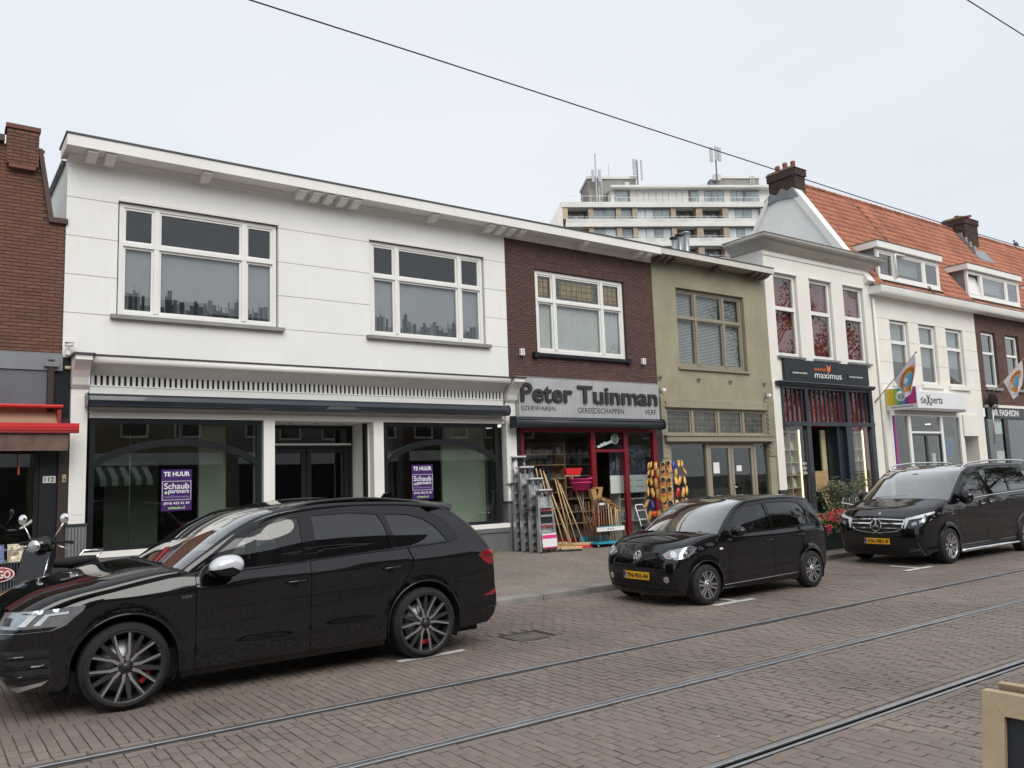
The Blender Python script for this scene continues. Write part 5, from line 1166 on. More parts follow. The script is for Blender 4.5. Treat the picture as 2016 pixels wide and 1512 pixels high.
for i, (z0, z1) in enumerate(zs_):
    A(MB().box(-14.9, 22, -.25, 2.2, z0 - 1.22, z0 - .65), 'balcony_slab', 'ap_concrete'); A(MB().box(-14.8, 22, -.15, 0, z0 - .649, z0 + .0), 'balcony_parapet', 'ap_parapet')
    rl = MB().box(-14.8, 22, -.1, -.06, z0 + .28, z0 + .32); [rl.box(u, u + .03, -.1, -.07, z0, z0 + .28) for u in [-14.8 + 1.5 * k for k in range(25)]]
    A(rl, 'handrail', 'galvanised')
    A(MB().box(-14.9, 22, 1.9, 2.15, z0, z1), 'recess_wall', 'ap_dark')
    edges_ = [-14.9] + [e for a, c, _ in bays for e in (a, c)] + [22]
    for k in range(0, len(edges_), 2):
        if k == 0: A(MB().box(-15.4, -14.5, -.1, 2, z0 - .0, z1), 'end_pier', mat('ap_ochre', (.50, .42, .30), .8, var=.08))
        else: A(MB().box(edges_[k], edges_[k + 1], .05, 2, z0, z1), 'pier', 'ap_brown')
    for (a, c, kind) in bays:
        if kind == 'win':
            w = A(MB().box(a, c, .5, .6, z0 + .02, z1), 'window', 'ap_dark'); n = max(1, round((c - a) / 1.4)); x = a
            for q in range(n):
                x2 = x + (c - a) / n; A(MB().box(x + .05, x2 - .05, .46, .499, z0 + .1, z1 - .12), 'pane', 'ap_glass' if rp.random() < .55 else 'ap_curtain', w); x = x2
        else:
            w = A(MB().box(a, c, 1.7, 1.8, z0, z1), 'loggia', 'ap_dark')
            for q in range(3):
                x = a + .3 + q * (c - a - .6) / 3
                A(MB().box(x, x + .7, 1.6, 1.69, z0 + .05, z1 - .4 - .3 * (q % 2)), 'pane', 'ap_curtain' if q % 2 else 'ap_glass', w)
A(MB().prism([(-15.5, 41.9), (-15.3, 41.11), (-14.9, 20), (-27, 20)], 'y', -.2, 2.3), 'flared_end_wall', 'ap_concrete')
A(MB().box(-15.6, 22, 0, 14, 0, 26.2), 'lower_storeys', 'ap_parapet')
# penthouse and roof boxes (set back, so they stand higher than they look from the street)
def A0(b, name, m, parent=None, up=0.0): return A(b.xf(Matrix.Translation((0, 0, up))), name, m, parent)
pn = A(MB().box(-7.5, 20, 2.0, 10, 41.9, 44.85), 'penthouse', 'ap_concrete'); A(MB().box(-7.7, 20.2, .9, 10.2, 44.55, 44.9), 'penthouse_roof', 'ap_concrete')
x = -6.95
for k, wdt in enumerate((2.0, .35, 1.1, 1.0, .8, 1.1, 1.0, .9, 1.2, .9, 1.0, .35, 1.2, .9, 1.1, .9, 1.0, 1.1, .9, 1.0, .4, 2.2)):
    m_ = 'ap_glass' if k in (0, 12, 14, 15, 16, 18, 19, 21) else 'ap_dark' if wdt < .5 else 'ap_shutter'
    A(MB().box(x, x + wdt - .08, 1.88, 1.99, 42.2, 44.4), 'pane', m_, pn); x += wdt
rl = MB().box(-14.9, -7.2, -.2, -.16, 42.78, 42.83).box(-7.2, 20, -.2, -.16, 42.55, 42.6); [rl.box(u, u + .04, -.2, -.16, 41.9, 42.8) for u in [-14.9 + 1.3 * k for k in range(6)]]; [rl.box(u, u + .04, -.2, -.16, 41.9, 42.58) for u in [-7.2 + 1.5 * k for k in range(18)]]
A(rl, 'roof_railing', 'white_paint')
A(MB().box(-10.45, -3, 4, 10, 41.9, 46.95), 'plant_room', 'ap_grey'); A(MB().box(-10.6, -2.85, 3.8, 10.2, 46.95, 47.35), 'plant_roof', 'ap_concrete'); A(MB().box(9.9, 16.4, 4, 10, 44.9, 47.05), 'plant_room', 'ap_grey'); A(MB().box(9.75, 16.6, 3.8, 10.2, 47.05, 47.4), 'plant_roof', 'ap_concrete')
A(MB().box(8.5, 9.9, 3.6, 5, 44.9, 46.8), 'equipment_box', 'ap_dark'); A(MB().box(8.9, 10.1, 3.3, 3.6, 46.6, 47.5), 'equipment_box', 'ap_shutter')
ld = MB().box(-8.9, -8.85, 3.7, 3.75, 42, 47.1).box(-8.4, -8.35, 3.7, 3.75, 42, 47.1); [ld.box(-8.9, -8.35, 3.7, 3.74, 42.2 + .3 * k, 42.25 + .3 * k) for k in range(16)]
A(ld, 'ladder', 'galvanised')
ld = MB().box(14.9, 14.95, 3.7, 3.75, 44.9, 48.3).box(15.5, 15.55, 3.7, 3.75, 44.9, 48.3); [ld.box(14.9, 15.55, 3.7, 3.74, 45 + .3 * k, 45.05 + .3 * k) for k in range(11)]
A(ld, 'ladder', 'galvanised'); A(MB().box(-4.9, -4.2, 3.5, 3.9, 44.9, 46.3), 'air_unit', 'ap_shutter')
mat('antenna_grey', (.45, .46, .48), .5)
def ant(lb, u, z0, z1, panels, dark=True):
    z1 += 1.07; panels = [(d, p + 1.0, q + 1.0, w) for d, p, q, w in panels]
    t = thing('antenna_mast', lb, 'antenna', tuple(AX @ Vector((u, 3.2, z0))), 'antenna masts on the apartment block')
    MB().box(u - .09, u + .09, 3.1, 3.28, z0, z1).xf(AX).build('mast', 'ap_dark' if dark else 'antenna_grey', t)
    for (du, za, zb, w) in panels: MB().box(u + du - w / 2, u + du + w / 2, 2.85, 3.05, za, zb, .03).xf(AX).build('antenna_panel', 'antenna_grey', t)
ant('thin mast with two short antenna panels at the left of the block roof', -9.35, 42, 49.6, [(-.5, 45.1, 47.0, .4), (.5, 45.1, 47.0, .4)], False)
ant('dark mast with tall white antenna panels beside the left plant room', -2.95, 44.3, 48.5, [(-.45, 46.2, 48.7, .55), (.6, 45.4, 48.6, .25)])
ant('tallest antenna mast with a cluster of white panels near the right plant room', 9.45, 44.4, 50.8, [(-.75, 48.3, 50.6, .5), (0.05, 48.6, 50.8, .4), (.55, 48.4, 50.6, .45)])
for u, z in ((-7.1, 47.9), (-8.4, 47.2)): A(MB().box(u - .04, u + .04, 4.2, 4.28, 47.3, z + 1.4), 'thin_aerial', 'antenna_grey')

# ---------------------------------------------------------------- houses and trees on the photographer's side (mirrored in the glass)
mat('opp_ochre', (.26, .21, .13), .85, var=.15, vscale=.8); mat('opp_brick', (.13, .075, .06), .9, var=.15); mat('opp_roof', (.055, .055, .06), .8, var=.2); mat('opp_grey', (.22, .22, .215), .85, var=.1)
def opposite(x0, x1, wallm, lb, rz=13.2, awn=None):
    t = thing('facing_house', lb, 'building', ((x0 + x1) / 2, -11, .12), 'houses across the street')
    hl = []; x = x0 + .8
    while x < x1 - 1.6: hl += [(x, x + 1.3, 4.6, 6.7)]; x += 2.5
    wall_mb(x0, x1, .12, 7.4, -11.0, .3, hl).xf(Matrix(((1, 0, 0, 0), (0, -1, 0, -22), (0, 0, 1, 0), (0, 0, 0, 1)))).build('wall', wallm, t)
    for (a, c, d, e) in hl:
        w = frame_mb(a, c, d, e, -11.15, -11.05, .1).box(a + .1, c - .1, -11.15, -11.05, 6.0, 6.1).build('window', 'white_gloss', t); bx('pane', 'leaded_glass', w, a + .1, c - .1, -11.12, -11.1, d + .1, e - .1)
    MB().prism([(-10.7, 7.4), (-15.5, rz), (-20, 7.4)], 'x', x0, x1).build('roof', 'opp_roof', t); bx('gutter', 'white_paint', t, x0, x1, -11, -10.6, 7.2, 7.42)
    f = bx('shopfront', 'black_frame', t, x0 + .5, x1 - .5, -11.0, -10.96, .5, 3.2); bx('shop_fascia', 'lightbox', t, x0 + .4, x1 - .4, -11.0, -10.85, 3.25, 3.85)
    if awn:
        for k in range(14):
            a = awn[0] + (awn[1] - awn[0]) * k / 14; c = awn[0] + (awn[1] - awn[0]) * (k + 1) / 14
            MB().prism([(-10.9, 3.2), (-9.5, 2.6), (-9.5, 2.3), (-9.52, 2.3), (-9.52, 2.59), (-10.9, 3.17)], 'x', a, c).build('awning_stripe', 'white_paint' if k % 2 else mat('awning_green', (.03, .16, .11), .7), t)
opposite(-34, -24, 'opp_brick', 'brown brick house across the street mirrored in the glass'); opposite(-24, -15, 'opp_grey', 'grey house across the street mirrored in the glass'); opposite(-15, -5, 'opp_brick', 'second brown brick house across the street mirrored in the glass')
opposite(-5, 4.5, 'opp_ochre', 'ochre house across the street mirrored in the glass'); opposite(4.5, 13, 'opp_ochre', 'ochre house with striped awning across the street mirrored in the glass', 12.6, (5.5, 9)); opposite(13, 23, 'opp_grey', 'second grey house across the street mirrored in the glass', 12.0); opposite(23, 34, 'opp_brick', 'third brown brick house across the street mirrored in the glass', 11.5)
opposite(34, 44, 'opp_ochre', 'second ochre house across the street mirrored in the glass', 11.5)
LEAFC = [(.05, .075, .025), (.07, .09, .03), (.04, .06, .022), (.09, .10, .04)]
mat('tree_leaf', LEAFC[0], .6, tones=LEAFC, var=.15, vscale=.4); mat('bark', (.075, .06, .045), .9, var=.2, grain=.15)
def tree(lb, x, y, h, r, n, seed):
    rr_ = random.Random(seed); t = thing('street_tree', lb, 'tree', (x, y, .1), 'street trees across the road')
    b = MB().tube([(x, y, .1), (x + .1, y, h * .3), (x, y + .1, h * .75)], [.28, .2, .06], 10); cl = []
    for k in range(22):
        a = rr_.uniform(0, 6.28); zz = rr_.uniform(.32, .95); q = r * math.sqrt(max(.05, 1 - ((zz - .62) / .42) ** 2)) * rr_.uniform(.45, 1)
        e = (x + math.cos(a) * q, y + math.sin(a) * q, h * zz); cl.append(e); b.tube([(x, y, h * max(.25, zz - .25)), ((x + e[0]) / 2, (y + e[1]) / 2, h * (zz - .08)), e], [.08, .05, .015], 5)
    b.build('trunk', 'bark', t); lf = MB()
    for k in range(n):
        c = rr_.choice(cl); p = Vector((c[0] + rr_.gauss(0, .55), c[1] + rr_.gauss(0, .55), c[2] + rr_.gauss(0, .5))); s = rr_.uniform(.07, .15)
        u = Vector((rr_.gauss(0, 1), rr_.gauss(0, 1), rr_.gauss(0, 1))).normalized(); v = u.orthogonal().normalized()
        lf.add([p + u * s, p + v * s * .6, p - u * s, p - v * s * .6], [(0, 1, 2, 3)])
    lf.build('crown', 'tree_leaf', t, fast=True)
tree('tall street tree across the road mirrored in the bookshop windows', 55, -9, 17, 4.6, 7000, 1); tree('second street tree across the road further right', 64, -9, 15, 4.0, 5000, 2); tree('street tree across the road mirrored in the van windows', 36, -7.5, 10, 3, 4000, 3)
# ---------------------------------------------------------------- tram wires
for (y, z0, z1, lb) in ((6.09, 5.70, 5.56, 'thin black tram wire sagging across the sky from top left'), (3.03, 5.79, 5.79, 'short stretch of tram wire at the top right corner')):
    n = 40; pts = []
    for i in range(n + 1):
        x = -25 + 95 * i / n; pts.append((x, y, z0 + (z1 - z0) * min(max((x - 2) / 10, 0), 1)))
    o = MB().tube(pts, .0065 if y > 4 else .005, 8).build('tram_wire', mat('wire_black', (.03, .03, .035), .5)); tag(o, lb, 'wire', 'tram wires')
# ---------------------------------------------------------------- cars
mat('black_paint', (.004, .0045, .0055), .6, var=0.0, coat=1.0, coat_r=.045, spec=.0)
mat('gloss_black', (.006, .006, .007), .6, var=0.0, coat=.8, coat_r=.03, spec=0.0)
mat('matt_black', (.012, .012, .013), .75, var=.15)
mat('tyre', (.018, .0175, .017), .8, var=.2, vscale=9, grain=.1)
mat('rim_dark', (.075, .075, .077), .4, .7, var=.1); mat('rim_silver', (.52, .52, .53), .32, .85, var=.06); mat('disc_steel', (.25, .25, .26), .4, .9, var=.1)
mat('lamp_bowl', (.48, .50, .52), .25, .7, var=.1, vscale=20); mat('lamp_white', (.85, .87, .9), .3, var=0); mat('red_lens', (.25, .006, .010), .12, coat=1, var=.1, vscale=30); mat('amber', (.7, .28, .12), .3)
mat('plate_yellow', (.78, .42, .02), .45, var=.03); mat('plate_blue', (.01, .04, .3), .45); mat('plate_ink', (.012, .012, .012), .5)
mat('seat_grey', (.045, .043, .042), .8, var=.2, vscale=8); mat('seat_dark', (.02, .02, .02), .8, var=.2); mat('caliper_red', (.35, .01, .012), .4)
glass('car_glass', (.42, .47, .45), 2.2); glass('privacy_glass', (.10, .11, .115), 2.6); glass('windscreen', (.60, .67, .64), 8.0); glass('lamp_lens', (.9, .92, .94), 1.2)
def lerp_tab(tab, x):
    """monotone cubic through the table"""
    n = len(tab)
    if x <= tab[0][0]: return tab[0][1]
    if x >= tab[-1][0]: return tab[-1][1]
    i = 0
    while x > tab[i + 1][0]: i += 1
    def sl(j): return (tab[j + 1][1] - tab[j][1]) / (tab[j + 1][0] - tab[j][0])
    def dv(j):
        if j == 0: return sl(0)
        if j == n - 1: return sl(n - 2)
        p, q = sl(j - 1), sl(j)
        return 0.0 if p * q <= 0 else 2 * p * q / (p + q)
    h = tab[i + 1][0] - tab[i][0]; t = (x - tab[i][0]) / h; t2, t3 = t * t, t * t * t
    return (2 * t3 - 3 * t2 + 1) * tab[i][1] + (t3 - 2 * t2 + t) * h * dv(i) + (-2 * t3 + 3 * t2) * tab[i + 1][1] + (t3 - t2) * h * dv(i + 1)
def catmull(pts, n):
    """smooth curve through points (tuples of any length); n samples per span"""
    out = []; k = len(pts)
    for i in range(k - 1):
        p0, p1, p2, p3 = pts[max(i - 1, 0)], pts[i], pts[i + 1], pts[min(i + 2, k - 1)]
        for j in range(n):
            t = j / n
            out.append(tuple(.5 * (2 * b + (c - a) * t + (2 * a - 5 * b + 4 * c - d) * t * t + (3 * b - a - 3 * c + d) * t ** 3) for a, b, c, d in zip(p0, p1, p2, p3)))
    out.append(tuple(pts[-1])); return out
def pip(poly, x, y):
    ins = False; n = len(poly); j = n - 1
    for i in range(n):
        xi, yi = poly[i]; xj, yj = poly[j]
        if (yi > y) != (yj > y) and x < (xj - xi) * (y - yi) / (yj - yi) + xi: ins = not ins
        j = i
    return ins
def resample(poly, d):
    out = []
    for (a, b) in zip(poly, poly[1:] + poly[:1]):
        L = math.hypot(b[0] - a[0], b[1] - a[1]); n = max(1, int(round(L / d)))
        for i in range(n): out.append((a[0] + (b[0] - a[0]) * i / n, a[1] + (b[1] - a[1]) * i / n))
    return out
def region_mesh(outer, holes, step):
    """triangulated flat region with holes: verts (2-D), tris"""
    rings = [resample(outer, step)] + [resample(h, step * .7) for h in holes]
    vs = []; es = []
    for r in rings:
        k = len(vs); vs += r; es += [(k + i, k + (i + 1) % len(r)) for i in range(len(r))]
    xs = [v[0] for v in vs]; zs = [v[1] for v in vs]
    def near(x, z): return any((x - v[0]) ** 2 + (z - v[1]) ** 2 < (step * .55) ** 2 for v in vs)
    x = min(xs) + step / 2
    pts = []
    while x < max(xs):
        z = min(zs) + step / 2
        while z < max(zs):
            if pip(outer, x, z) and not any(pip(h, x, z) for h in holes) and not near(x, z): pts.append((x, z))
            z += step
        x += step
    vs = vs + pts
    ov, oe, of, *_ = geometry.delaunay_2d_cdt([Vector(v) for v in vs], es, [], 0, 1e-5)
    tris = []
    for f in of:
        cx = sum(ov[i][0] for i in f) / 3; cz = sum(ov[i][1] for i in f) / 3
        if pip(outer, cx, cz) and not any(pip(h, cx, cz) for h in holes): tris.append(tuple(f))
    return [(v[0], v[1]) for v in ov], tris
def arc(cx, cz, r, a0, a1, n): return [(cx + r * math.cos(R(a0 + (a1 - a0) * i / n)), cz + r * math.sin(R(a0 + (a1 - a0) * i / n))) for i in range(n + 1)]

class Car:
    """A car body from two kinds of surface: side(x,z) gives the half width, and lofted strips run over
    bonnet, windscreen, roof and tail between an edge curve on the side and the centre line."""
    def __init__(s, root, cfg): s.root = root; s.c = cfg; s.body = []
    def half(s, x, z):
        c = s.c; zs, zb, zr = lerp_tab(c['shoulder'], x), lerp_tab(c['belt'], x), lerp_tab(c['roofz'], x)
        W = c['W']
        dzl = c.get('lowslope', 0.0) * (min(max(x, 1.6), 3.5) - 2.6)
        tab = [(q[0] + (dzl if i > 1 else 0), q[1]) for i, q in enumerate(c['low'])] + [(zs - .10, -.004), (zs, 0.0), (zs + .03, -.016), (zb, -c['shelf']), (zb + .42 * max(zr - zb, .2), -c['shelf'] - .27 * (c['tumble'] - c['shelf'])), (max(zr, zb + .2), -c['tumble']), (max(zr, zb + .2) + .2, -c['tumble'] - .14)]
        d = lerp_tab(tab, z)
        up = min(max((z - zb) / .45, 0), 1)
        f = 1.0
        if x < c['xf']: t = (c['xf'] - x) / c['xf']; f -= c['kf'] * t ** 2.2
        if x > c['xr']: t = (x - c['xr']) / (c['L'] - c['xr']); f -= (c['kr'] + c.get('kru', .0) * up) * t ** 2.0
        y = (W + d) * f
        for (wx, wz, wr) in c['wheels']:
            r = math.hypot(x - wx, z - wz)
            if z > wz - .12: y += c['flare'] * math.exp(-((r - wr - .03) / .05) ** 2)
        return y
    def sidept(s, x, z, sgn, inset=0.0): return (x, sgn * (s.half(x, z) - inset), z)
    def panel(s, name, m, outer, holes=(), inset=0.0, step=.05, parent=None, keep=True, smooth=True):
        vs, tr = region_mesh(outer, list(holes), step); res = []
        for sgn in (-1, 1):
            b = MB().add([s.sidept(x, z, sgn, inset) for x, z in vs], [t if sgn < 0 else t[::-1] for t in tr], smooth)   # delaunay triangles run counter-clockwise: normals point outwards
            o = s.put(b, name, m, parent[0 if sgn < 0 else 1] if parent else None, False); res.append(o)
            if smooth:
                e = .012; nn = []
                for (x, z) in vs:
                    hx = (s.half(x + e, z) - s.half(x - e, z)) / (2 * e); hz = (s.half(x, z + e) - s.half(x, z - e)) / (2 * e)
                    nn.append(Vector((-hx, sgn, -hz)).normalized())
                o.data.normals_split_custom_set_from_vertices(nn)
            if keep: s.body.append(b)
        return res
    def put(s, b, name, m, parent=None, clean=True):
        me = bpy.data.meshes.new(name); me.from_pydata(b.v, [], b.f); me.polygons.foreach_set('use_smooth', b.sm)
        if clean: bm = bmesh.new(); bm.from_mesh(me); bmesh.ops.remove_doubles(bm, verts=bm.verts, dist=1e-5); bmesh.ops.recalc_face_normals(bm, faces=bm.faces); bm.to_mesh(me); bm.free()
        me.materials.append(MATS[m] if isinstance(m, str) else m)
        o = bpy.data.objects.new(name, me); COL.objects.link(o); o.parent = parent or s.root
        return o
    def strip(s, name, m, st, t0=0.0, t1=1.0, ns=8, nt=22, inset=0.0, parent=None, keep=True, flip=False, out=0.0, one=None):
        """st: stations (xE, zE, xC, zC, n); t from 0 at the side edge to 1 at the centre line"""
        rows = catmull(st, ns); b = MB(); res = []
        def pt(r, t):
            xe, ze, xc, zc, n = r; ye = s.half(xe, ze) - inset
            th = t * math.pi / 2; e = 2.0 / n; c_, s_ = max(math.cos(th), 0) ** e, max(math.sin(th), 0) ** e
            return (xe + (xc - xe) * s_, ye * c_, ze + (zc - ze) * s_)
        for sgn in (-1, 1):
            b.add([(p[0], sgn * p[1], p[2]) for r in rows for p in [pt(r, t0 + (t1 - t0) * j / nt) for j in range(nt + 1)]],
                  [(i * (nt + 1) + j, (i + 1) * (nt + 1) + j, (i + 1) * (nt + 1) + j + 1, i * (nt + 1) + j + 1) for i in range(len(rows) - 1) for j in range(nt)], True)
            if t1 < 1:                   # the two sides are separate parts
                o = s.put(b, name, m, parent)
                if keep: s.body.append(b)
                b = MB()
        if t1 < 1: return o
        o = s.put(b, name, m, parent)
        if keep: s.body.append(b)
        return o
    def bvh(s):
        vs = []; fs = []
        for b in s.body:
            k = len(vs); vs += [Vector(v) for v in b.v]; fs += [tuple(i + k for i in f) for f in b.f]
        s.tree = BVHTree.FromPolygons(vs, fs)
    def cast(s, o, d):
        h = s.tree.ray_cast(Vector(o), Vector(d).normalized(), 6)
        return (h[0], h[1] if h[1].dot(Vector(d)) < 0 else -h[1]) if h[0] is not None else None
    def decal(s, name, m, poly, org, u, v, d, proud=.006, step=.03, parent=None, thick=.02, mirror=True):
        """a patch laid on the body: outline poly in (u,v) seen along d from org"""
        vs, tr = region_mesh(poly, [], step); org, u, v = Vector(org), Vector(u), Vector(v); res = []
        for sgn in ((1, -1) if mirror else (1,)):
            P = []; last = None
            for (a, b_) in vs:
                h = s.cast(org + u * a + v * b_, d)
                if h: last = h
                P.append(h)
            P = [h or last for h in P]
            if not P or P[0] is None: continue
            V = [h[0] + h[1] * proud for h in P]; k = len(V); V += [h[0] - h[1] * thick for h in P]
            cnt = {}
            for t in tr:
                for e in ((t[0], t[1]), (t[1], t[2]), (t[2], t[0])): cnt[tuple(sorted(e))] = cnt.get(tuple(sorted(e)), []) + [e]
            F = [tuple(t) for t in tr]; side = []
            for e, L in cnt.items():
                if len(L) == 1: side.append((L[0][1], L[0][0], L[0][0] + k, L[0][1] + k))
            b = MB()
            VV = [(q.x, q.y * sgn, q.z) for q in V]
            b.add(VV, F, True); b.add(VV, side, False)
            me = bpy.data.meshes.new(name); me.from_pydata(b.v, [], b.f); me.polygons.foreach_set('use_smooth', b.sm)
            bm = bmesh.new(); bm.from_mesh(me); bmesh.ops.recalc_face_normals(bm, faces=bm.faces); bm.to_mesh(me); bm.free()
            me.materials.append(MATS[m]); o = bpy.data.objects.new(name, me); COL.objects.link(o)
            o.parent = (parent[0 if sgn > 0 else 1] if isinstance(parent, (list, tuple)) else parent) or s.root; res.append(o)
        return res
    def box(s, name, m, x0, x1, y0, y1, z0, z1, bev=0.0, parent=None): return s.put(MB().box(x0, x1, y0, y1, z0, z1, bev), name, m, parent)
    def wheel_wells(s):
        for (wx, wz, wr) in s.c['wheels']:
            for sgn in (-1, 1):
                W = s.c['W']; b = MB().lathe([(wr + .035, -W + .03), (wr + .045, -W + .34), (.05, -W + .34)], (wx, 0, wz), 'y', 30, True, R(-25), R(205))
                if sgn > 0: b.v = [(v[0], -v[1], v[2]) for v in b.v]
                s.put(b, 'wheel_well', 'matt_black')
    def add_wheels(s, fn, yo=.015):
        src = fn()                       # a wheel built once at the origin, facing -y
        k = 0
        for (wx, wz, wr) in s.c['wheels']:
            for sgn in (-1, 1):
                w = src if k == 0 else copy_tree(src); w.parent = s.root
                w.location = (wx, sgn * (s.c['W'] - yo), s.c['tyre_r']); w.rotation_euler = (0, s.c.get('wrot', 0) + .4 * k, 0 if sgn < 0 else math.pi); k += 1
    def seats(s, xf, xr, z, w=.5):
        for y in (-.36, .36):
            st = s.put(MB().box(xf, xf + .5, y - .24, y + .24, z, z + .16, .03), 'seat', 'seat_grey')
            b = MB().box(0, .14, -.24, .24, 0, .56, .04).xf(Matrix.Translation((xf + .45, y, z + .1)) @ Matrix.Rotation(.22, 4, 'Y')); s.put(b, 'seat_back', 'seat_grey', st)
            b = MB().box(0, .10, -.13, .13, .60, .80, .04).xf(Matrix.Translation((xf + .47, y, z + .1)) @ Matrix.Rotation(.2, 4, 'Y')); s.put(b, 'headrest', 'seat_grey', st)
        st = s.put(MB().box(xr, xr + .5, -.62, .62, z, z + .16, .03), 'rear_seat', 'seat_dark')
        b = MB().box(0, .14, -.62, .62, 0, .55, .04).xf(Matrix.Translation((xr + .45, 0, z + .1)) @ Matrix.Rotation(.25, 4, 'Y')); s.put(b, 'seat_back', 'seat_dark', st)
def make_tyre(R_, rr, w, kind):
    """wheel about the origin, axis y, outer face towards -y"""
    root = bpy.data.objects.new('wheel', None); COL.objects.link(root)
    def put(b, n, m, par=None):
        o = b.build(n, m, par or root, local=True); return o
    h = w / 2
    prof = [(rr - .005, -.0), (rr + .012, -.012), (rr + .03, -.004), (R_ - .035, -.0), (R_ - .012, .012), (R_, .04), (R_, w - .04), (R_ - .012, w - .012), (R_ - .035, w), (rr + .02, w), (rr - .005, w - .01)]
    t = put(MB().lathe(prof, (0, 0, 0), 'y', 48), 'tyre', 'tyre')
    grv = MB()
    for y in (.07, .11, w - .11, w - .07): grv.lathe([(R_ + .0005, y - .004), (R_ + .0008, y), (R_ + .0005, y + .004)], (0, 0, 0), 'y', 48)
    put(grv, 'tread_groove', 'groove', t)
    rim = put(MB().lathe([(rr, .0), (rr - .008, -.004), (rr - .018, .004), (rr - .024, .02), (rr - .03, .10), (rr - .035, w - .02)], (0, 0, 0), 'y', 48), 'rim', 'rim_silver' if kind != 'twin' else 'rim_dark')
    put(MB().lathe([(0, .15), (rr - .03, .15), (rr - .03, .16), (0, .16)], (0, 0, 0), 'y', 32), 'barrel_back', 'matt_black', rim)
    put(MB().lathe([(0, .095), (rr * .72, .095), (rr * .72, .12), (0, .12)], (0, 0, 0), 'y', 40), 'brake_disc', 'disc_steel', rim)
    if kind == 'twin':
        b = MB(); a = R(18); b.lathe([(rr * .60, .07), (rr * .74, .07), (rr * .74, .13), (rr * .60, .13)], (0, 0, 0), 'y', 10, False, R(-22), R(22)); put(b, 'brake_caliper', 'caliper_red', rim)
    dk = MB(); br = MB()
    def spoke(b, a0, r0, a1, r1, w0, w1, y0, y1, th=.035):
        p0 = Vector((math.cos(a0) * r0, math.sin(a0) * r0)); p1 = Vector((math.cos(a1) * r1, math.sin(a1) * r1)); d = (p1 - p0).normalized(); n = Vector((-d.y, d.x))
        q = [(p0 + n * w0 / 2, y0), (p0 - n * w0 / 2, y0), (p1 - n * w1 / 2, y1), (p1 + n * w1 / 2, y1)]
        vs = [(c.x, y, c.y) for c, y in q] + [(c.x, y + th, c.y) for c, y in q]
        b.add(vs, [(0, 1, 2, 3), (7, 6, 5, 4), (0, 4, 5, 1), (1, 5, 6, 2), (2, 6, 7, 3), (3, 7, 4, 0)])
    if kind == 'twin':
        for k in range(5):
            a = 2 * math.pi * k / 5 + math.pi / 2
            spoke(dk, a, rr * .12, a, rr * .97, .055, .03, .038, .012)
            for s_ in (-1, 1):
                spoke(br, a + s_ * R(20), rr * .12, a + s_ * R(16), rr * .42, .030, .024, .022, .018); spoke(br, a + s_ * R(16), rr * .40, a + s_ * R(24), rr * .965, .022, .015, .0175, .004)
                spoke(dk, a + s_ * R(13), rr * .2, a + s_ * R(20), rr * .965, .03, .022, .026, .013)
    elif kind == 'six':
        for k in range(6):
            a = 2 * math.pi * k / 6
            for s_ in (-1, 1): spoke(br, a + s_ * R(16), rr * .28, a + s_ * R(9.5), rr * .96, .026, .028, .012, .003)
        br.lathe([(rr * .90, .001), (rr * .97, -.002), (rr * .97, .03), (rr * .90, .03)], (0, 0, 0), 'y', 40); rim.data.materials[0] = MATS['rim_dark']; put(MB().lathe([(0, .03), (rr * .9, .035)], (0, 0, 0), 'y', 36), 'wheel_face', 'matt_black', rim)
        br.lathe([(rr * .22, .006), (rr * .33, .006), (rr * .33, .03)], (0, 0, 0), 'y', 30)
    else:
        for k in range(5):
            a = 2 * math.pi * k / 5 + math.pi / 2
            for s_ in (-1, 1): spoke(br, a + s_ * R(9), rr * .15, a + s_ * R(15), rr * .96, .05, .045, .03, .006)
        dk.lathe([(0, .06), (rr * .9, .06)], (0, 0, 0), 'y', 36)
    dk.build('spokes', 'rim_dark', rim, local=True); br.build('spoke_faces', 'rim_silver', rim, local=True)
    put(MB().lathe([(0, .0), (.03, .002), (.034, .012), (.034, .04)], (0, 0, 0), 'y', 20), 'hub_cap', 'rim_dark' if kind == 'twin' else 'rim_silver', rim)
    put(MB().lathe([(0, .02), (rr * .2, .02), (rr * .26, .045), (rr * .26, .09)], (0, 0, 0), 'y', 24), 'hub', 'rim_dark', rim)
    lug = MB()
    for k in range(5):
        a = 2 * math.pi * (k + .5) / 5 + math.pi / 2; lug.lathe([(0, .012), (.011, .012), (.011, .03)], (math.cos(a) * rr * .17, 0, math.sin(a) * rr * .17), 'y', 8)
    put(lug, 'wheel_bolts', 'matt_black', rim)
    return root
def loop(pts, n=6): return [p[:2] for p in catmull(pts, n)]
def plate(car, text, x, y0, y1, z0, z1, tilt=0.0):
    p_ = car.put(MB().box(x - .012, x, y0, y1, z0, z1, .003), 'number_plate', 'plate_yellow')
    s = 1                                            # seen from the front (-x): reading direction runs from +y to -y
    car.put(MB().box(x - .0135, x - .012, y1 - .045, y1 - .003, z0 + .003, z1 - .003), 'country_band', 'plate_blue', p_)
    FRc = Matrix(((0, 1, 0, 0), (-1, 0, 0, 0), (0, 0, 1, 0), (0, 0, 0, 1)))
    text_fit(text, 'plate_ink', p_, -(y1 - .065), -(y0 + .02), z0 + .022, z1 - .022, x - .0125, .035, .002, name='registration', frame=FRc)
    text_fit('NL', 'poster_white', p_, -(y1 - .012), -(y1 - .036), z0 + .012, z0 + .03, x - .0136, .02, .001, name='registration', frame=FRc)
    return p_
FRX = Matrix(((0, 1, 0, 0), (-1, 0, 0, 0), (0, 0, 1, 0), (0, 0, 0, 1)))

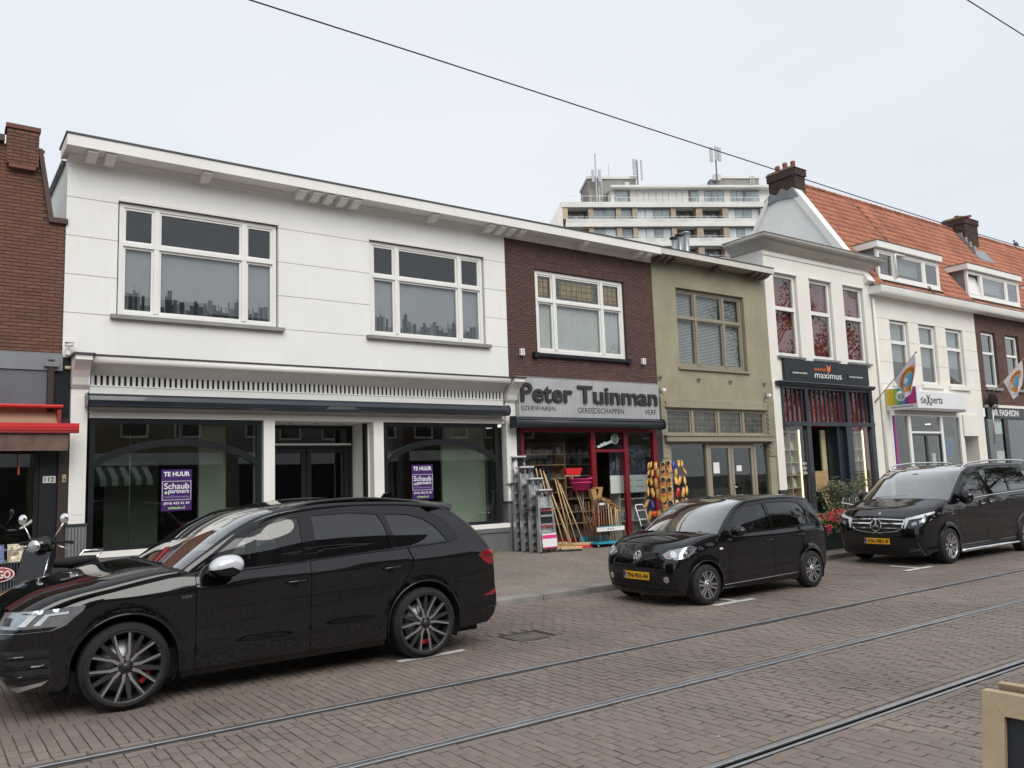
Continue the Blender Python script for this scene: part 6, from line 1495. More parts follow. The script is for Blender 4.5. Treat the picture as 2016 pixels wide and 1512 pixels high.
# ---- the big black estate/SUV in the foreground
def build_suv():
    t = thing('parked_car', 'large black SUV with silver mirror caps parked in the foreground at left', 'car', (.54, 8.985, 0), 'black cars parked along the kerb')
    wh = [(1.0, .37, .41), (3.985, .37, .41)]
    c = dict(L=5.02, W=.975, xf=1.1, kf=.10, xr=4.0, kr=.07, kru=.05, flare=.014, wheels=wh, tyre_r=.372, shelf=.048, tumble=.225, wrot=.5,
             lowslope=.05,
             low=[(.16, -.12), (.22, -.05), (.30, -.034), (.38, -.028), (.45, -.019), (.468, -.018), (.482, -.0255), (.62, -.024)],
             shoulder=[(.3, .86), (.64, .93), (1.0, .965), (1.65, .985), (2.2, 1.005), (3.3, 1.045), (3.85, 1.06), (4.6, 1.075), (5, 1.05)],
             belt=[(.3, .98), (1.0, 1.05), (1.6, 1.09), (2.2, 1.10), (2.75, 1.13), (3.8, 1.175), (4.4, 1.20), (5, 1.2)], roofz=[(1.6, 1.5), (2.2, 1.56), (3, 1.66), (4, 1.62), (4.6, 1.55)])
    k = Car(t, c)
    ftop = [(.36, .87), (.64, .965), (1.0, 1.03), (1.35, 1.085), (1.56, 1.115)]
    apil = [(1.56, 1.115), (1.80, 1.275), (2.05, 1.435), (2.30, 1.545), (2.55, 1.605)]
    rail = [(2.55, 1.605), (2.95, 1.64), (3.4, 1.65), (3.9, 1.625), (4.32, 1.57)]
    dpil = [(4.32, 1.57), (4.52, 1.44), (4.75, 1.22), (4.88, 1.06)]
    tail = [(4.88, 1.06), (4.91, .85), (4.93, .66), (4.94, .54), (4.90, .36), (4.80, .27)]
    nose = [(.36, .87), (.27, .74), (.24, .60), (.25, .45), (.34, .27)]
    archf = arc(1.0, .37, .445, 198, -18, 26); archr = arc(3.985, .37, .445, 198, -18, 26)
    zf = lambda x: .255
    G = .0035
    # fender, doors, quarter panel
    top = lambda a, b: [p for p in loop(ftop, 6) if a <= p[0] <= b]
    fend = [(1.585, .24)] + [(1.585, 1.115)] + top(.36, 1.58)[::-1] + loop(nose, 5)[1:] + [(.50, .24)] + [(p[0], p[1]) for p in archf if p[1] > .24] + [(1.45, .24)]
    k.panel('front_fender', 'black_paint', fend, step=.045)
    gh = [p for p in loop(apil, 6)]; beltz = lambda x: lerp_tab(c['belt'], x)
    belt = lambda a, b, n=12: [(a + (b - a) * i / n, beltz(a + (b - a) * i / n)) for i in range(n + 1)]
    fdoor = [(1.585 + G * 2, .255)] + [(1.585 + G * 2, 1.095)] + belt(1.62, 2.70 - G) + [(2.69 - G, .255)]
    d1 = k.panel('front_door', 'black_paint', fdoor, step=.045)
    rdoor = [(2.69 + G, .255), (2.70 + G, beltz(2.7))] + belt(2.72, 3.80)[:] + [(3.84, 1.07), (3.82, .95), (3.72, .82)] + [(p[0] - .012, p[1]) for p in arc(3.985, .37, .452, 122, 190, 12)] + [(3.52, .255)]
    d2 = k.panel('rear_door', 'black_paint', rdoor, step=.045)
    quarter = belt(3.815, 4.36) + [(4.46, 1.25), (4.36, 1.41), (4.22, 1.51), (4.14, 1.545), (4.32, 1.57)] + loop(dpil, 5)[1:] + loop(tail, 5)[1:] + [(4.45, .245)] + [p for p in archr[::-1] if p[1] > .245 and (p[0] > 3.985 or p[1] > .80)] + [(3.80, .785)] + [(3.735, .82), (3.835, .95), (3.855, 1.07)]
    k.panel('rear_quarter', 'black_paint', quarter, step=.045)
    k.panel('sill', 'gloss_black', [(1.47, .20), (3.51, .20), (3.51, .25), (1.47, .25)], step=.08, inset=-.004)
    # glasshouse: black frame with three lights
    W1 = loop([(1.72, 1.115), (1.90, 1.235), (2.07, 1.40), (2.22, 1.485), (2.45, 1.545), (2.63, 1.57)], 4) + [(2.635, 1.135)]
    W1 = [(1.72, 1.115)] + W1[1:]
    W2 = [(2.78, 1.148), (2.765, 1.575), (3.2, 1.585), (3.50, 1.555), (3.56, 1.44), (3.61, 1.19)]
    W3 = [(3.70, 1.195), (3.63, 1.40), (3.60, 1.55), (3.86, 1.535), (4.05, 1.48), (4.18, 1.39), (4.32, 1.22)]
    house = belt(1.63, 4.355, 30) + [(4.455, 1.25), (4.355, 1.41), (4.22, 1.507), (4.14, 1.545)] + [p for p in loop(rail, 6)[::-1] if p[0] < 4.1] + gh[::-1][1:]
    k.panel('window_frame', 'gloss_black', house, [W1, W2, W3], inset=.003, step=.05)
    k.panel('side_glass', 'car_glass', W1, inset=.012, step=.07, keep=False); k.panel('side_glass', 'privacy_glass', W2, inset=.012, step=.07, keep=False); k.panel('side_glass', 'privacy_glass', W3, inset=.012, step=.07, keep=False)
    k.panel('inner_shell', 'matt_black', [(1.5, .28), (1.5, 1.06), (4.75, 1.06), (4.75, .5), (4.46, .5)] + [p for p in arc(3.985, .37, .47, 16, 164, 12)] + [(3.5, .28)], inset=.05, step=.12, keep=False)
    bp = [(x, beltz(x) + .008) for x in [1.66 + i * 2.7 / 30 for i in range(31)]]
    for sgn in (-1, 1): k.put(MB().tube([(x, sgn * (k.half(x, z) + .002), z) for x, z in bp], .0065, 6), 'belt_trim', 'gloss_black')
    for (wx, wz, wr) in wh:
        for sgn in (-1, 1):
            pts = [(x, sgn * (k.half(x, z) + .004), z) for x, z in arc(wx, wz, .447, -10, 190, 30)]; k.put(MB().tube(pts, .011, 6), 'arch_lip', 'black_paint')
    # strips
    E = lambda pts, i: pts[i]
    front = [(.34, .27, .17, .22, 3.0), (.25, .45, .02, .42, 3.0), (.24, .60, -.02, .60, 3.0), (.27, .74, .0, .76, 3.0), (.36, .87, .10, .93, 3.0)]
    k.strip('front_bumper', 'black_paint', front, ns=7)
    hood = [(.36, .87, .10, .93, 3.0), (.64, .965, .36, 1.055, 3.2), (1.0, 1.03, .75, 1.135, 3.4), (1.35, 1.085, 1.10, 1.19, 3.5), (1.50, 1.105, 1.27, 1.20, 3.5)]
    k.strip('fender_top', 'black_paint', hood, 0, .17, 8, 6); k.strip('bonnet', 'black_paint', hood, .178, 1, 10, 22)
    k.strip('cowl', 'matt_black', [(1.50, 1.105, 1.27, 1.20, 3.5), (1.56, 1.115, 1.36, 1.20, 3.2)], 0, 1, 2, 22)
    ws = [(1.56, 1.115, 1.36, 1.20, 3.0), (1.80, 1.275, 1.58, 1.36, 2.8), (2.05, 1.435, 1.83, 1.52, 2.8), (2.30, 1.545, 2.08, 1.635, 2.9), (2.50, 1.598, 2.27, 1.68, 3.0)]
    k.strip('a_pillar', 'black_paint', ws, 0, .19, 6, 6); k.strip('windscreen', 'windscreen', ws, .19, 1, 6, 20, keep=True)
    roof = [(2.50, 1.598, 2.27, 1.68, 3.0), (2.95, 1.645, 2.85, 1.735, 3.2), (3.4, 1.65, 3.4, 1.735, 3.2), (3.9, 1.625, 3.95, 1.715, 3.1), (4.32, 1.57, 4.42, 1.665, 3.0)]
    k.strip('roof', 'black_paint', roof, 0, 1, 6, 20)
    k.strip('rear_spoiler', 'black_paint', [(4.28, 1.58, 4.42, 1.672, 3.0), (4.40, 1.545, 4.58, 1.64, 3.0), (4.40, 1.52, 4.57, 1.615, 3.0)], .06, 1, 3, 18)
    rw = [(4.32, 1.57, 4.42, 1.655, 3.0), (4.52, 1.44, 4.66, 1.48, 3.0), (4.75, 1.22, 4.88, 1.24, 3.0), (4.88, 1.06, 4.99, 1.06, 3.0)]
    k.strip('rear_pillar', 'black_paint', rw, 0, .16, 5, 5); k.strip('rear_window', 'privacy_glass', rw, .16, 1, 5, 16)
    k.strip('tailgate', 'black_paint', [(4.88, 1.06, 4.99, 1.06, 3.0), (4.91, .85, 5.01, .85, 3.0), (4.93, .66, 5.02, .66, 3.0), (4.94, .54, 5.04, .54, 3.0), (4.90, .36, 5.02, .36, 3.0), (4.80, .27, 4.9, .26, 3.0)], 0, 1, 5, 18)
    k.bvh()
    k.wheel_wells(); k.add_wheels(lambda: make_tyre(.372, .308, .28, 'twin'), -.008)
    k.box('underbody', 'matt_black', .45, 4.75, -.80, .80, .19, .36)
    k.box('cabin_floor', 'matt_black', 1.4, 4.6, -.8, .8, .36, .45); k.box('headliner', 'seat_grey', 2.5, 4.2, -.62, .62, 1.56, 1.58)
    # roof rails
    for sgn in (-1, 1):
        rp_ = [(x, sgn * (k.half(x, z) - .05), z + dz) for x, z, dz in ((2.42, 1.58, .035), (2.55, 1.60, .055), (2.9, 1.64, .07), (3.4, 1.65, .072), (3.9, 1.61, .068), (4.12, 1.575, .055), (4.24, 1.55, .03))]
        k.put(MB().tube(catmull(rp_, 4), .019, 8), 'roof_rail', 'gloss_black')
    # lamps, laid on the nose and seen from the front quarter
    dq = Vector((.72, .69, 0)).normalized(); uq = Vector((.69, -.72, 0)).normalized(); og = Vector((.40, -.79, .835)) - dq * 2
    lampo = [(-.30, .065), (.0, .082), (.315, .094), (.30, .055), (.20, -.055), (.12, -.09), (-.30, -.09)]
    la = k.decal('headlamp', 'lamp_bowl', lampo, og, uq, (0, 0, 1), dq, .004, .03)
    k.decal('lamp_lens', 'lamp_lens', lampo, og, uq, (0, 0, 1), dq, .016, .03, parent=la, thick=.004)
    k.decal('lamp_bezel', 'gloss_black', [(-.29, -.085), (.11, -.085), (.16, -.058), (-.29, -.055)], og, uq, (0, 0, 1), dq, .008, .03, parent=la)
    k.decal('light_bar', 'lamp_white', [(-.07, -.035), (.0, .05), (.045, .05), (-.02, -.035)], og, uq, (0, 0, 1), dq, .011, .03, parent=la); k.decal('light_bar', 'lamp_white', [(.02, -.035), (.09, .05), (.22, .058), (.22, .04), (.11, .036), (.06, -.035)], og, uq, (0, 0, 1), dq, .011, .03, parent=la)
    k.decal('projector', 'matt_black', [(-.24, -.03), (-.15, -.03), (-.15, .03), (-.24, .03)], og, uq, (0, 0, 1), dq, .009, .03, parent=la)
    # side intakes with blades, grille, badge
    k.decal('side_intake', 'matt_black', [(-.32, -.22), (.10, -.24), (.12, -.47), (-.24, -.52)], og, uq, (0, 0, 1), dq, .003, .04)
    for z in (-.26, -.34, -.42): k.decal('intake_blade', 'black_paint', [(-.30, z), (.10, z - .02), (.10, z - .045), (-.30, z - .025)], og, uq, (0, 0, 1), dq, .012, .04)
    k.decal('lower_blade', 'rim_silver', [(-.22, -.545), (.06, -.50), (.10, -.49), (.06, -.525), (-.10, -.565)], og, uq, (0, 0, 1), dq, .012, .04)
    gp = [(-.46, .80), (.46, .80), (.58, .62), (.48, .38), (-.48, .38), (-.58, .62)]
    gr = k.decal('grille', 'matt_black', gp, (-2, 0, 0), (0, 1, 0), (0, 0, 1), (1, 0, 0), .006, .05, mirror=False)
    for i in range(7): k.decal('grille_bar', 'gloss_black', [(-.5, .41 + i * .055), (.5, .41 + i * .055), (.5, .43 + i * .055), (-.5, .43 + i * .055)], (-2, 0, 0), (0, 1, 0), (0, 0, 1), (1, 0, 0), .014, .06, mirror=False, parent=gr[0] if gr else None)
    for sgn in (-1, 1):
        pass
    # tail lamps and reflectors
    dr_ = Vector((-.5, .86, 0)).normalized(); ur = Vector((.86, .5, 0)).normalized(); orr = Vector((4.80, -.88, 1.0)) - dr_ * 2
    tl = k.decal('tail_lamp', 'red_lens', [(-.11, .03), (-.04, .08), (.16, .085), (.16, -.075), (.03, -.08), (-.04, -.04)], orr, ur, (0, 0, 1), dr_, .008, .03)
    k.decal('lamp_strip', 'rim_dark', [(-.06, .03), (.15, .03), (.15, .018), (-.06, .018)], orr, ur, (0, 0, 1), dr_, .011, .03, parent=tl)
    k.decal('reflector', 'red_lens', [(-.03, -.43), (.12, -.37), (.14, -.40), (.10, -.43)], orr, ur, (0, 0, 1), dr_, .006, .03); k.decal('exhaust_trim', 'rim_dark', [(-.05, -.60), (.2, -.56), (.2, -.53), (-.05, -.58)], orr, ur, (0, 0, 1), dr_, .008, .04)
    # handles and mirrors
    for sgn, di, D in ((-1, 0, (d1, d2)), (1, 1, (d1, d2))):
        for (x, z, dd_) in ((2.43, .945, d1), (3.48, .985, d2)):
            y = k.half(x + .1, z)
            hd = k.put(MB().tube([(x, sgn * (y + .006), z), (x + .03, sgn * (y + .032), z + .004), (x + .19, sgn * (y + .034), z + .008), (x + .22, sgn * (y + .006), z + .008)], [.010, .014, .014, .010], 8), 'door_handle', 'black_paint', dd_[di])
            k.put(MB().lathe([(0, 0), (.035, .0), (.04, .004)], (x + .10, 0, z - .035), 'y', 16).xf(Matrix.Translation((0, sgn * (y + .002), 0))), 'handle_recess', 'gloss_black', dd_[di])
        mi = k.put(MB().tube([(1.72, sgn * .90, 1.09), (1.76, sgn * .99, 1.10)], [.05, .035], 8), 'mirror', 'gloss_black')
        def mc(u, v, up, sg=sgn):
            a = u * 2 * math.pi; r = math.sin(v * math.pi) ** .6; X = .175 * r * math.cos(a) * (1.0 if math.cos(a) < 0 else .75); Z = .105 * r * math.sin(a)
            return (1.84 + X + .35 * Z, sg * (1.10 - .12 * math.cos(v * math.pi)), 1.165 + Z - .1 * X)
        def half_cap(lo, hi): return MB().grid(lambda u, v: mc(lo + (hi - lo) * u, v, 0), 16, 14)
        k.put(half_cap(-.06, .56), 'mirror_cap', mat('mirror_silver', (.72, .74, .78), .25, .35, var=.03, coat=.5), mi); k.put(half_cap(.56, .94), 'mirror_base', 'gloss_black', mi)
    FRs = Matrix.Translation((0, 0, 0))
    text_fit('V8T', 'chrome', t, 1.455, 1.555, .895, .925, -(k.half(1.5, .91)) - .001, .03, .003, name='badge', frame=FRs)
    # cabin
    k.seats(2.15, 3.15, .62); k.put(MB().prism([(1.45, .9), (1.55, 1.10), (1.95, 1.08), (2.0, .95), (1.95, .75)], 'y', -.72, .72), 'dashboard', 'seat_dark')
    k.put(MB().tube([(2.08, -.38 + .18 * math.cos(a), 1.02 + .18 * math.sin(a)) for a in [i * .3927 for i in range(16)]], .016, 6, True), 'steering_wheel', 'seat_dark')
    for y in (-.32, .32): k.put(MB().tube([(1.33, y + .25, 1.20), (1.36, y - .3, 1.205)], .012, 6), 'wiper', 'matt_black')
    k.put(MB().prism([(3.95, 1.70), (4.0, 1.765), (4.1, 1.775), (4.12, 1.69)], 'y', -.015, .015), 'roof_aerial', 'gloss_black')
    return t
build_suv()

# ---- a car from its curves: used for the small hatchback and the van
def build_std(t, c, S):
    k = Car(t, c); wh = c['wheels']; ar = S['arch']; G = .0035; zl = S['zl']
    beltz = lambda x: lerp_tab(c['belt'], x)
    belt = lambda a, b, n=14: [(a + (b - a) * i / n, beltz(a + (b - a) * i / n)) for i in range(n + 1)]
    ft, ap_, ra_, dp, ta, no = (S[q] for q in ('ftop', 'apil', 'rail', 'dpil', 'tail', 'nose'))
    g0, g1, g2 = S['gaps']
    af = arc(wh[0][0], wh[0][1], ar, 200, -20, 26); arr = arc(wh[1][0], wh[1][1], ar, 200, -20, 26)
    ftl = loop(ft, 6)
    fend = [(g0, zl), (g0, beltz(g0) if g0 > ft[-1][0] else ft[-1][1])] + ([(ft[-1][0], ft[-1][1])] if g0 > ft[-1][0] else []) + [p for p in ftl if p[0] < min(g0, ft[-1][0]) - .005][::-1] + loop(no, 5)[1:] + [(no[-1][0] + .1, zl)] + [p for p in af if p[1] > zl]
    k.panel('front_fender', 'black_paint', fend, step=.045)
    d1 = k.panel('front_door', 'black_paint', [(g0 + 2 * G, zl)] + belt(g0 + 2 * G, g1 - G) + [(g1 - G, zl)], step=.045)
    ab = [p for p in arc(wh[1][0], wh[1][1], ar + .012, 100, 195, 16) if p[0] < g2 and p[1] > zl]
    if ab: d2 = k.panel('rear_door', 'black_paint', [(g1 + G, zl)] + belt(g1 + G, g2) + ab + [(ab[-1][0] - .01, zl)], step=.045)
    else: d2 = k.panel('rear_door', 'black_paint', [(g1 + G, zl)] + belt(g1 + G, g2) + [(g2, zl)], step=.045)
    wq = [p for p in arr[::-1] if p[1] > zl and (not ab or p[0] > ab[0][0] + .01)]
    dl = loop(dp, 6)
    beltend = S['beltend']
    quarter = belt(g2 + 2 * G, beltend) + S['quarter_top'] + dl + loop(ta, 5)[1:] + [(wq[0][0] + .02, zl)] + wq + ([(g2 + 2 * G, ab[0][1] + .01)] if ab else [(g2 + 2 * G, zl)])
    k.panel('rear_quarter', 'black_paint', quarter, step=.045)
    k.panel('sill', 'gloss_black', [(wh[0][0] + ar, zl - .05), (wh[1][0] - ar, zl - .05), (wh[1][0] - ar, zl - .004), (wh[0][0] + ar, zl - .004)], step=.08, inset=-.003)
    house = belt(S['apil'][0][0] + .02, beltend, 26) + S['quarter_top'] + [p for p in loop(ra_, 6)[::-1] if p[0] < S['house_end']] + loop(ap_, 6)[::-1][1:]
    k.panel('window_frame', S.get('pillar', 'black_paint'), house, S['wins'], inset=.002, step=.05)
    for i, w in enumerate(S['wins']): k.panel('side_glass', 'car_glass' if i == 0 else 'privacy_glass', w, inset=.012, step=.07, keep=False)
    sh = wh[1][0] - ar
    k.panel('inner_shell', 'matt_black', [(g0 - .02, zl + .03), (g0 - .02, beltz(g0) - .04), (beltend, beltz(beltend) - .06), (beltend, wh[1][1] + ar + .03), (sh - .02, wh[1][1] + ar + .03), (sh - .02, zl + .03)], inset=.05, step=.12, keep=False)
    for (wx, wz, wr) in wh:
        for sgn in (-1, 1): k.put(MB().tube([(x, sgn * (k.half(x, z) + .003), z) for x, z in arc(wx, wz, ar + .002, -14, 194, 30)], .009, 6), 'arch_lip', 'black_paint')
    k.strip('front_bumper', 'black_paint', S['front'], ns=7)
    k.strip('fender_top', 'black_paint', S['hood'], 0, S['hood_t'], 8, 6); k.strip('bonnet', 'black_paint', S['hood'], S['hood_t'] + .008, 1, 10, 22)
    k.strip('cowl', 'matt_black', [S['hood'][-1], S['ws'][0]], 0, 1, 2, 22)
    k.strip('a_pillar', 'black_paint', S['ws'], 0, S['ws_t'], 6, 6); k.strip('windscreen', 'windscreen', S['ws'], S['ws_t'], 1, 6, 20)
    k.strip('roof', 'black_paint', S['roof'], 0, 1, 6, 20)
    k.strip('rear_pillar', 'black_paint', S['rw'], 0, .16, 5, 5); k.strip('rear_window', 'privacy_glass', S['rw'], .16, 1, 5, 16)
    k.strip('tailgate', 'black_paint', S['tg'], 0, 1, 5, 18)
    k.bvh(); k.wheel_wells()
    k.box('underbody', 'matt_black', .35, c['L'] - .3, -c['W'] + .2, c['W'] - .2, .16, .34); k.box('cabin_floor', 'matt_black', g0, c['L'] - .4, -c['W'] + .18, c['W'] - .18, .34, .42); k.box('headliner', 'seat_grey', S['roof'][0][0], S['roof'][-1][0] - .3, -c['W'] + .26, c['W'] - .26, S['roof'][0][1] - .05, S['roof'][0][1] - .03)
    return k, d1, d2
def build_hatch():
    t = thing('parked_car', 'small black hatchback with yellow front plate parked before the clog display', 'car', (8.66, 9.03, 0), 'black cars parked along the kerb')
    wh = [(.60, .285, .31), (3.10, .285, .31)]
    c = dict(L=3.64, W=.82, xf=.9, kf=.13, xr=2.7, kr=.09, kru=.06, flare=.012, wheels=wh, tyre_r=.287, shelf=.028, tumble=.16, wrot=.2,
             low=[(.12, -.10), (.18, -.05), (.25, -.028), (.30, -.024), (.36, -.016), (.5, -.008)],
             shoulder=[(.2, .66), (.6, .80), (1.0, .865), (1.5, .885), (2.2, .90), (3.1, .92), (3.64, .88)], belt=[(.2, .78), (.6, .89), (1.0, .945), (1.4, .955), (2.2, .968), (3.1, .985), (3.64, .97)], roofz=[(1.0, 1.2), (1.6, 1.34), (2.3, 1.43), (3.1, 1.40), (3.6, 1.34)])
    S = dict(arch=.338, zl=.225, gaps=(1.10, 2.155, 2.90), pillar='gloss_black',
             ftop=[(.27, .74), (.42, .835), (.70, .915), (.98, .955)], apil=[(.98, .955), (1.16, 1.095), (1.36, 1.23), (1.56, 1.335), (1.78, 1.40)],
             rail=[(1.78, 1.40), (2.25, 1.432), (2.75, 1.432), (3.12, 1.405), (3.32, 1.355)], dpil=[(3.32, 1.355), (3.43, 1.20), (3.52, 1.02), (3.56, .86)],
             tail=[(3.56, .86), (3.58, .66), (3.58, .46), (3.55, .30), (3.42, .2)], nose=[(.27, .74), (.20, .62), (.17, .48), (.185, .34), (.28, .19)],
             beltend=3.20, quarter_top=[(3.26, 1.06), (3.27, 1.20), (3.20, 1.32), (3.08, 1.385), (3.12, 1.405)], house_end=3.08,
             wins=[[(1.26, .985), (1.265, 1.09), (1.44, 1.25), (1.72, 1.345), (2.10, 1.375), (2.135, .99)], [(2.21, .995), (2.185, 1.38), (2.76, 1.378), (3.02, 1.345), (3.12, 1.24), (3.12, 1.02)]],
             front=[(.28, .19, .08, .15, 3.0), (.185, .34, .015, .33, 3.0), (.17, .48, -.005, .48, 3.0), (.20, .62, .01, .64, 3.0), (.27, .74, .07, .76, 3.0)],
             hood=[(.27, .74, .07, .76, 3.0), (.42, .835, .21, .875, 3.2), (.70, .915, .48, .965, 3.4), (.93, .948, .74, 1.01, 3.4)], hood_t=.22,
             ws=[(.98, .955, .80, 1.01, 3.0), (1.16, 1.095, .98, 1.155, 2.8), (1.36, 1.23, 1.18, 1.295, 2.8), (1.56, 1.335, 1.38, 1.40, 2.9), (1.78, 1.40, 1.57, 1.462, 3.0)], ws_t=.17,
             roof=[(1.78, 1.40, 1.57, 1.462, 3.0), (2.25, 1.432, 2.2, 1.498, 3.2), (2.75, 1.432, 2.75, 1.50, 3.2), (3.12, 1.405, 3.18, 1.472, 3.1), (3.32, 1.355, 3.42, 1.43, 3.0)],
             rw=[(3.32, 1.355, 3.42, 1.43, 3.0), (3.43, 1.20, 3.51, 1.23, 3.0), (3.52, 1.02, 3.59, 1.02, 3.0), (3.56, .86, 3.62, .86, 3.0)], tg=[(3.56, .86, 3.62, .86, 3.0), (3.58, .66, 3.64, .66, 3.0), (3.58, .46, 3.65, .46, 3.0), (3.55, .30, 3.63, .3, 3.0), (3.42, .2, 3.5, .2, 3.0)])
    k, d1, d2 = build_std(t, c, S)
    k.add_wheels(lambda: make_tyre(.287, .205, .19, 'six'), -.004)
    dq = Vector((.735, .678, 0)).normalized(); uq = Vector((.678, -.735, 0)).normalized(); og = Vector((.28, -.60, .755)) - dq * 2
    lo = [(-.24, -.025), (-.134, .035), (.05, .07), (.19, .09), (.245, .06), (.20, .0), (.116, -.062), (-.045, -.092), (-.19, -.075)]
    la = k.decal('headlamp', 'lamp_bowl', lo, og, uq, (0, 0, 1), dq, .003, .03); k.decal('lamp_lens', 'lamp_lens', lo, og, uq, (0, 0, 1), dq, .014, .03, parent=la, thick=.004)
    circ = lambda cx, cz, r, n=16: [(cx + r * math.cos(2 * math.pi * i / n), cz + r * math.sin(2 * math.pi * i / n)) for i in range(n)]
    k.decal('reflector_bowl', 'chrome', circ(.09, .0, .062), og, uq, (0, 0, 1), dq, .007, .03, parent=la); k.decal('bulb', 'lamp_white', circ(.09, .005, .018), og, uq, (0, 0, 1), dq, .010, .02, parent=la); k.decal('reflector_bowl', 'lamp_white', circ(-.08, -.02, .045), og, uq, (0, 0, 1), dq, .007, .03, parent=la); k.decal('side_marker', 'amber', circ(-.155, -.03, .02), og, uq, (0, 0, 1), dq, .009, .02, parent=la)
    fx = ((-2, 0, 0), (0, 1, 0), (0, 0, 1), (1, 0, 0))
    k.decal('lower_grille', 'matt_black', [(-.60, .44), (.60, .44), (.56, .27), (.42, .235), (-.42, .235), (-.56, .27)], *fx, .004, .05, mirror=False)
    k.decal('chin_strip', 'gloss_black', [(-.66, .22), (-.4, .20), (.4, .20), (.66, .22), (.64, .245), (.4, .228), (-.4, .228), (-.64, .245)], *fx, .010, .05, mirror=False)
    k.decal('bonnet_seam', 'groove', [(-.50, .70), (.50, .70), (.50, .705), (-.50, .705)], *fx, .003, .05, mirror=False)
    fo = k.decal('fog_lamp', 'chrome', circ(-.56, .39, .045), *fx, .010, .02); k.decal('fog_lens', 'lamp_bowl', circ(-.56, .39, .03), *fx, .014, .02, parent=fo)
    # round badge
    em = k.decal('badge', 'chrome', circ(0, .69, .075, 24), *fx, .010, .03, mirror=False); k.decal('badge_field', 'matt_black', circ(0, .69, .062, 24), *fx, .012, .03, mirror=False, parent=em[0])
    for pts in ([(-.045, .735), (-.03, .735), (0, .675), (.03, .735), (.045, .735), (.007, .66), (-.007, .66)], [(-.058, .71), (-.044, .71), (-.022, .655), (0, .695), (.022, .655), (.044, .71), (.058, .71), (.03, .632), (.018, .632), (0, .668), (-.018, .632), (-.03, .632)]): k.decal('monogram', 'chrome', pts, *fx, .0145, .02, mirror=False, parent=em[0])
    plate(k, 'TN-931-N', -.012, -.26, .26, .365, .475)
    for sgn, di in ((-1, 0), (1, 1)):
        for (x, z, D) in ((1.96, .82, d1), (2.76, .85, d2)):
            y = k.half(x + .07, z); k.put(MB().tube([(x, sgn * (y + .004), z), (x + .03, sgn * (y + .024), z + .002), (x + .14, sgn * (y + .024), z + .006), (x + .17, sgn * (y + .004), z + .006)], [.009, .012, .012, .009], 8), 'door_handle', 'black_paint', D[di])
        mi = k.put(MB().tube([(1.14, sgn * .77, .95), (1.16, sgn * .86, .965)], [.04, .03], 8), 'mirror', 'gloss_black')
        k.put(MB().ico((1.19, sgn * .935, 1.01), .12, 3, 0, (.72, 1.05, .62)), 'mirror_cap', 'black_paint', mi)
        k.put(MB().tube([(1.13, sgn * .80, .97), (1.14, sgn * .84, .98)], .02, 6), 'mirror_arm', 'gloss_black', mi)
        y = k.half(.93, .77); k.put(MB().box(.90, .965, sgn * y - .004, sgn * y + .004, .755, .785, .003), 'side_indicator', 'lamp_white')
        k.put(MB().tube([(x, sgn * (k.half(x, z) + .004), z) for x, z in [(.98 + .05 * i, .245 + .0008 * i) for i in range(36)]], .005, 5), 'sill_trim', 'rim_silver')
    k.seats(1.55, 2.35, .5); k.put(MB().prism([(.95, .8), (1.0, .97), (1.32, .96), (1.36, .85), (1.3, .6)], 'y', -.62, .62), 'dashboard', 'seat_dark')
    k.put(MB().tube([(1.42, -.34 + .17 * math.cos(a), .92 + .17 * math.sin(a)) for a in [i * .3927 for i in range(16)]], .015, 6, True), 'steering_wheel', 'seat_dark')
    for y in (-.28, .28): k.put(MB().tube([(.82, y + .2, 1.005), (.84, y - .26, 1.015)], .010, 6), 'wiper', 'matt_black')
    for y in (-.55, .55): k.put(MB().tube([(1.95, y, 1.462), (3.0, y, 1.45)], .006, 6), 'roof_seam', 'matt_black')
    k.decal('tail_lamp', 'red_lens', [(-.70, .98), (-.60, .98), (-.58, .62), (-.70, .62)], (6, 0, 0), (0, 1, 0), (0, 0, 1), (-1, 0, 0), .006, .04)
    return t
build_hatch()
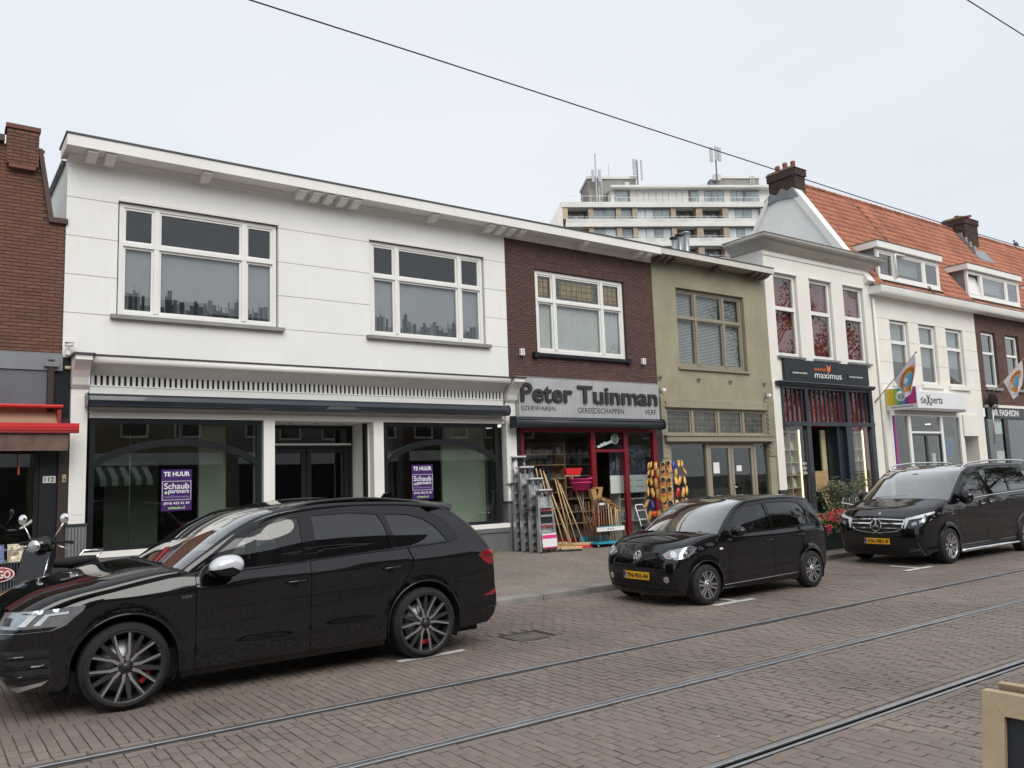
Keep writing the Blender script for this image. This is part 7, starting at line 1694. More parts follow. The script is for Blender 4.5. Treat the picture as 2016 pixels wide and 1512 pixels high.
def build_van():
    t = thing('parked_van', 'black passenger van with chrome grille and roof rails at the right edge', 'van', (15.2, 9.13, 0), 'black cars parked along the kerb')
    wh = [(.92, .335, .36), (4.12, .335, .36)]
    c = dict(L=5.14, W=.955, xf=1.0, kf=.11, xr=4.4, kr=.05, kru=.03, flare=.010, wheels=wh, tyre_r=.337, shelf=.022, tumble=.135, wrot=.9,
             low=[(.16, -.10), (.22, -.045), (.30, -.028), (.36, -.034), (.5, -.016), (.7, -.010)],
             shoulder=[(.2, .80), (.6, .94), (1.0, 1.0), (1.9, 1.07), (2.4, 1.10), (4.3, 1.16), (5.1, 1.16)], belt=[(.2, .90), (.6, 1.01), (1.0, 1.10), (1.5, 1.16), (1.9, 1.19), (2.4, 1.22), (4.3, 1.28), (5.1, 1.30)], roofz=[(1.2, 1.5), (2.0, 1.74), (2.8, 1.81), (4.4, 1.81), (5, 1.77)])
    S = dict(arch=.382, zl=.255, gaps=(1.36, 2.48, 3.62), pillar='gloss_black',
             ftop=[(.30, .89), (.55, 1.0), (.85, 1.095), (1.12, 1.155)], apil=[(1.12, 1.155), (1.40, 1.35), (1.70, 1.56), (1.95, 1.71), (2.2, 1.785)],
             rail=[(2.2, 1.785), (2.8, 1.815), (3.6, 1.82), (4.4, 1.81), (4.88, 1.77)], dpil=[(4.88, 1.77), (4.99, 1.52), (5.04, 1.25), (5.06, 1.0)],
             tail=[(5.06, 1.0), (5.07, .75), (5.08, .5), (5.02, .33), (4.85, .25)], nose=[(.30, .89), (.215, .75), (.175, .58), (.185, .42), (.30, .22)],
             beltend=4.80, quarter_top=[(4.82, 1.5), (4.74, 1.68), (4.6, 1.77), (4.62, 1.80)], house_end=4.58,
             wins=[[(1.48, 1.19), (1.60, 1.33), (1.80, 1.56), (2.02, 1.69), (2.18, 1.735), (2.30, 1.745), (2.46, 1.25)], [(2.58, 1.262), (2.50, 1.752), (3.46, 1.765), (3.56, 1.30)], [(3.64, 1.305), (3.55, 1.765), (4.50, 1.75), (4.68, 1.62), (4.72, 1.34)]],
             front=[(.30, .22, .12, .18, 3.0), (.185, .42, .02, .40, 3.0), (.175, .58, -.005, .58, 3.0), (.215, .75, .015, .76, 3.0), (.30, .89, .08, .93, 3.0)],
             hood=[(.30, .89, .08, .93, 3.0), (.55, 1.0, .32, 1.06, 3.2), (.85, 1.095, .62, 1.155, 3.4), (1.06, 1.145, .86, 1.225, 3.4)], hood_t=.20,
             ws=[(1.12, 1.155, .94, 1.235, 3.0), (1.40, 1.35, 1.20, 1.43, 2.9), (1.70, 1.56, 1.48, 1.63, 2.9), (1.95, 1.71, 1.73, 1.77, 3.0), (2.2, 1.785, 1.95, 1.845, 3.0)], ws_t=.16,
             roof=[(2.2, 1.785, 1.95, 1.845, 3.0), (2.8, 1.815, 2.7, 1.89, 3.4), (3.6, 1.82, 3.6, 1.895, 3.4), (4.4, 1.81, 4.45, 1.885, 3.4), (4.88, 1.77, 4.96, 1.84, 3.2)],
             rw=[(4.88, 1.77, 4.96, 1.84, 3.2), (4.99, 1.52, 5.05, 1.55, 3.2), (5.04, 1.25, 5.1, 1.25, 3.2), (5.06, 1.0, 5.12, 1.0, 3.2)], tg=[(5.06, 1.0, 5.12, 1.0, 3.2), (5.07, .75, 5.13, .75, 3.2), (5.08, .5, 5.14, .5, 3.2), (5.02, .33, 5.1, .33, 3.2), (4.85, .25, 4.95, .25, 3.2)])
    k, d1, d2 = build_std(t, c, S)
    k.add_wheels(lambda: make_tyre(.337, .235, .22, 'five'), -.004)
    dq = Vector((.88, .476, 0)).normalized(); uq = Vector((.476, -.88, 0)).normalized(); og = Vector((.26, -.72, .84)) - dq * 2
    lo = [(-.235, .055), (.0, .105), (.28, .175), (.285, .13), (.17, -.04), (.0, -.10), (-.27, -.155)]
    la = k.decal('headlamp', 'gloss_black', lo, og, uq, (0, 0, 1), dq, .003, .03)
    k.decal('light_bar', 'lamp_white', [(-.23, .05), (.0, .10), (.275, .17), (.275, .135), (.03, .06), (-.17, .02), (-.245, -.135), (-.265, -.14)], og, uq, (0, 0, 1), dq, .009, .03, parent=la); k.decal('projector', 'lamp_bowl', [(-.13, -.03), (-.04, -.005), (-.04, -.06), (-.13, -.085)], og, uq, (0, 0, 1), dq, .008, .03, parent=la); k.decal('projector', 'lamp_bowl', [(.0, .01), (.09, .04), (.09, -.01), (.0, -.045)], og, uq, (0, 0, 1), dq, .008, .03, parent=la)
    k.decal('lamp_lens', 'lamp_lens', lo, og, uq, (0, 0, 1), dq, .016, .03, parent=la, thick=.004)
    fx = ((-2, 0, 0), (0, 1, 0), (0, 0, 1), (1, 0, 0)); circ = lambda cx, cz, r, n=24: [(cx + r * math.cos(2 * math.pi * i / n), cz + r * math.sin(2 * math.pi * i / n)) for i in range(n)]
    go = [(-.56, .865), (0, .885), (.56, .865), (.52, .70), (.40, .64), (0, .60), (-.40, .64), (-.52, .70)]
    gr = k.decal('grille', 'chrome', go, *fx, .012, .04, mirror=False); gi = [(x * .955, .745 + (z - .745) * .88) for x, z in go]
    k.decal('grille_mesh', 'matt_black', gi, *fx, .014, .04, mirror=False, parent=gr[0])
    for z in (.80, .715): k.decal('grille_bar', 'chrome', [(-.52, z), (.52, z), (.52, z - .022), (-.52, z - .022)], *fx, .024, .04, mirror=False, parent=gr[0])
    em = k.decal('emblem', 'chrome', circ(0, .755, .115), *fx, .034, .03, mirror=False, parent=gr[0]); k.decal('emblem_field', 'matt_black', circ(0, .755, .098), *fx, .036, .03, mirror=False, parent=gr[0])
    for a in (90, 210, 330):
        ca, sa = math.cos(R(a)), math.sin(R(a)); k.decal('star_arm', 'chrome', [(ca * .098, .755 + sa * .098), (-sa * .016, .755 + ca * .016), (sa * .016, .755 - ca * .016)], *fx, .04, .02, mirror=False, parent=gr[0])
    k.decal('bonnet_badge', 'chrome', circ(0, .975, .022, 12), *fx, .006, .02, mirror=False)
    k.decal('lower_intake', 'matt_black', [(-.62, .36), (.62, .36), (.56, .26), (-.56, .26)], *fx, .004, .05, mirror=False); k.decal('bumper_trim', 'gloss_black', [(-.72, .30), (-.5, .235), (.5, .235), (.72, .30), (.70, .315), (.5, .255), (-.5, .255), (-.70, .315)], *fx, .010, .05, mirror=False)
    plate(k, 'VX-781-F', -.014, -.26, .26, .40, .51)
    for sgn, di in ((-1, 0), (1, 1)):
        for (x, z, D) in ((2.20, 1.075, d1), (2.56, 1.10, d2)):
            y = k.half(x + .06, z); rc = k.put(MB().lathe([(0, 0), (.07, 0), (.078, .004)], (x + .07, 0, z), 'y', 18).xf(Matrix.Translation((0, sgn * (y + .002), 0))), 'handle_recess', 'gloss_black', D[di]); k.put(MB().tube([(x - .03, sgn * (y + .006), z), (x, sgn * (y + .03), z), (x + .15, sgn * (y + .03), z + .008), (x + .18, sgn * (y + .006), z + .008)], [.010, .015, .015, .010], 8), 'door_handle', 'black_paint', D[di]); k.put(MB().tube([(x, sgn * (y + .043), z + .004), (x + .15, sgn * (y + .043), z + .012)], .005, 6), 'handle_trim', 'chrome', D[di])
        mi = k.put(MB().tube([(1.36, sgn * .86, 1.17), (1.40, sgn * .98, 1.19)], [.05, .035], 8), 'mirror', 'gloss_black'); k.put(MB().ico((1.44, sgn * 1.06, 1.24), .145, 3, 0, (.75, 1.0, .9)), 'mirror_cap', 'black_paint', mi); k.put(MB().tube([(1.37, sgn * 1.15, 1.19), (1.47, sgn * 1.165, 1.185)], .010, 6), 'mirror_indicator', 'lamp_white', mi)
        bp = [(x, lerp_tab(c['belt'], x) + .004) for x in [1.5 + i * 3.25 / 34 for i in range(35)]]; k.put(MB().tube([(x, sgn * (k.half(x, z) + .003), z) for x, z in bp], .012, 6), 'belt_trim', 'chrome')
        rp_ = [(x, sgn * (k.half(x, 1.80) - .02), z) for x, z in ((1.98, 1.80), (2.06, 1.85), (2.25, 1.90), (2.9, 1.935), (3.6, 1.94), (4.3, 1.93), (4.65, 1.905), (4.8, 1.84))]; k.put(MB().tube(catmull(rp_, 4), .02, 8), 'roof_rail', 'chrome' if True else '')
        k.put(MB().tube([(1.30, sgn * .93, .22), (1.36, sgn * .98, .22), (3.62, sgn * .985, .23), (3.70, sgn * .93, .23)], .032, 12), 'side_bar', 'chrome')
        k.put(MB().box(2.95, 4.4, sgn * (k.half(3.6, 1.02) + .001) - .004, sgn * (k.half(3.6, 1.02) + .001) + .004, 1.035, 1.047), 'slide_rail', 'gloss_black')
        y = k.half(1.10, .93); k.put(MB().box(1.06, 1.12, sgn * y - .006, sgn * y + .006, .925, .945, .003), 'wing_badge', 'chrome')
    k.seats(1.95, 3.0, .72); k.put(MB().prism([(1.05, .95), (1.1, 1.2), (1.65, 1.18), (1.7, 1.05), (1.6, .75)], 'y', -.72, .72), 'dashboard', 'seat_dark')
    k.put(MB().tube([(1.82, -.38 + .19 * math.cos(a), 1.16 + .19 * math.sin(a)) for a in [i * .3927 for i in range(16)]], .016, 6, True), 'steering_wheel', 'seat_dark')
    k.put(MB().tube([(.98, .55, 1.245), (1.03, -.1, 1.29)], .014, 6), 'wiper', 'matt_black'); k.put(MB().tube([(.98, -.1, 1.25), (1.05, -.62, 1.27)], .014, 6), 'wiper', 'matt_black')
    k.put(MB().ico((1.62, 0, 1.68), .07, 2, 0, (.5, 1.9, .55)), 'rear_view_mirror', 'matt_black')
    k.decal('tail_lamp', 'red_lens', [(-.9, 1.25), (-.78, 1.25), (-.78, .8), (-.9, .8)], (7, 0, 0), (0, 1, 0), (0, 0, 1), (-1, 0, 0), .006, .04)
    return t
build_van()
# ---------------------------------------------------------------- goods outside the hardware shop
mat('ash_wood', (.60, .42, .22), .55, var=.12, vscale=5, grain=.06); mat('brown_wood', (.22, .10, .05), .6, var=.2, vscale=8); mat('bristle_black', (.02, .02, .02), .95, var=.3, vscale=30, grain=.3); mat('bristle_red', (.55, .015, .02), .7, var=.2, vscale=30, grain=.2); mat('bristle_straw', (.45, .26, .10), .9, var=.25, vscale=25, grain=.3)
mat('teal_plastic', (.02, .30, .42), .45, var=.06); mat('pink_plastic', (.75, .05, .22), .4, var=.06); mat('plastic_wrap', (.5, .52, .54), .25, var=.3, vscale=9, coat=.6)
def between(b, p, q, r, n=8): return b.tube([p, q], r, n)
# four folded step ladders
def ladder(h, nst):
    root = bpy.data.objects.new('step_ladder', None); COL.objects.link(root); OFF[root.name] = Vector((0, 0, 0))
    w0, w1 = .25, .17
    for s in (-1, 1):
        MB().add([(s * w0 - .026, -.035, 0), (s * w0 + .026, -.035, 0), (s * w1 + .026, -.035, h), (s * w1 - .026, -.035, h), (s * w0 - .026, .035, 0), (s * w0 + .026, .035, 0), (s * w1 + .026, .035, h), (s * w1 - .026, .035, h)], [(3, 2, 1, 0), (4, 5, 6, 7), (0, 1, 5, 4), (1, 2, 6, 5), (2, 3, 7, 6), (3, 0, 4, 7)]).build('stile', 'aluminium', root, local=True)
        MB().add([(s * w0 * .95 - .010, .07, .02), (s * w0 * .95 + .010, .07, .02), (s * w1 * .9 + .010, .05, h - .08), (s * w1 * .9 - .010, .05, h - .08), (s * w0 * .95 - .010, .10, .02), (s * w0 * .95 + .010, .10, .02), (s * w1 * .9 + .010, .08, h - .08), (s * w1 * .9 - .010, .08, h - .08)], [(3, 2, 1, 0), (4, 5, 6, 7), (0, 1, 5, 4), (1, 2, 6, 5), (2, 3, 7, 6), (3, 0, 4, 7)]).build('rear_leg', 'aluminium', root, local=True)
        MB().box(s * w0 - .02, s * w0 + .02, -.04, .04, -.005, .03).build('foot', 'matt_black', root, local=True)
    for k in range(nst):
        z = .25 + k * (h - .45) / nst; w = w0 + (w1 - w0) * z / h
        MB().box(-w + .027, w - .027, -.06, .05, z - .03, z + .012).build('tread', 'aluminium', root, local=True)
    MB().prism([(-w1 - .03, h - .13), (-w1 - .03, h - .03), (w1 + .03, h - .03), (w1 + .03, h - .13), (w1 - .02, h - .13), (w1 - .06, h - .06), (-w1 + .06, h - .06), (-w1 + .02, h - .13)], 'y', -.075, -.045).build('tray_apron', 'rim_dark', root, local=True)
    MB().box(-w1 - .035, w1 + .035, -.09, .12, h - .03, h + .005).build('top_tray', mat('tray_grey', (.55, .56, .58), .5, var=.06), root, local=True)
    MB().grid(lambda u, v: ((w1 + .0 + (w0 - w1) * (1 - v)) * (2 * u - 1) * .92, .055 + .006 * math.sin(u * 14 + v * 9), .06 + v * (h - .22)), 8, 10).build('film_wrap', mat('ladder_film', (.42, .43, .44), .35, var=.35, vscale=7, coat=.5), root, local=True)
    return root
LL = ['tallest folded aluminium step ladder, rearmost against the white pilaster', 'second tallest folded aluminium step ladder outside the hardware shop', 'third folded aluminium step ladder outside the hardware shop', 'shortest folded step ladder with red labels, foremost of the four']
for k, (x, y, h, n) in enumerate(((11.56, 15.72, 2.2, 8), (11.60, 15.50, 1.95, 7), (11.66, 15.27, 1.68, 6), (11.70, 15.02, 1.42, 5))):
    l = ladder(h, n); l.location = (x, y, sz(y) + .005); l.rotation_euler = (-.085, 0, .05); tag(l, LL[k], 'ladder', 'step ladders outside the hardware shop')
    if k == 3:
        for (z0, z1, m_) in ((.62, .93, 'matt_black'), (.58, .615, 'awning_red'), (.935, .955, 'awning_red')): MB().box(-.17, .17, -.045, -.034, z0, z1).build('product_card', m_, l, local=True)
        MB().box(-.21, .21, -.075, -.058, .12, .42).build('product_label', 'poster_white', l, local=True); MB().box(-.212, .212, -.079, -.076, .31, .39).build('label_band', 'pink_plastic', l, local=True); MB().box(-.212, .212, -.079, -.076, .10, .125).build('label_band', 'pink_plastic', l, local=True)
    if k in (0, 2): MB().box(-.3, .28, -.06, .13, .95 if k == 2 else 1.55, .975 if k == 2 else 1.57).build('strap', 'matt_black', l, local=True)
# brooms leaning against the shop window
BR = [((12.10, 15.45, .40), (12.02, 15.80, 2.15), 'ash', 0), ((12.30, 15.42, .40), (12.14, 15.80, 2.12), 'ash', 0), ((12.22, 15.10, .32), (12.24, 15.80, 2.08), 'black', 1), ((12.40, 15.10, .32), (12.30, 15.82, 2.0), 'none', 0), ((12.30, 14.90, .32), (12.38, 15.82, 1.78), 'black', 1), ((12.80, 15.55, .35), (12.62, 15.84, 1.87), 'none', 0), ((12.86, 15.42, .35), (12.70, 15.84, 1.84), 'ash', 0), ((12.98, 15.30, .35), (12.76, 15.84, 1.76), 'red', 1)]
BL = ['leftmost wooden broom leaning on the hardware shop window', 'second wooden broom from the left on the hardware shop window', 'broom with black bristles behind the foremost one', 'bare broom stick between the black brooms', 'foremost broom with black bristles and a pale stick', 'plain broom stick left of the red-bristled broom', 'wooden broom stick just left of the red-bristled broom', 'broom with red bristles standing on the pavement']
for k, (a, b_, kind, f) in enumerate(BR):
    t = thing('broom', BL[k], 'broom', (a[0], a[1], sz(a[1])), 'brooms leaning outside the hardware shop')
    MB().tube([a, b_], .0145, 8).build('stick', 'ash_wood', t)
    x, y = a[0], a[1]; z = sz(y)
    hb_ = MB().box(x - .28, x + .22, y - .05, y + .04, a[2] - .06, a[2], .008)
    if kind != 'none':
        hb_.xf(Matrix.Translation((x, y, 0)) @ Matrix.Rotation(-.35, 4, 'Z') @ Matrix.Translation((-x, -y, 0))).build('head', 'ash_wood', t)
        MB().prism([(y - .045, a[2] - .06), (y + .035, a[2] - .06), (y + .06, z + .004), (y - .075, z + .004)], 'x', x - .27, x + .21).xf(Matrix.Translation((x, y, 0)) @ Matrix.Rotation(-.35, 4, 'Z') @ Matrix.Translation((-x, -y, 0))).build('bristles', {'ash': 'bristle_straw', 'black': 'bristle_black', 'red': 'bristle_red'}[kind], t)
t = thing('broom', 'upturned broom with a bright red head at the top of its stick', 'broom', (13.35, 15.5, .25), 'brooms leaning outside the hardware shop')
MB().tube([(13.42, 15.5, .26), (13.12, 15.80, 1.94)], .015, 8).build('stick', 'ash_wood', t); MB().box(12.92, 13.36, 15.76, 15.84, 1.93, 1.965).build('head', 'ash_wood', t); MB().prism([(12.93, 1.966), (13.35, 1.966), (13.42, 2.13), (12.88, 2.13)], 'y', 15.74, 15.86).build('bristles', 'bristle_red', t)
t = thing('broom', 'second stick beside the upturned red broom', 'broom', (13.5, 15.45, .25), 'brooms leaning outside the hardware shop'); MB().tube([(13.54, 15.42, .26), (13.2, 15.83, 1.8)], .013, 8).build('stick', 'ash_wood', t); MB().tube([(13.2, 15.83, 1.8), (13.198, 15.832, 1.82)], .018, 8).build('cap', 'matt_black', t)
# pink laundry basket
t = thing('laundry_basket', 'bright pink plastic basket hanging above the tool rack', 'basket', (13.25, 15.75, 1.6))
b = MB(); b.lathe([(.20, 0), (.26, .27), (.275, .27), (.275, .285), (.25, .285), (.19, .012), (0, .012), (0, 0), (.2, 0)], (13.25, 15.62, 1.58), 'z', 24).build('shell', 'pink_plastic', t)
for s in (-1, 1): MB().tube([(13.25 + s * .27, 15.62 - .07, 1.85), (13.25 + s * .33, 15.62 - .05, 1.88), (13.25 + s * .33, 15.62 + .05, 1.88), (13.25 + s * .27, 15.62 + .07, 1.85)], .012, 6).build('handle', 'pink_plastic', t)
MB().lathe([(.276, .1), (.282, .11), (.276, .12)], (13.25, 15.62, 1.66), 'z', 24).build('rib', 'pink_plastic', t)
MB().tube([(13.3, 15.62, 1.58), (13.3, 15.62, .35)], .01, 6).build('stand_pole', 'zinc', t)
t = thing('bucket', 'teal plastic bucket hanging in the hardware window behind the sticks', 'bucket', (12.75, 15.88, 1.8)); MB().lathe([(0, 0), (.12, 0), (.16, .26), (.17, .26), (.17, .27), (.15, .27)], (12.62, 16.25, 1.72), 'z', 20).build('shell', 'teal_plastic', t); MB().tube([(12.46, 16.25, 1.99), (12.5, 16.25, 2.12), (12.62, 16.25, 2.18), (12.74, 16.25, 2.12), (12.78, 16.25, 1.99)], .006, 6).build('bail', 'zinc', t)
# teal wheeled display rack with tool handles and hand brushes
t = thing('display_rack', 'teal wheeled rack full of brown tool handles with a white label bar', 'rack', (13.6, 15.25, .25))
zr = sz(15.2) + .07
bx('base_tray', 'teal_plastic', t, 13.10, 13.98, 14.92, 15.60, zr, zr + .045, .01); bx('back_lip', 'teal_plastic', t, 13.10, 13.98, 15.56, 15.60, zr + .046, zr + .16)
for (x, y) in ((13.14, 14.96), (13.94, 14.96), (13.14, 15.56), (13.94, 15.56)): MB().lathe([(0, -.012), (.033, -.012), (.033, .012), (0, .012)], (x, y, zr - .036), 'x', 14).build('castor', 'galvanised', t)
for (x, y) in ((13.12, 14.94), (13.96, 14.94), (13.12, 15.58), (13.96, 15.58)): MB().tube([(x, y, zr), (x, y, 1.15 if y > 15 else .72)], .009, 6).build('upright', 'matt_black', t)
MB().box(13.10, 13.98, 14.925, 14.945, .60, .70).build('label_bar', 'poster_white', t); MB().box(13.10, 13.98, 14.92, 14.95, .701, .715).build('bar_edge', 'teal_plastic', t); MB().lathe([(0, 14.921), (.018, 14.921), (.018, 14.925)], (13.45, 0, .65), 'y', 12).build('logo_dot', 'awning_red', t); bx('logo_line', 'grey_sill', t, 13.49, 13.64, 14.922, 14.925, .642, .658)
for y in (15.25, 15.58): MB().tube([(13.12, y, 1.0), (13.96, y, 1.0)], .008, 6).build('top_rail', 'matt_black', t)
rk = random.Random(21); k = 0
for i in range(9):
    for j in range(3):
        x = 13.18 + i * .092 + rk.uniform(-.02, .02); y = 15.05 + j * .2; h = 1.28 - .1 * (i > 5) - .06 * (i > 6) + rk.uniform(-.05, .06); lean = rk.uniform(-.04, .02)
        o = MB().tube([(0, 0, 0), (lean, .03, h - zr - .05)], .014, 6).build('handle_stick', 'brown_wood' if rk.random() < .75 else 'ash_wood', None); o.location = (x, y, zr + .05)
        tag(o, 'tool handle, %s from the left in the %s row of the teal rack' % (ORD[i], ('front', 'middle', 'rear')[j]), 'tool handle', 'tool handles in the teal rack')
wr = thing('shrink_wrap', 'clear plastic wrap with a white label round the tool handles', 'wrapping', (13.4, 15.1, 1.2)); MB().grid(lambda u, v: (13.12 + .42 * u, 14.99 + .02 * math.sin(u * 20 + v * 6), 1.10 + .26 * v + .03 * math.sin(u * 9)), 20, 6).build('sheet', glass('wrap', (.85, .88, .9), 3.0, .08), wr); bx('label', 'poster_white', wr, 13.24, 13.40, 14.965, 14.97, 1.22, 1.27)
for i, (x, z, s_) in enumerate(((13.28, 1.48, 1.25), (13.42, 1.52, 1.3), (13.62, 1.33, 1.0), (13.74, 1.24, 1.0), (13.84, 1.18, .95), (13.95, 1.11, .9))):
    q = thing('hand_brush', ['straw broom head left of the brush row', 'tall straw broom head above the wrap', 'first brown scrub brush of the sloping row', 'second brown scrub brush of the sloping row', 'third brown scrub brush of the sloping row', 'last and lowest brown scrub brush of the sloping row'][i], 'brush', (x, 15.2, z - .1), 'brushes on top of the teal rack')
    if i < 2: MB().prism([(x - .05, z - .14), (x + .05, z - .14), (x + .13, z + .12), (x - .12, z + .13)], 'y', 15.15, 15.26).build('bristles', 'bristle_straw', q); MB().box(x - .05, x + .05, 15.16, 15.25, z - .19, z - .14).build('binding', 'brown_wood', q)
    else: MB().box(-.15 * s_, .15 * s_, -.06, .06, -.0, .035, .01).xf(Matrix.Translation((x, 15.18, z)) @ Matrix.Rotation(.35, 4, 'Y')).build('block', mat('brush_brown', (.30, .14, .06), .6, var=.2, vscale=9), q); MB().box(-.14 * s_, .14 * s_, -.05, .05, -.05, 0).xf(Matrix.Translation((x, 15.18, z)) @ Matrix.Rotation(.35, 4, 'Y')).build('bristles', 'bristle_straw', q)
# hand truck
t = thing('hand_truck', 'white tubular hand truck leaning by the shelf at the shop entrance', 'hand truck', (14.85, 15.0, .25))
MB().tube([(14.78, 15.05, .32), (14.66, 15.22, 1.12), (14.70, 15.24, 1.16), (14.92, 15.24, 1.16), (14.96, 15.22, 1.12), (15.08, 15.05, .32)], .016, 8).build('frame', 'white_gloss', t)
for z in (.55, .8, 1.02): MB().tube([(14.745 - .1 * (z - .5), 15.1 + .15 * (z - .4), z), (15.045 - .13 * (z - .5), 15.1 + .15 * (z - .4), z)], .011, 6).build('crossbar', 'white_gloss', t)
for x in (14.72, 15.14): MB().lathe([(.05, -.03), (.11, -.03), (.12, 0), (.11, .03), (.05, .03)], (x, 15.05, .36), 'x', 18).build('wheel', 'tyre', t); MB().lathe([(0, -.02), (.06, -.02), (.06, .02), (0, .02)], (x, 15.05, .36), 'x', 14).build('wheel_hub', 'awning_red', t)
MB().box(14.76, 15.1, 14.85, 15.05, .255, .265).build('toe_plate', 'white_gloss', t)
t = thing('garden_reel', 'orange and grey hose reel beside the hand truck', 'hose reel', (15.2, 14.9, .25)); MB().lathe([(.02, -.05), (.075, -.05), (.075, -.04), (.04, -.03), (.04, .03), (.075, .04), (.075, .05), (.02, .05)], (15.05, 14.95, .92), 'y', 18).build('reel', mat('reel_orange', (.7, .12, .03), .5), t); MB().tube([(15.05, 14.95, .3), (15.12, 14.95, .95), (15.2, 14.95, .3)], .014, 6).build('stand', 'galvanised', t)
# ---------------------------------------------------------------- clog display
ct = thing('clog_stand', 'dark stand hung all over with yellow wooden clogs', 'display stand', (15.46, 14.85, .22))
MB().tube([(15.50, 14.92, .22), (15.50, 14.92, 2.2)], .03, 8).build('post', 'matt_black', ct); MB().lathe([(0, 0), (.3, 0), (.3, .03), (0, .03)], (15.50, 14.92, .22), 'z', 20).build('foot', 'matt_black', ct)
for z in (2.12, 1.93, 1.72, 1.48, 1.2, .92, .66): MB().lathe([(.20, -.008), (.21, 0), (.20, .008)], (15.50, 14.92, z), 'z', 20).build('ring', 'matt_black', ct)
def clog_mesh(name, m):
    """a wooden shoe: sole on the y=0 side, toe towards -z, opening near the top"""
    rings = [(.0, .020, .030, .0), (.02, .036, .045, .0), (.07, .043, .055, 0), (.11, .040, .055, 0), (.15, .042, .058, .0), (.19, .046, .052, 0), (.22, .040, .040, .006), (.25, .026, .026, .018), (.275, .010, .012, .032)]
    b = MB(); n = 12
    def P(i, j):
        s, w, h, c = rings[i]; a = 2 * math.pi * j / n
        return (w * math.cos(a), c - .0 + h * .5 * math.sin(a) + h * .5, -s)
    b.add([P(i, j) for i in range(len(rings)) for j in range(n)], [(i * n + j, (i + 1) * n + j, (i + 1) * n + (j + 1) % n, i * n + (j + 1) % n) for i in range(len(rings) - 1) for j in range(n)] + [tuple(range(n))[::-1], tuple((len(rings) - 1) * n + j for j in range(n))], True)
    me = b.mesh(name); me.materials.append(MATS[m]); return me
def clog_in(name): me = MB().lathe([(0, .0), (.030, .0), (.030, .003)], (0, 0, 0), 'y', 14).xf(Matrix.Scale(1.55, 4, (0, 0, 1))).mesh(name); me.materials.append(MATS['clog_dark']); return me
CL = [(.62, .34, .075), (.58, .30, .06), (.66, .39, .10), (.60, .33, .08)]
mat('clog_yellow', CL[0], .32, tones=CL, var=.1, vscale=12, coat=.5); mat('clog_dark', (.05, .03, .02), .9); mat('clog_blue', (.01, .03, .3), .3, coat=.6); mat('clog_red', (.4, .01, .015), .3, coat=.6); mat('clog_trim', (.5, .06, .02), .4); mat('clog_white', (.75, .70, .6), .5)
CM = {c: clog_mesh('clog', c) for c in ('clog_yellow', 'clog_blue', 'clog_red')}; CI = clog_in('opening'); CB = None
_bd = MB().lathe([(.034, .0), (.038, .004), (.034, .008)], (0, 0, 0), 'y', 14).xf(Matrix.Scale(1.5, 4, (0, 0, 1))).mesh('rim_line'); _bd.materials.append(MATS['clog_white']); _tr = MB().box(-.03, .03, 0, .004, -.02, 0).mesh('painted_band'); _tr.materials.append(MATS['clog_trim'])
rows_ = [(2.22, 8, .40), (2.03, 8, .41), (1.82, 8, .44), (1.57, 8, .47), (1.27, 8, .45), (.98, 8, .44), (.72, 8, .43)]
cw = ['top row', 'second row', 'third row', 'fourth row', 'fifth row', 'sixth row', 'lowest row']
ri = random.Random(4); FRT, RGT = Vector((-.72, -.69, 0)), Vector((.69, -.72, 0))       # the stand faces up the street
for r_, (z, n, rad) in enumerate(rows_):
    nth = 0
    for i in range(n):
        u = (i - (n - 1) / 2) / ((n - 1) / 2); center = abs(u) < .2; a = (u + (.06 if r_ % 2 else -.04)) * 1.3
        col = 'clog_yellow'
        if (r_, i) in ((0, 5), (4, 1)): col = 'clog_blue'
        if (r_, i) == (3, 5): col = 'clog_red'
        if (r_, i) in ((1, 6), (4, 2), (5, 1)): continue
        sc_ = (.74, .76, .82, .90, .95, .95, .95)[r_] * 1 * ri.uniform(.95, 1.05)
        if center: sc_ *= 1.4; p = Vector((15.50, 14.92, 0)) + RGT * (.06 * sc_ * (-1 if u < 0 else 1)) + FRT * (rad * .8); a = 0
        else: p = Vector((15.50, 14.92, 0)) + RGT * rad * math.sin(a) + FRT * rad * .62 * math.cos(a)
        d = FRT * math.cos(a) + RGT * math.sin(a)
        o = bpy.data.objects.new('clog', CM[col]); COL.objects.link(o); OFF[o.name] = Vector((0, 0, 0))
        o.location = (p.x, p.y, z + ri.uniform(-.02, .02)); o.scale = (sc_ * 1.5, sc_ * 1.5, sc_ * 1.12)
        o.rotation_mode = 'XYZ'; o.rotation_euler = (.18 if center else ri.uniform(.0, .45), ri.uniform(-.16, .16) - (0 if center else .55 * u), math.atan2(d.y, d.x) - math.pi / 2)
        cn = 'blue' if col == 'clog_blue' else 'red' if col == 'clog_red' else 'yellow'
        lab = ('front-facing yellow clog, %s of the middle pair, %s of the clog stand' % ('left' if u < 0 else 'right', cw[r_])) if center else '%s wooden clog, %s from the left in the %s of the clog stand' % (cn, ORD[nth], cw[r_])
        nth += 1
        tag(o, lab, 'clog', 'clogs on the stand')
        if center:
            for me, loc in ((CI, (0, .060, -.065)), (_bd, (0, .058, -.065)), (_tr, (0, .066, -.135))):
                c = bpy.data.objects.new(me.name.split('.')[0], me); COL.objects.link(c); c.parent = o; c.location = loc
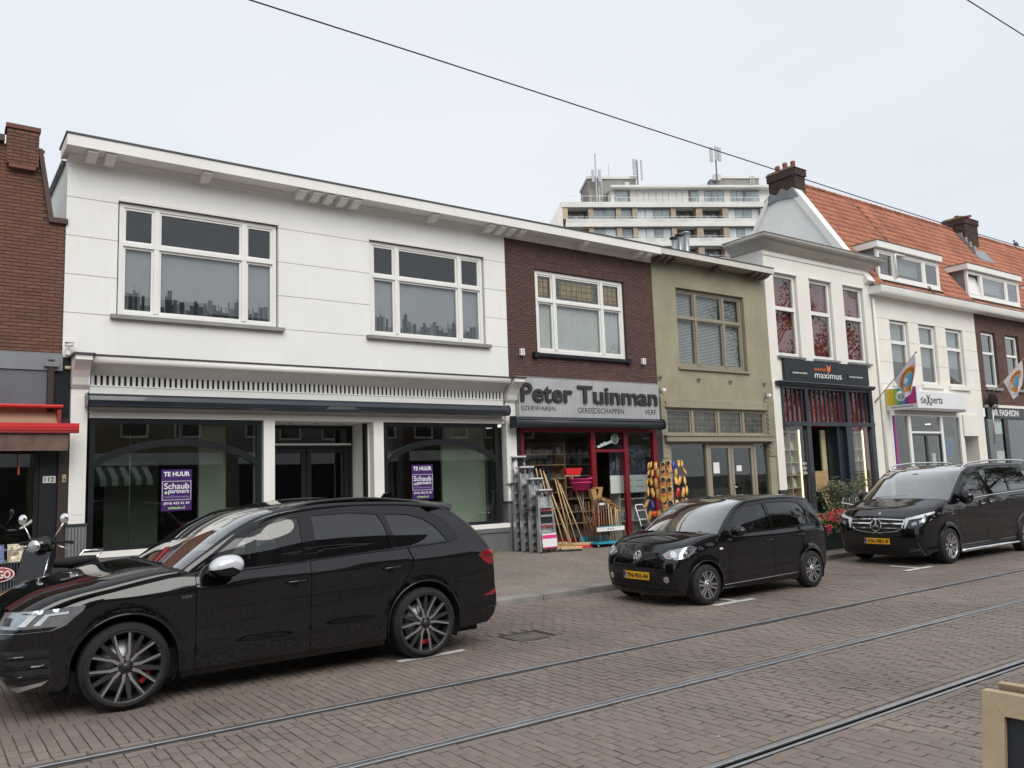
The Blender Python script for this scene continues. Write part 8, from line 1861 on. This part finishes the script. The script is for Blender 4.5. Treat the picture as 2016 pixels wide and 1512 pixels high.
# ---------------------------------------------------------------- easel, planter, shrub, bike stand by the bookshop
t = thing('easel_board', 'wooden easel board leaning at the bookshop entrance', 'board', (23.0, 15.5, .3))
MB().add([(-.2, 0, 0), (.17, 0, 0), (.17, .03, 0), (-.2, .03, 0), (-.2, .0, .66), (.17, 0, .66), (.17, .03, .66), (-.2, .03, .66)], [(3, 2, 1, 0), (4, 5, 6, 7), (0, 1, 5, 4), (1, 2, 6, 5), (2, 3, 7, 6), (3, 0, 4, 7)]).xf(Matrix.Translation((23.05, 15.52, 1.2)) @ Matrix.Rotation(-1.0, 4, 'Z') @ Matrix.Rotation(-.25, 4, 'X')).build('panel', mat('panel_wood', (.42, .27, .13), .7, var=.15, vscale=4), t)
for dx in (-.12, .02, .14): MB().tube([(23.02 + dx * .6, 15.5 - dx * .3, 1.3), (23.2 + dx, 15.2 - dx * .3, .3)], .018, 6).build('leg', 'ash_wood', t)
t = thing('flower_planter', 'dark green planter box full of red and pink geraniums behind the hatchback', 'planter', (16.6, 11.2, .13))
mat('planter_green', (.02, .035, .03), .5, var=.15)
frame = MB().box(15.7, 17.6, 10.95, 11.0, .13, .66).box(15.7, 17.6, 11.45, 11.5, .13, .66).box(15.7, 15.75, 11.0, 11.45, .13, .66).box(17.55, 17.6, 11.0, 11.45, .13, .66).build('box', 'planter_green', t); bx('soil', 'brown_wood', t, 15.75, 17.55, 11.0, 11.45, .5, .6); bx('rim', 'planter_green', t, 15.68, 17.62, 10.93, 10.949, .62, .67)
GLF = [(.05, .12, .025), (.07, .16, .03), (.035, .09, .02), (.10, .18, .05)]
mat('geranium_leaf', GLF[0], .55, tones=GLF, var=.15); PET = [(.75, .06, .14), (.78, .14, .08), (.85, .18, .32), (.70, .05, .07)]; mat('petal', PET[0], .6, tones=PET, var=.08)
rg = random.Random(8); lf = MB()
def leaf(b, p, s, r_, k=6):
    u = Vector((r_.gauss(0, 1), r_.gauss(0, 1), r_.gauss(0, .7))).normalized(); v = u.orthogonal().normalized(); w = u.cross(v)
    c = Vector(p); b.add([c + (v * math.cos(2 * math.pi * i / k) + w * math.sin(2 * math.pi * i / k)) * s * (1 if i % 2 else .8) for i in range(k)], [tuple(range(k))])
for i in range(1500):
    x = rg.uniform(15.68, 17.6); y = rg.gauss(11.2, .16); z = .62 + abs(rg.gauss(0, .12)) - .35 * max(0, 10.98 - y); 
    if y < 10.93: z = .66 - rg.random() * .18
    leaf(lf, (x, y, z), rg.uniform(.018, .042), rg)
tag(lf.build('foliage', 'geranium_leaf', t, fast=True), kind='stuff')
for i in range(70):
    x = rg.uniform(15.72, 17.55); y = rg.gauss(11.15, .17); z = .70 + rg.uniform(0, .22); 
    if i % 6 == 0: y = 10.88; z = .55 + rg.uniform(-.05, .1)
    b = MB()
    for k in range(26):
        d = Vector((rg.gauss(0, 1), rg.gauss(0, 1), rg.gauss(0, 1))).normalized() * .05; leaf(b, (x + d.x, y + d.y, z + d.z), .018, rg, 5)
    b.build('flower_head', 'petal', t, fast=True)
t = thing('shrub', 'loose grey-green shrub in a pot in front of the bookshop', 'shrub', (22.2, 14.4, .22))
mat('olive_leaf', (.10, .11, .06), .6, tones=[(.11, .12, .065), (.075, .085, .045), (.16, .165, .10), (.09, .105, .05)], var=.1); b = MB(); cl = []
for i in range(16):
    a = rg.uniform(0, 6.28); q = rg.uniform(.15, .75); e = (22.3 + q * math.cos(a), 14.4 + q * .7 * math.sin(a), .75 + rg.uniform(.0, .72)); cl.append(e); b.tube([(22.3, 14.4, .5), (22.3 + .4 * q * math.cos(a), 14.4 + .3 * q * math.sin(a), .8), e], [.02, .012, .005], 5)
b.build('stems', 'bark', t); lf = MB()
for i in range(2600):
    c = rg.choice(cl); p = Vector((c[0] + rg.gauss(0, .13), c[1] + rg.gauss(0, .12), c[2] + rg.gauss(0, .12))); u = Vector((rg.gauss(0, 1), rg.gauss(0, 1), rg.gauss(.3, 1))).normalized(); v = u.orthogonal().normalized(); s = rg.uniform(.04, .075)
    lf.add([p + u * s, p + v * s * .3, p - u * s, p - v * s * .3], [(0, 1, 2, 3)])
lf.build('crown', 'olive_leaf', t, fast=True); MB().lathe([(0, 0), (.2, 0), (.27, .35), (.29, .35), (.29, .38), (.25, .38), (.24, .33), (0, .33)], (22.3, 14.4, .22), 'z', 20).build('pot', 'anthracite', t)
t = thing('bicycle_stand', 'white tubular bicycle stand half hidden behind the shrub', 'bike stand', (22.2, 14.0, .2))
for i in range(4): MB().tube([(21.7 + .32 * i, 13.95, .2), (21.62 + .32 * i, 13.95, .95), (21.66 + .32 * i, 13.95, 1.05), (21.80 + .32 * i, 13.95, 1.02), (21.92 + .32 * i, 13.95, .2)], .010, 8).build('hoop', 'galvanised', t)
MB().tube([(21.55, 13.95, .92), (23.0, 13.95, .70)], .012, 8).build('rail', 'white_gloss', t)
# ---------------------------------------------------------------- flags
mat('flag_white', (.74, .72, .78), .8, var=.05); mat('flag_orange', (.75, .30, .04), .8, var=.05); mat('flag_blue', (.15, .45, .65), .8, var=.05); mat('flag_ink', (.08, .05, .04), .8)
def flag(lb, X, y0, z0, y1, z1, ph):
    t = thing('flag', lb, 'flag', (X, y0, z0), 'white flags with orange ring emblems')
    p0, p1 = Vector((X, y0, z0)), Vector((X, y1, z1))
    MB().tube([p0, p1], .016, 8).build('pole', 'ash_wood' if X > 30 else 'grey_sill', t); MB().ico(tuple(p1), .045, 1, 0, (1, 1, .7)).build('finial', 'reel_orange', t); MB().tube([p0 + Vector((0, .06, -.06)), p0 + (p1 - p0).normalized() * .2], .03, 8).build('holder', 'grey_sill', t)
    d = (p1 - p0).normalized()
    def S(u, v):
        """u along the pole, v down the hanging cloth"""
        base = p0 + (p1 - p0) * (.44 + .52 * u)
        drop = 1.05 * v
        fold = math.sin(u * 9 + v * 3 + ph) * .07 * v
        return (base.x + .10 * v * (1 - u) + fold, base.y - .32 * v * (1 - .5 * u) + .30 * v * v * u + .03 * math.sin(u * 7 + ph) * v, base.z - drop * (.72 + .28 * u))
    MB().grid(S, 26, 26).build('cloth', 'flag_white', t)
    def patch(uc, vc, r0, r1, m, name, lift, a0=0, a1=2 * math.pi):
        b = MB(); n = 28; P = []
        for i in range(n + 1):
            a = a0 + (a1 - a0) * i / n
            for r in (r0, r1):
                q = Vector(S(uc + r * math.cos(a) * 1.0, vc + r * math.sin(a) * .9)); P.append((q.x - lift, q.y, q.z)); P.append((q.x + lift, q.y, q.z))
        fs = []
        for i in range(n): k = i * 4; fs += [(k, k + 4, k + 6, k + 2), (k + 1, k + 3, k + 7, k + 5)]
        b.add(P, fs, True); b.build(name, m, t)
    patch(.52, .5, .23, .42, 'flag_orange', 'emblem_ring', .006); patch(.52, .5, .0, .22, 'flag_blue', 'emblem_centre', .006)
    # the ring's lettering, one letter at a time along the arc
    txt = 'HILLEGERSBERG'
    for i, ch in enumerate(txt):
        a = R(200 - i * 17); me = text_mesh(ch, .02, .0)
        cx, cy = .52 + .32 * math.cos(a), .5 - .32 * .9 * math.sin(a)
        for v in me.vertices:
            lx, ly = (v.co.x - .3) * .115, (v.co.y - .3) * .115; u_ = cx + lx * math.sin(a) + ly * math.cos(a); v_ = cy - (ly * math.sin(a) - lx * math.cos(a)) * .9
            q = Vector(S(u_, v_)); v.co = Vector((q.x - .012, q.y, q.z)) - off(t)
        me.materials.clear(); me.materials.append(MATS['flag_ink']); o = bpy.data.objects.new('letter', me); COL.objects.link(o); o.parent = t
flag('white flag with an orange ring emblem on the travel shop', 27.2, 15.92, 4.22, 14.36, 5.70, .3); flag('white flag with an orange ring emblem on the fashion shop at right', 35.6, 16.0, 4.55, 14.51, 5.98, 2.1)
# ---------------------------------------------------------------- scooter, wire rack at the left
t = thing('motor_scooter', 'black motor scooter with chrome mirrors parked behind the big SUV', 'scooter', (1.3, 12.6, .15))
SM = Matrix.Translation((1.42, 12.6, sz(12.6))) @ Matrix.Rotation(R(52), 4, 'Z')       # local: front towards -x
def sc(b, n, m, par=None): return b.xf(SM).build(n, m, par or t)
sc(MB().prism([(-.42, .30), (-.34, .62), (-.20, 1.0), (-.13, 1.03), (-.10, .98), (-.22, .62), (-.24, .30), (-.10, .26), (.38, .26), (.38, .22), (-.2, .2)], 'y', -.19, .19), 'leg_shield', 'black_paint')
sc(MB().tube([(-.10, 0, 1.0), (-.30, 0, .55), (-.46, 0, .25)], [.05, .045, .04], 10), 'steering_column', 'gloss_black'); sc(MB().ico((-.47, 0, .44), .2, 2, 0, (1.1, .55, .55)), 'front_mudguard', 'black_paint')
sc(MB().ico((-.13, 0, 1.09), .16, 3, 0, (.95, 1.0, .72)), 'headset', 'black_paint')
hl = sc(MB().lathe([(0, -.02), (.075, -.015), (.085, .02), (.06, .05)], (0, 0, 0), 'x', 20).xf(Matrix.Translation((-.275, 0, 1.08))), 'headlamp', 'chrome'); sc(MB().lathe([(0, -.03), (.05, -.026), (.07, -.01)], (0, 0, 0), 'x', 20).xf(Matrix.Translation((-.28, 0, 1.08))), 'lamp_lens', 'lamp_bowl', hl)
for s in (-1, 1):
    sc(MB().tube([(-.10, s * .12, 1.12), (-.04, s * .25, 1.12), (.02, s * .36, 1.10)], [.025, .02, .02], 8), 'handlebar_grip', 'matt_black'); sc(MB().tube([(-.08, s * .16, 1.09), (-.12, s * .27, 1.06), (-.09, s * .33, 1.03)], .008, 6), 'brake_lever', 'chrome')
    mr = sc(MB().tube([(-.10, s * .14, 1.14), (-.08, s * .22, 1.28), (-.08, s * .27, 1.36)], .009, 6), 'mirror_stem', 'chrome'); sc(MB().lathe([(0, -.015), (.05, -.012), (.062, .0), (.05, .012), (0, .015)], (0, 0, 0), 'x', 18).xf(Matrix.Translation((-.08, s * .28, 1.42)) @ Matrix.Scale(1.15, 4, (0, 0, 1))), 'mirror', 'chrome', mr)
sc(MB().prism([(.34, .30), (.30, .62), (.36, .76), (.95, .80), (1.12, .70), (1.05, .40), (.75, .34)], 'y', -.17, .17), 'rear_body', 'black_paint'); sc(MB().box(.30, 1.02, -.15, .15, .77, .86, .03), 'seat', 'seat_dark'); sc(MB().tube([(.95, -.14, .80), (1.15, -.14, .92), (1.15, .14, .92), (.95, .14, .80)], .014, 8), 'luggage_rail', 'chrome')
for x in (-.50, .82): w_ = sc(MB().lathe([(.13, -.05), (.20, -.05), (.225, 0), (.20, .05), (.13, .05)], (x, 0, .225), 'y', 24), 'wheel', 'tyre'); sc(MB().lathe([(0, -.03), (.13, -.045), (.13, .045), (0, .03)], (x, 0, .225), 'y', 20), 'rim', 'rim_silver', w_)
sc(MB().tube([(-.335, -.17, .62), (-.20, -.17, .97)], .012, 6), 'shield_trim', 'chrome')
t = thing('wire_rack', 'grey wire rack with magazines on top and a red oval sign at the left edge', 'rack', (1.1, 14.3, .2))
zb_ = sz(14.3)
b = MB()
for z in (zb_ + .12, zb_ + .3, zb_ + .5, .95, 1.12): b.tube([(.35, 14.05, z), (1.45, 14.05, z)], .006, 5).tube([(.35, 14.5, z), (1.45, 14.5, z)], .006, 5).tube([(1.45, 14.05, z), (1.45, 14.5, z)], .006, 5)
for i in range(30): x = .35 + 1.1 * i / 29; b.tube([(x, 14.05, zb_ + .1), (x, 14.05, 1.0)], .0035, 4)
for i in range(10): y = 14.05 + .45 * i / 9; b.tube([(1.45, y, zb_ + .1), (1.45, y, 1.12)], .0035, 4)
b.build('wire_frame', 'galvanised', t)
for (x, y) in ((.38, 14.1), (1.42, 14.1), (.38, 14.45), (1.42, 14.45)): MB().lathe([(0, -.012), (.05, -.012), (.05, .012), (0, .012)], (x, y, zb_ + .05), 'x', 12).build('castor', 'matt_black', t)
bx('shelf_plate', 'rim_dark', t, .36, 1.44, 14.06, 14.49, .93, .945)
for i in range(4):
    x = .62 + .24 * i; q = MB().box(0, .2, 0, .012, 0, .26).xf(Matrix.Translation((x, 14.08, .955)) @ Matrix.Rotation(-.25, 4, 'X')).build('magazine', mat('magazine%d' % i, [(.45, .25, .08), (.12, .16, .35), (.5, .42, .3), (.42, .28, .18)][i], .4, var=.9, vscale=14, grain=.4, gscale=50), None); tag(q, ['leftmost magazine on top of the wire rack', 'orange magazine on top of the wire rack', 'blue magazine on top of the wire rack', 'pale magazine at the right end of the wire rack'][[0, 2, 3, 1][i] if False else i], 'magazine', 'magazines on the wire rack')
ov = MB().lathe([(0, -.01), (.11, -.01), (.11, .01), (0, .01)], (0, 0, 0), 'y', 28).xf(Matrix.Translation((.98, 14.02, .79)) @ Matrix.Scale(2.0, 4, (1, 0, 0))).build('oval_sign', mat('sign_red', (.42, .03, .03), .5, var=.1), t); MB().lathe([(.095, -.002), (.10, -.004), (.105, -.002)], (0, 0, 0), 'y', 28).xf(Matrix.Translation((.98, 14.008, .79)) @ Matrix.Scale(2.0, 4, (1, 0, 0))).build('sign_line', 'poster_white', ov); text_fit('GO', 'poster_white', ov, .98, 1.14, .735, .845, 14.008, .03, .003)
# ---------------------------------------------------------------- weeds at the plinth, sandwich board
mat('dry_grass', (.35, .27, .11), .8, tones=[(.38, .3, .12), (.25, .24, .08), (.42, .34, .18)], var=.1); b = MB()
for i in range(160):
    x = 10.75 + rg.gauss(0, .22); y = 15.82 + rg.gauss(0, .04); h = rg.uniform(.03, .10); dx, dy = rg.uniform(-.06, .06), rg.uniform(-.06, .02); z = sz(y)
    b.add([(x - .003, y, z), (x + .003, y, z), (x + dx, y + dy, z + h)], [(0, 1, 2)])
tag(b.build('weeds', 'dry_grass', None, fast=True), 'tuft of dry yellow weeds at the foot of the dark plinth', 'weeds', kind='stuff')
t = thing('sandwich_board', 'beige wooden framed chalkboard standing at the lower right corner', 'board', (3.1, 1.2, .12))
mat('beige_wood', (.50, .39, .25), .6, var=.10, vscale=3, grain=.05, stain=.5, stain_col=(.28, .2, .11), streak=.25); mat('chalkboard', (.022, .026, .03), .7, var=.2, vscale=4)
def SB(u, v, d): return (2.97 + .194 * v + d, 1.53 - u, .12 + v)       # u to the right as seen, v up, leaning
def sbq(b, quad, d0, d1):
    vs = [SB(u, v, d0) for u, v in quad] + [SB(u, v, d1) for u, v in quad]; b.add(vs, [(0, 1, 2, 3), (7, 6, 5, 4), (0, 4, 5, 1), (1, 5, 6, 2), (2, 6, 7, 3), (3, 7, 4, 0)]); return b
H_ = .93; w_ = .075; Wd = .62
for quad in ([(0, 0), (w_, w_), (w_, H_ - w_), (0, H_)], [(0, H_ + .0), (w_ + .001, H_ - w_ + .001), (Wd - w_, H_ - w_ + .001), (Wd, H_)], [(Wd, 0), (Wd - w_, w_), (Wd - w_, H_ - w_), (Wd, H_)], [(0, 0), (w_, w_), (Wd - w_, w_), (Wd, 0)]): sbq(MB(), quad, -.02, .02).build('frame_bar', 'beige_wood', t)
sbq(MB(), [(w_, w_), (Wd - w_, w_), (Wd - w_, H_ - w_), (w_, H_ - w_)], .0, .012).build('chalk_panel', 'chalkboard', t)
def SB2(u, v, d): return (3.185 + .38 * (1 - v / .95) + d, 1.52 - u, .12 + v)
b = MB(); vs = [SB2(u, v, d) for d in (0, .04) for u, v in ((.02, 0), (Wd, 0), (Wd, .95), (.02, .95))]; b.add(vs, [(0, 1, 2, 3), (7, 6, 5, 4), (0, 4, 5, 1), (1, 5, 6, 2), (2, 6, 7, 3), (3, 7, 4, 0)]).build('rear_board', 'beige_wood', t)
MB().box(3.12, 3.24, 1.1, 1.2, 1.052, 1.066).build('hinge', 'galvanised', t)
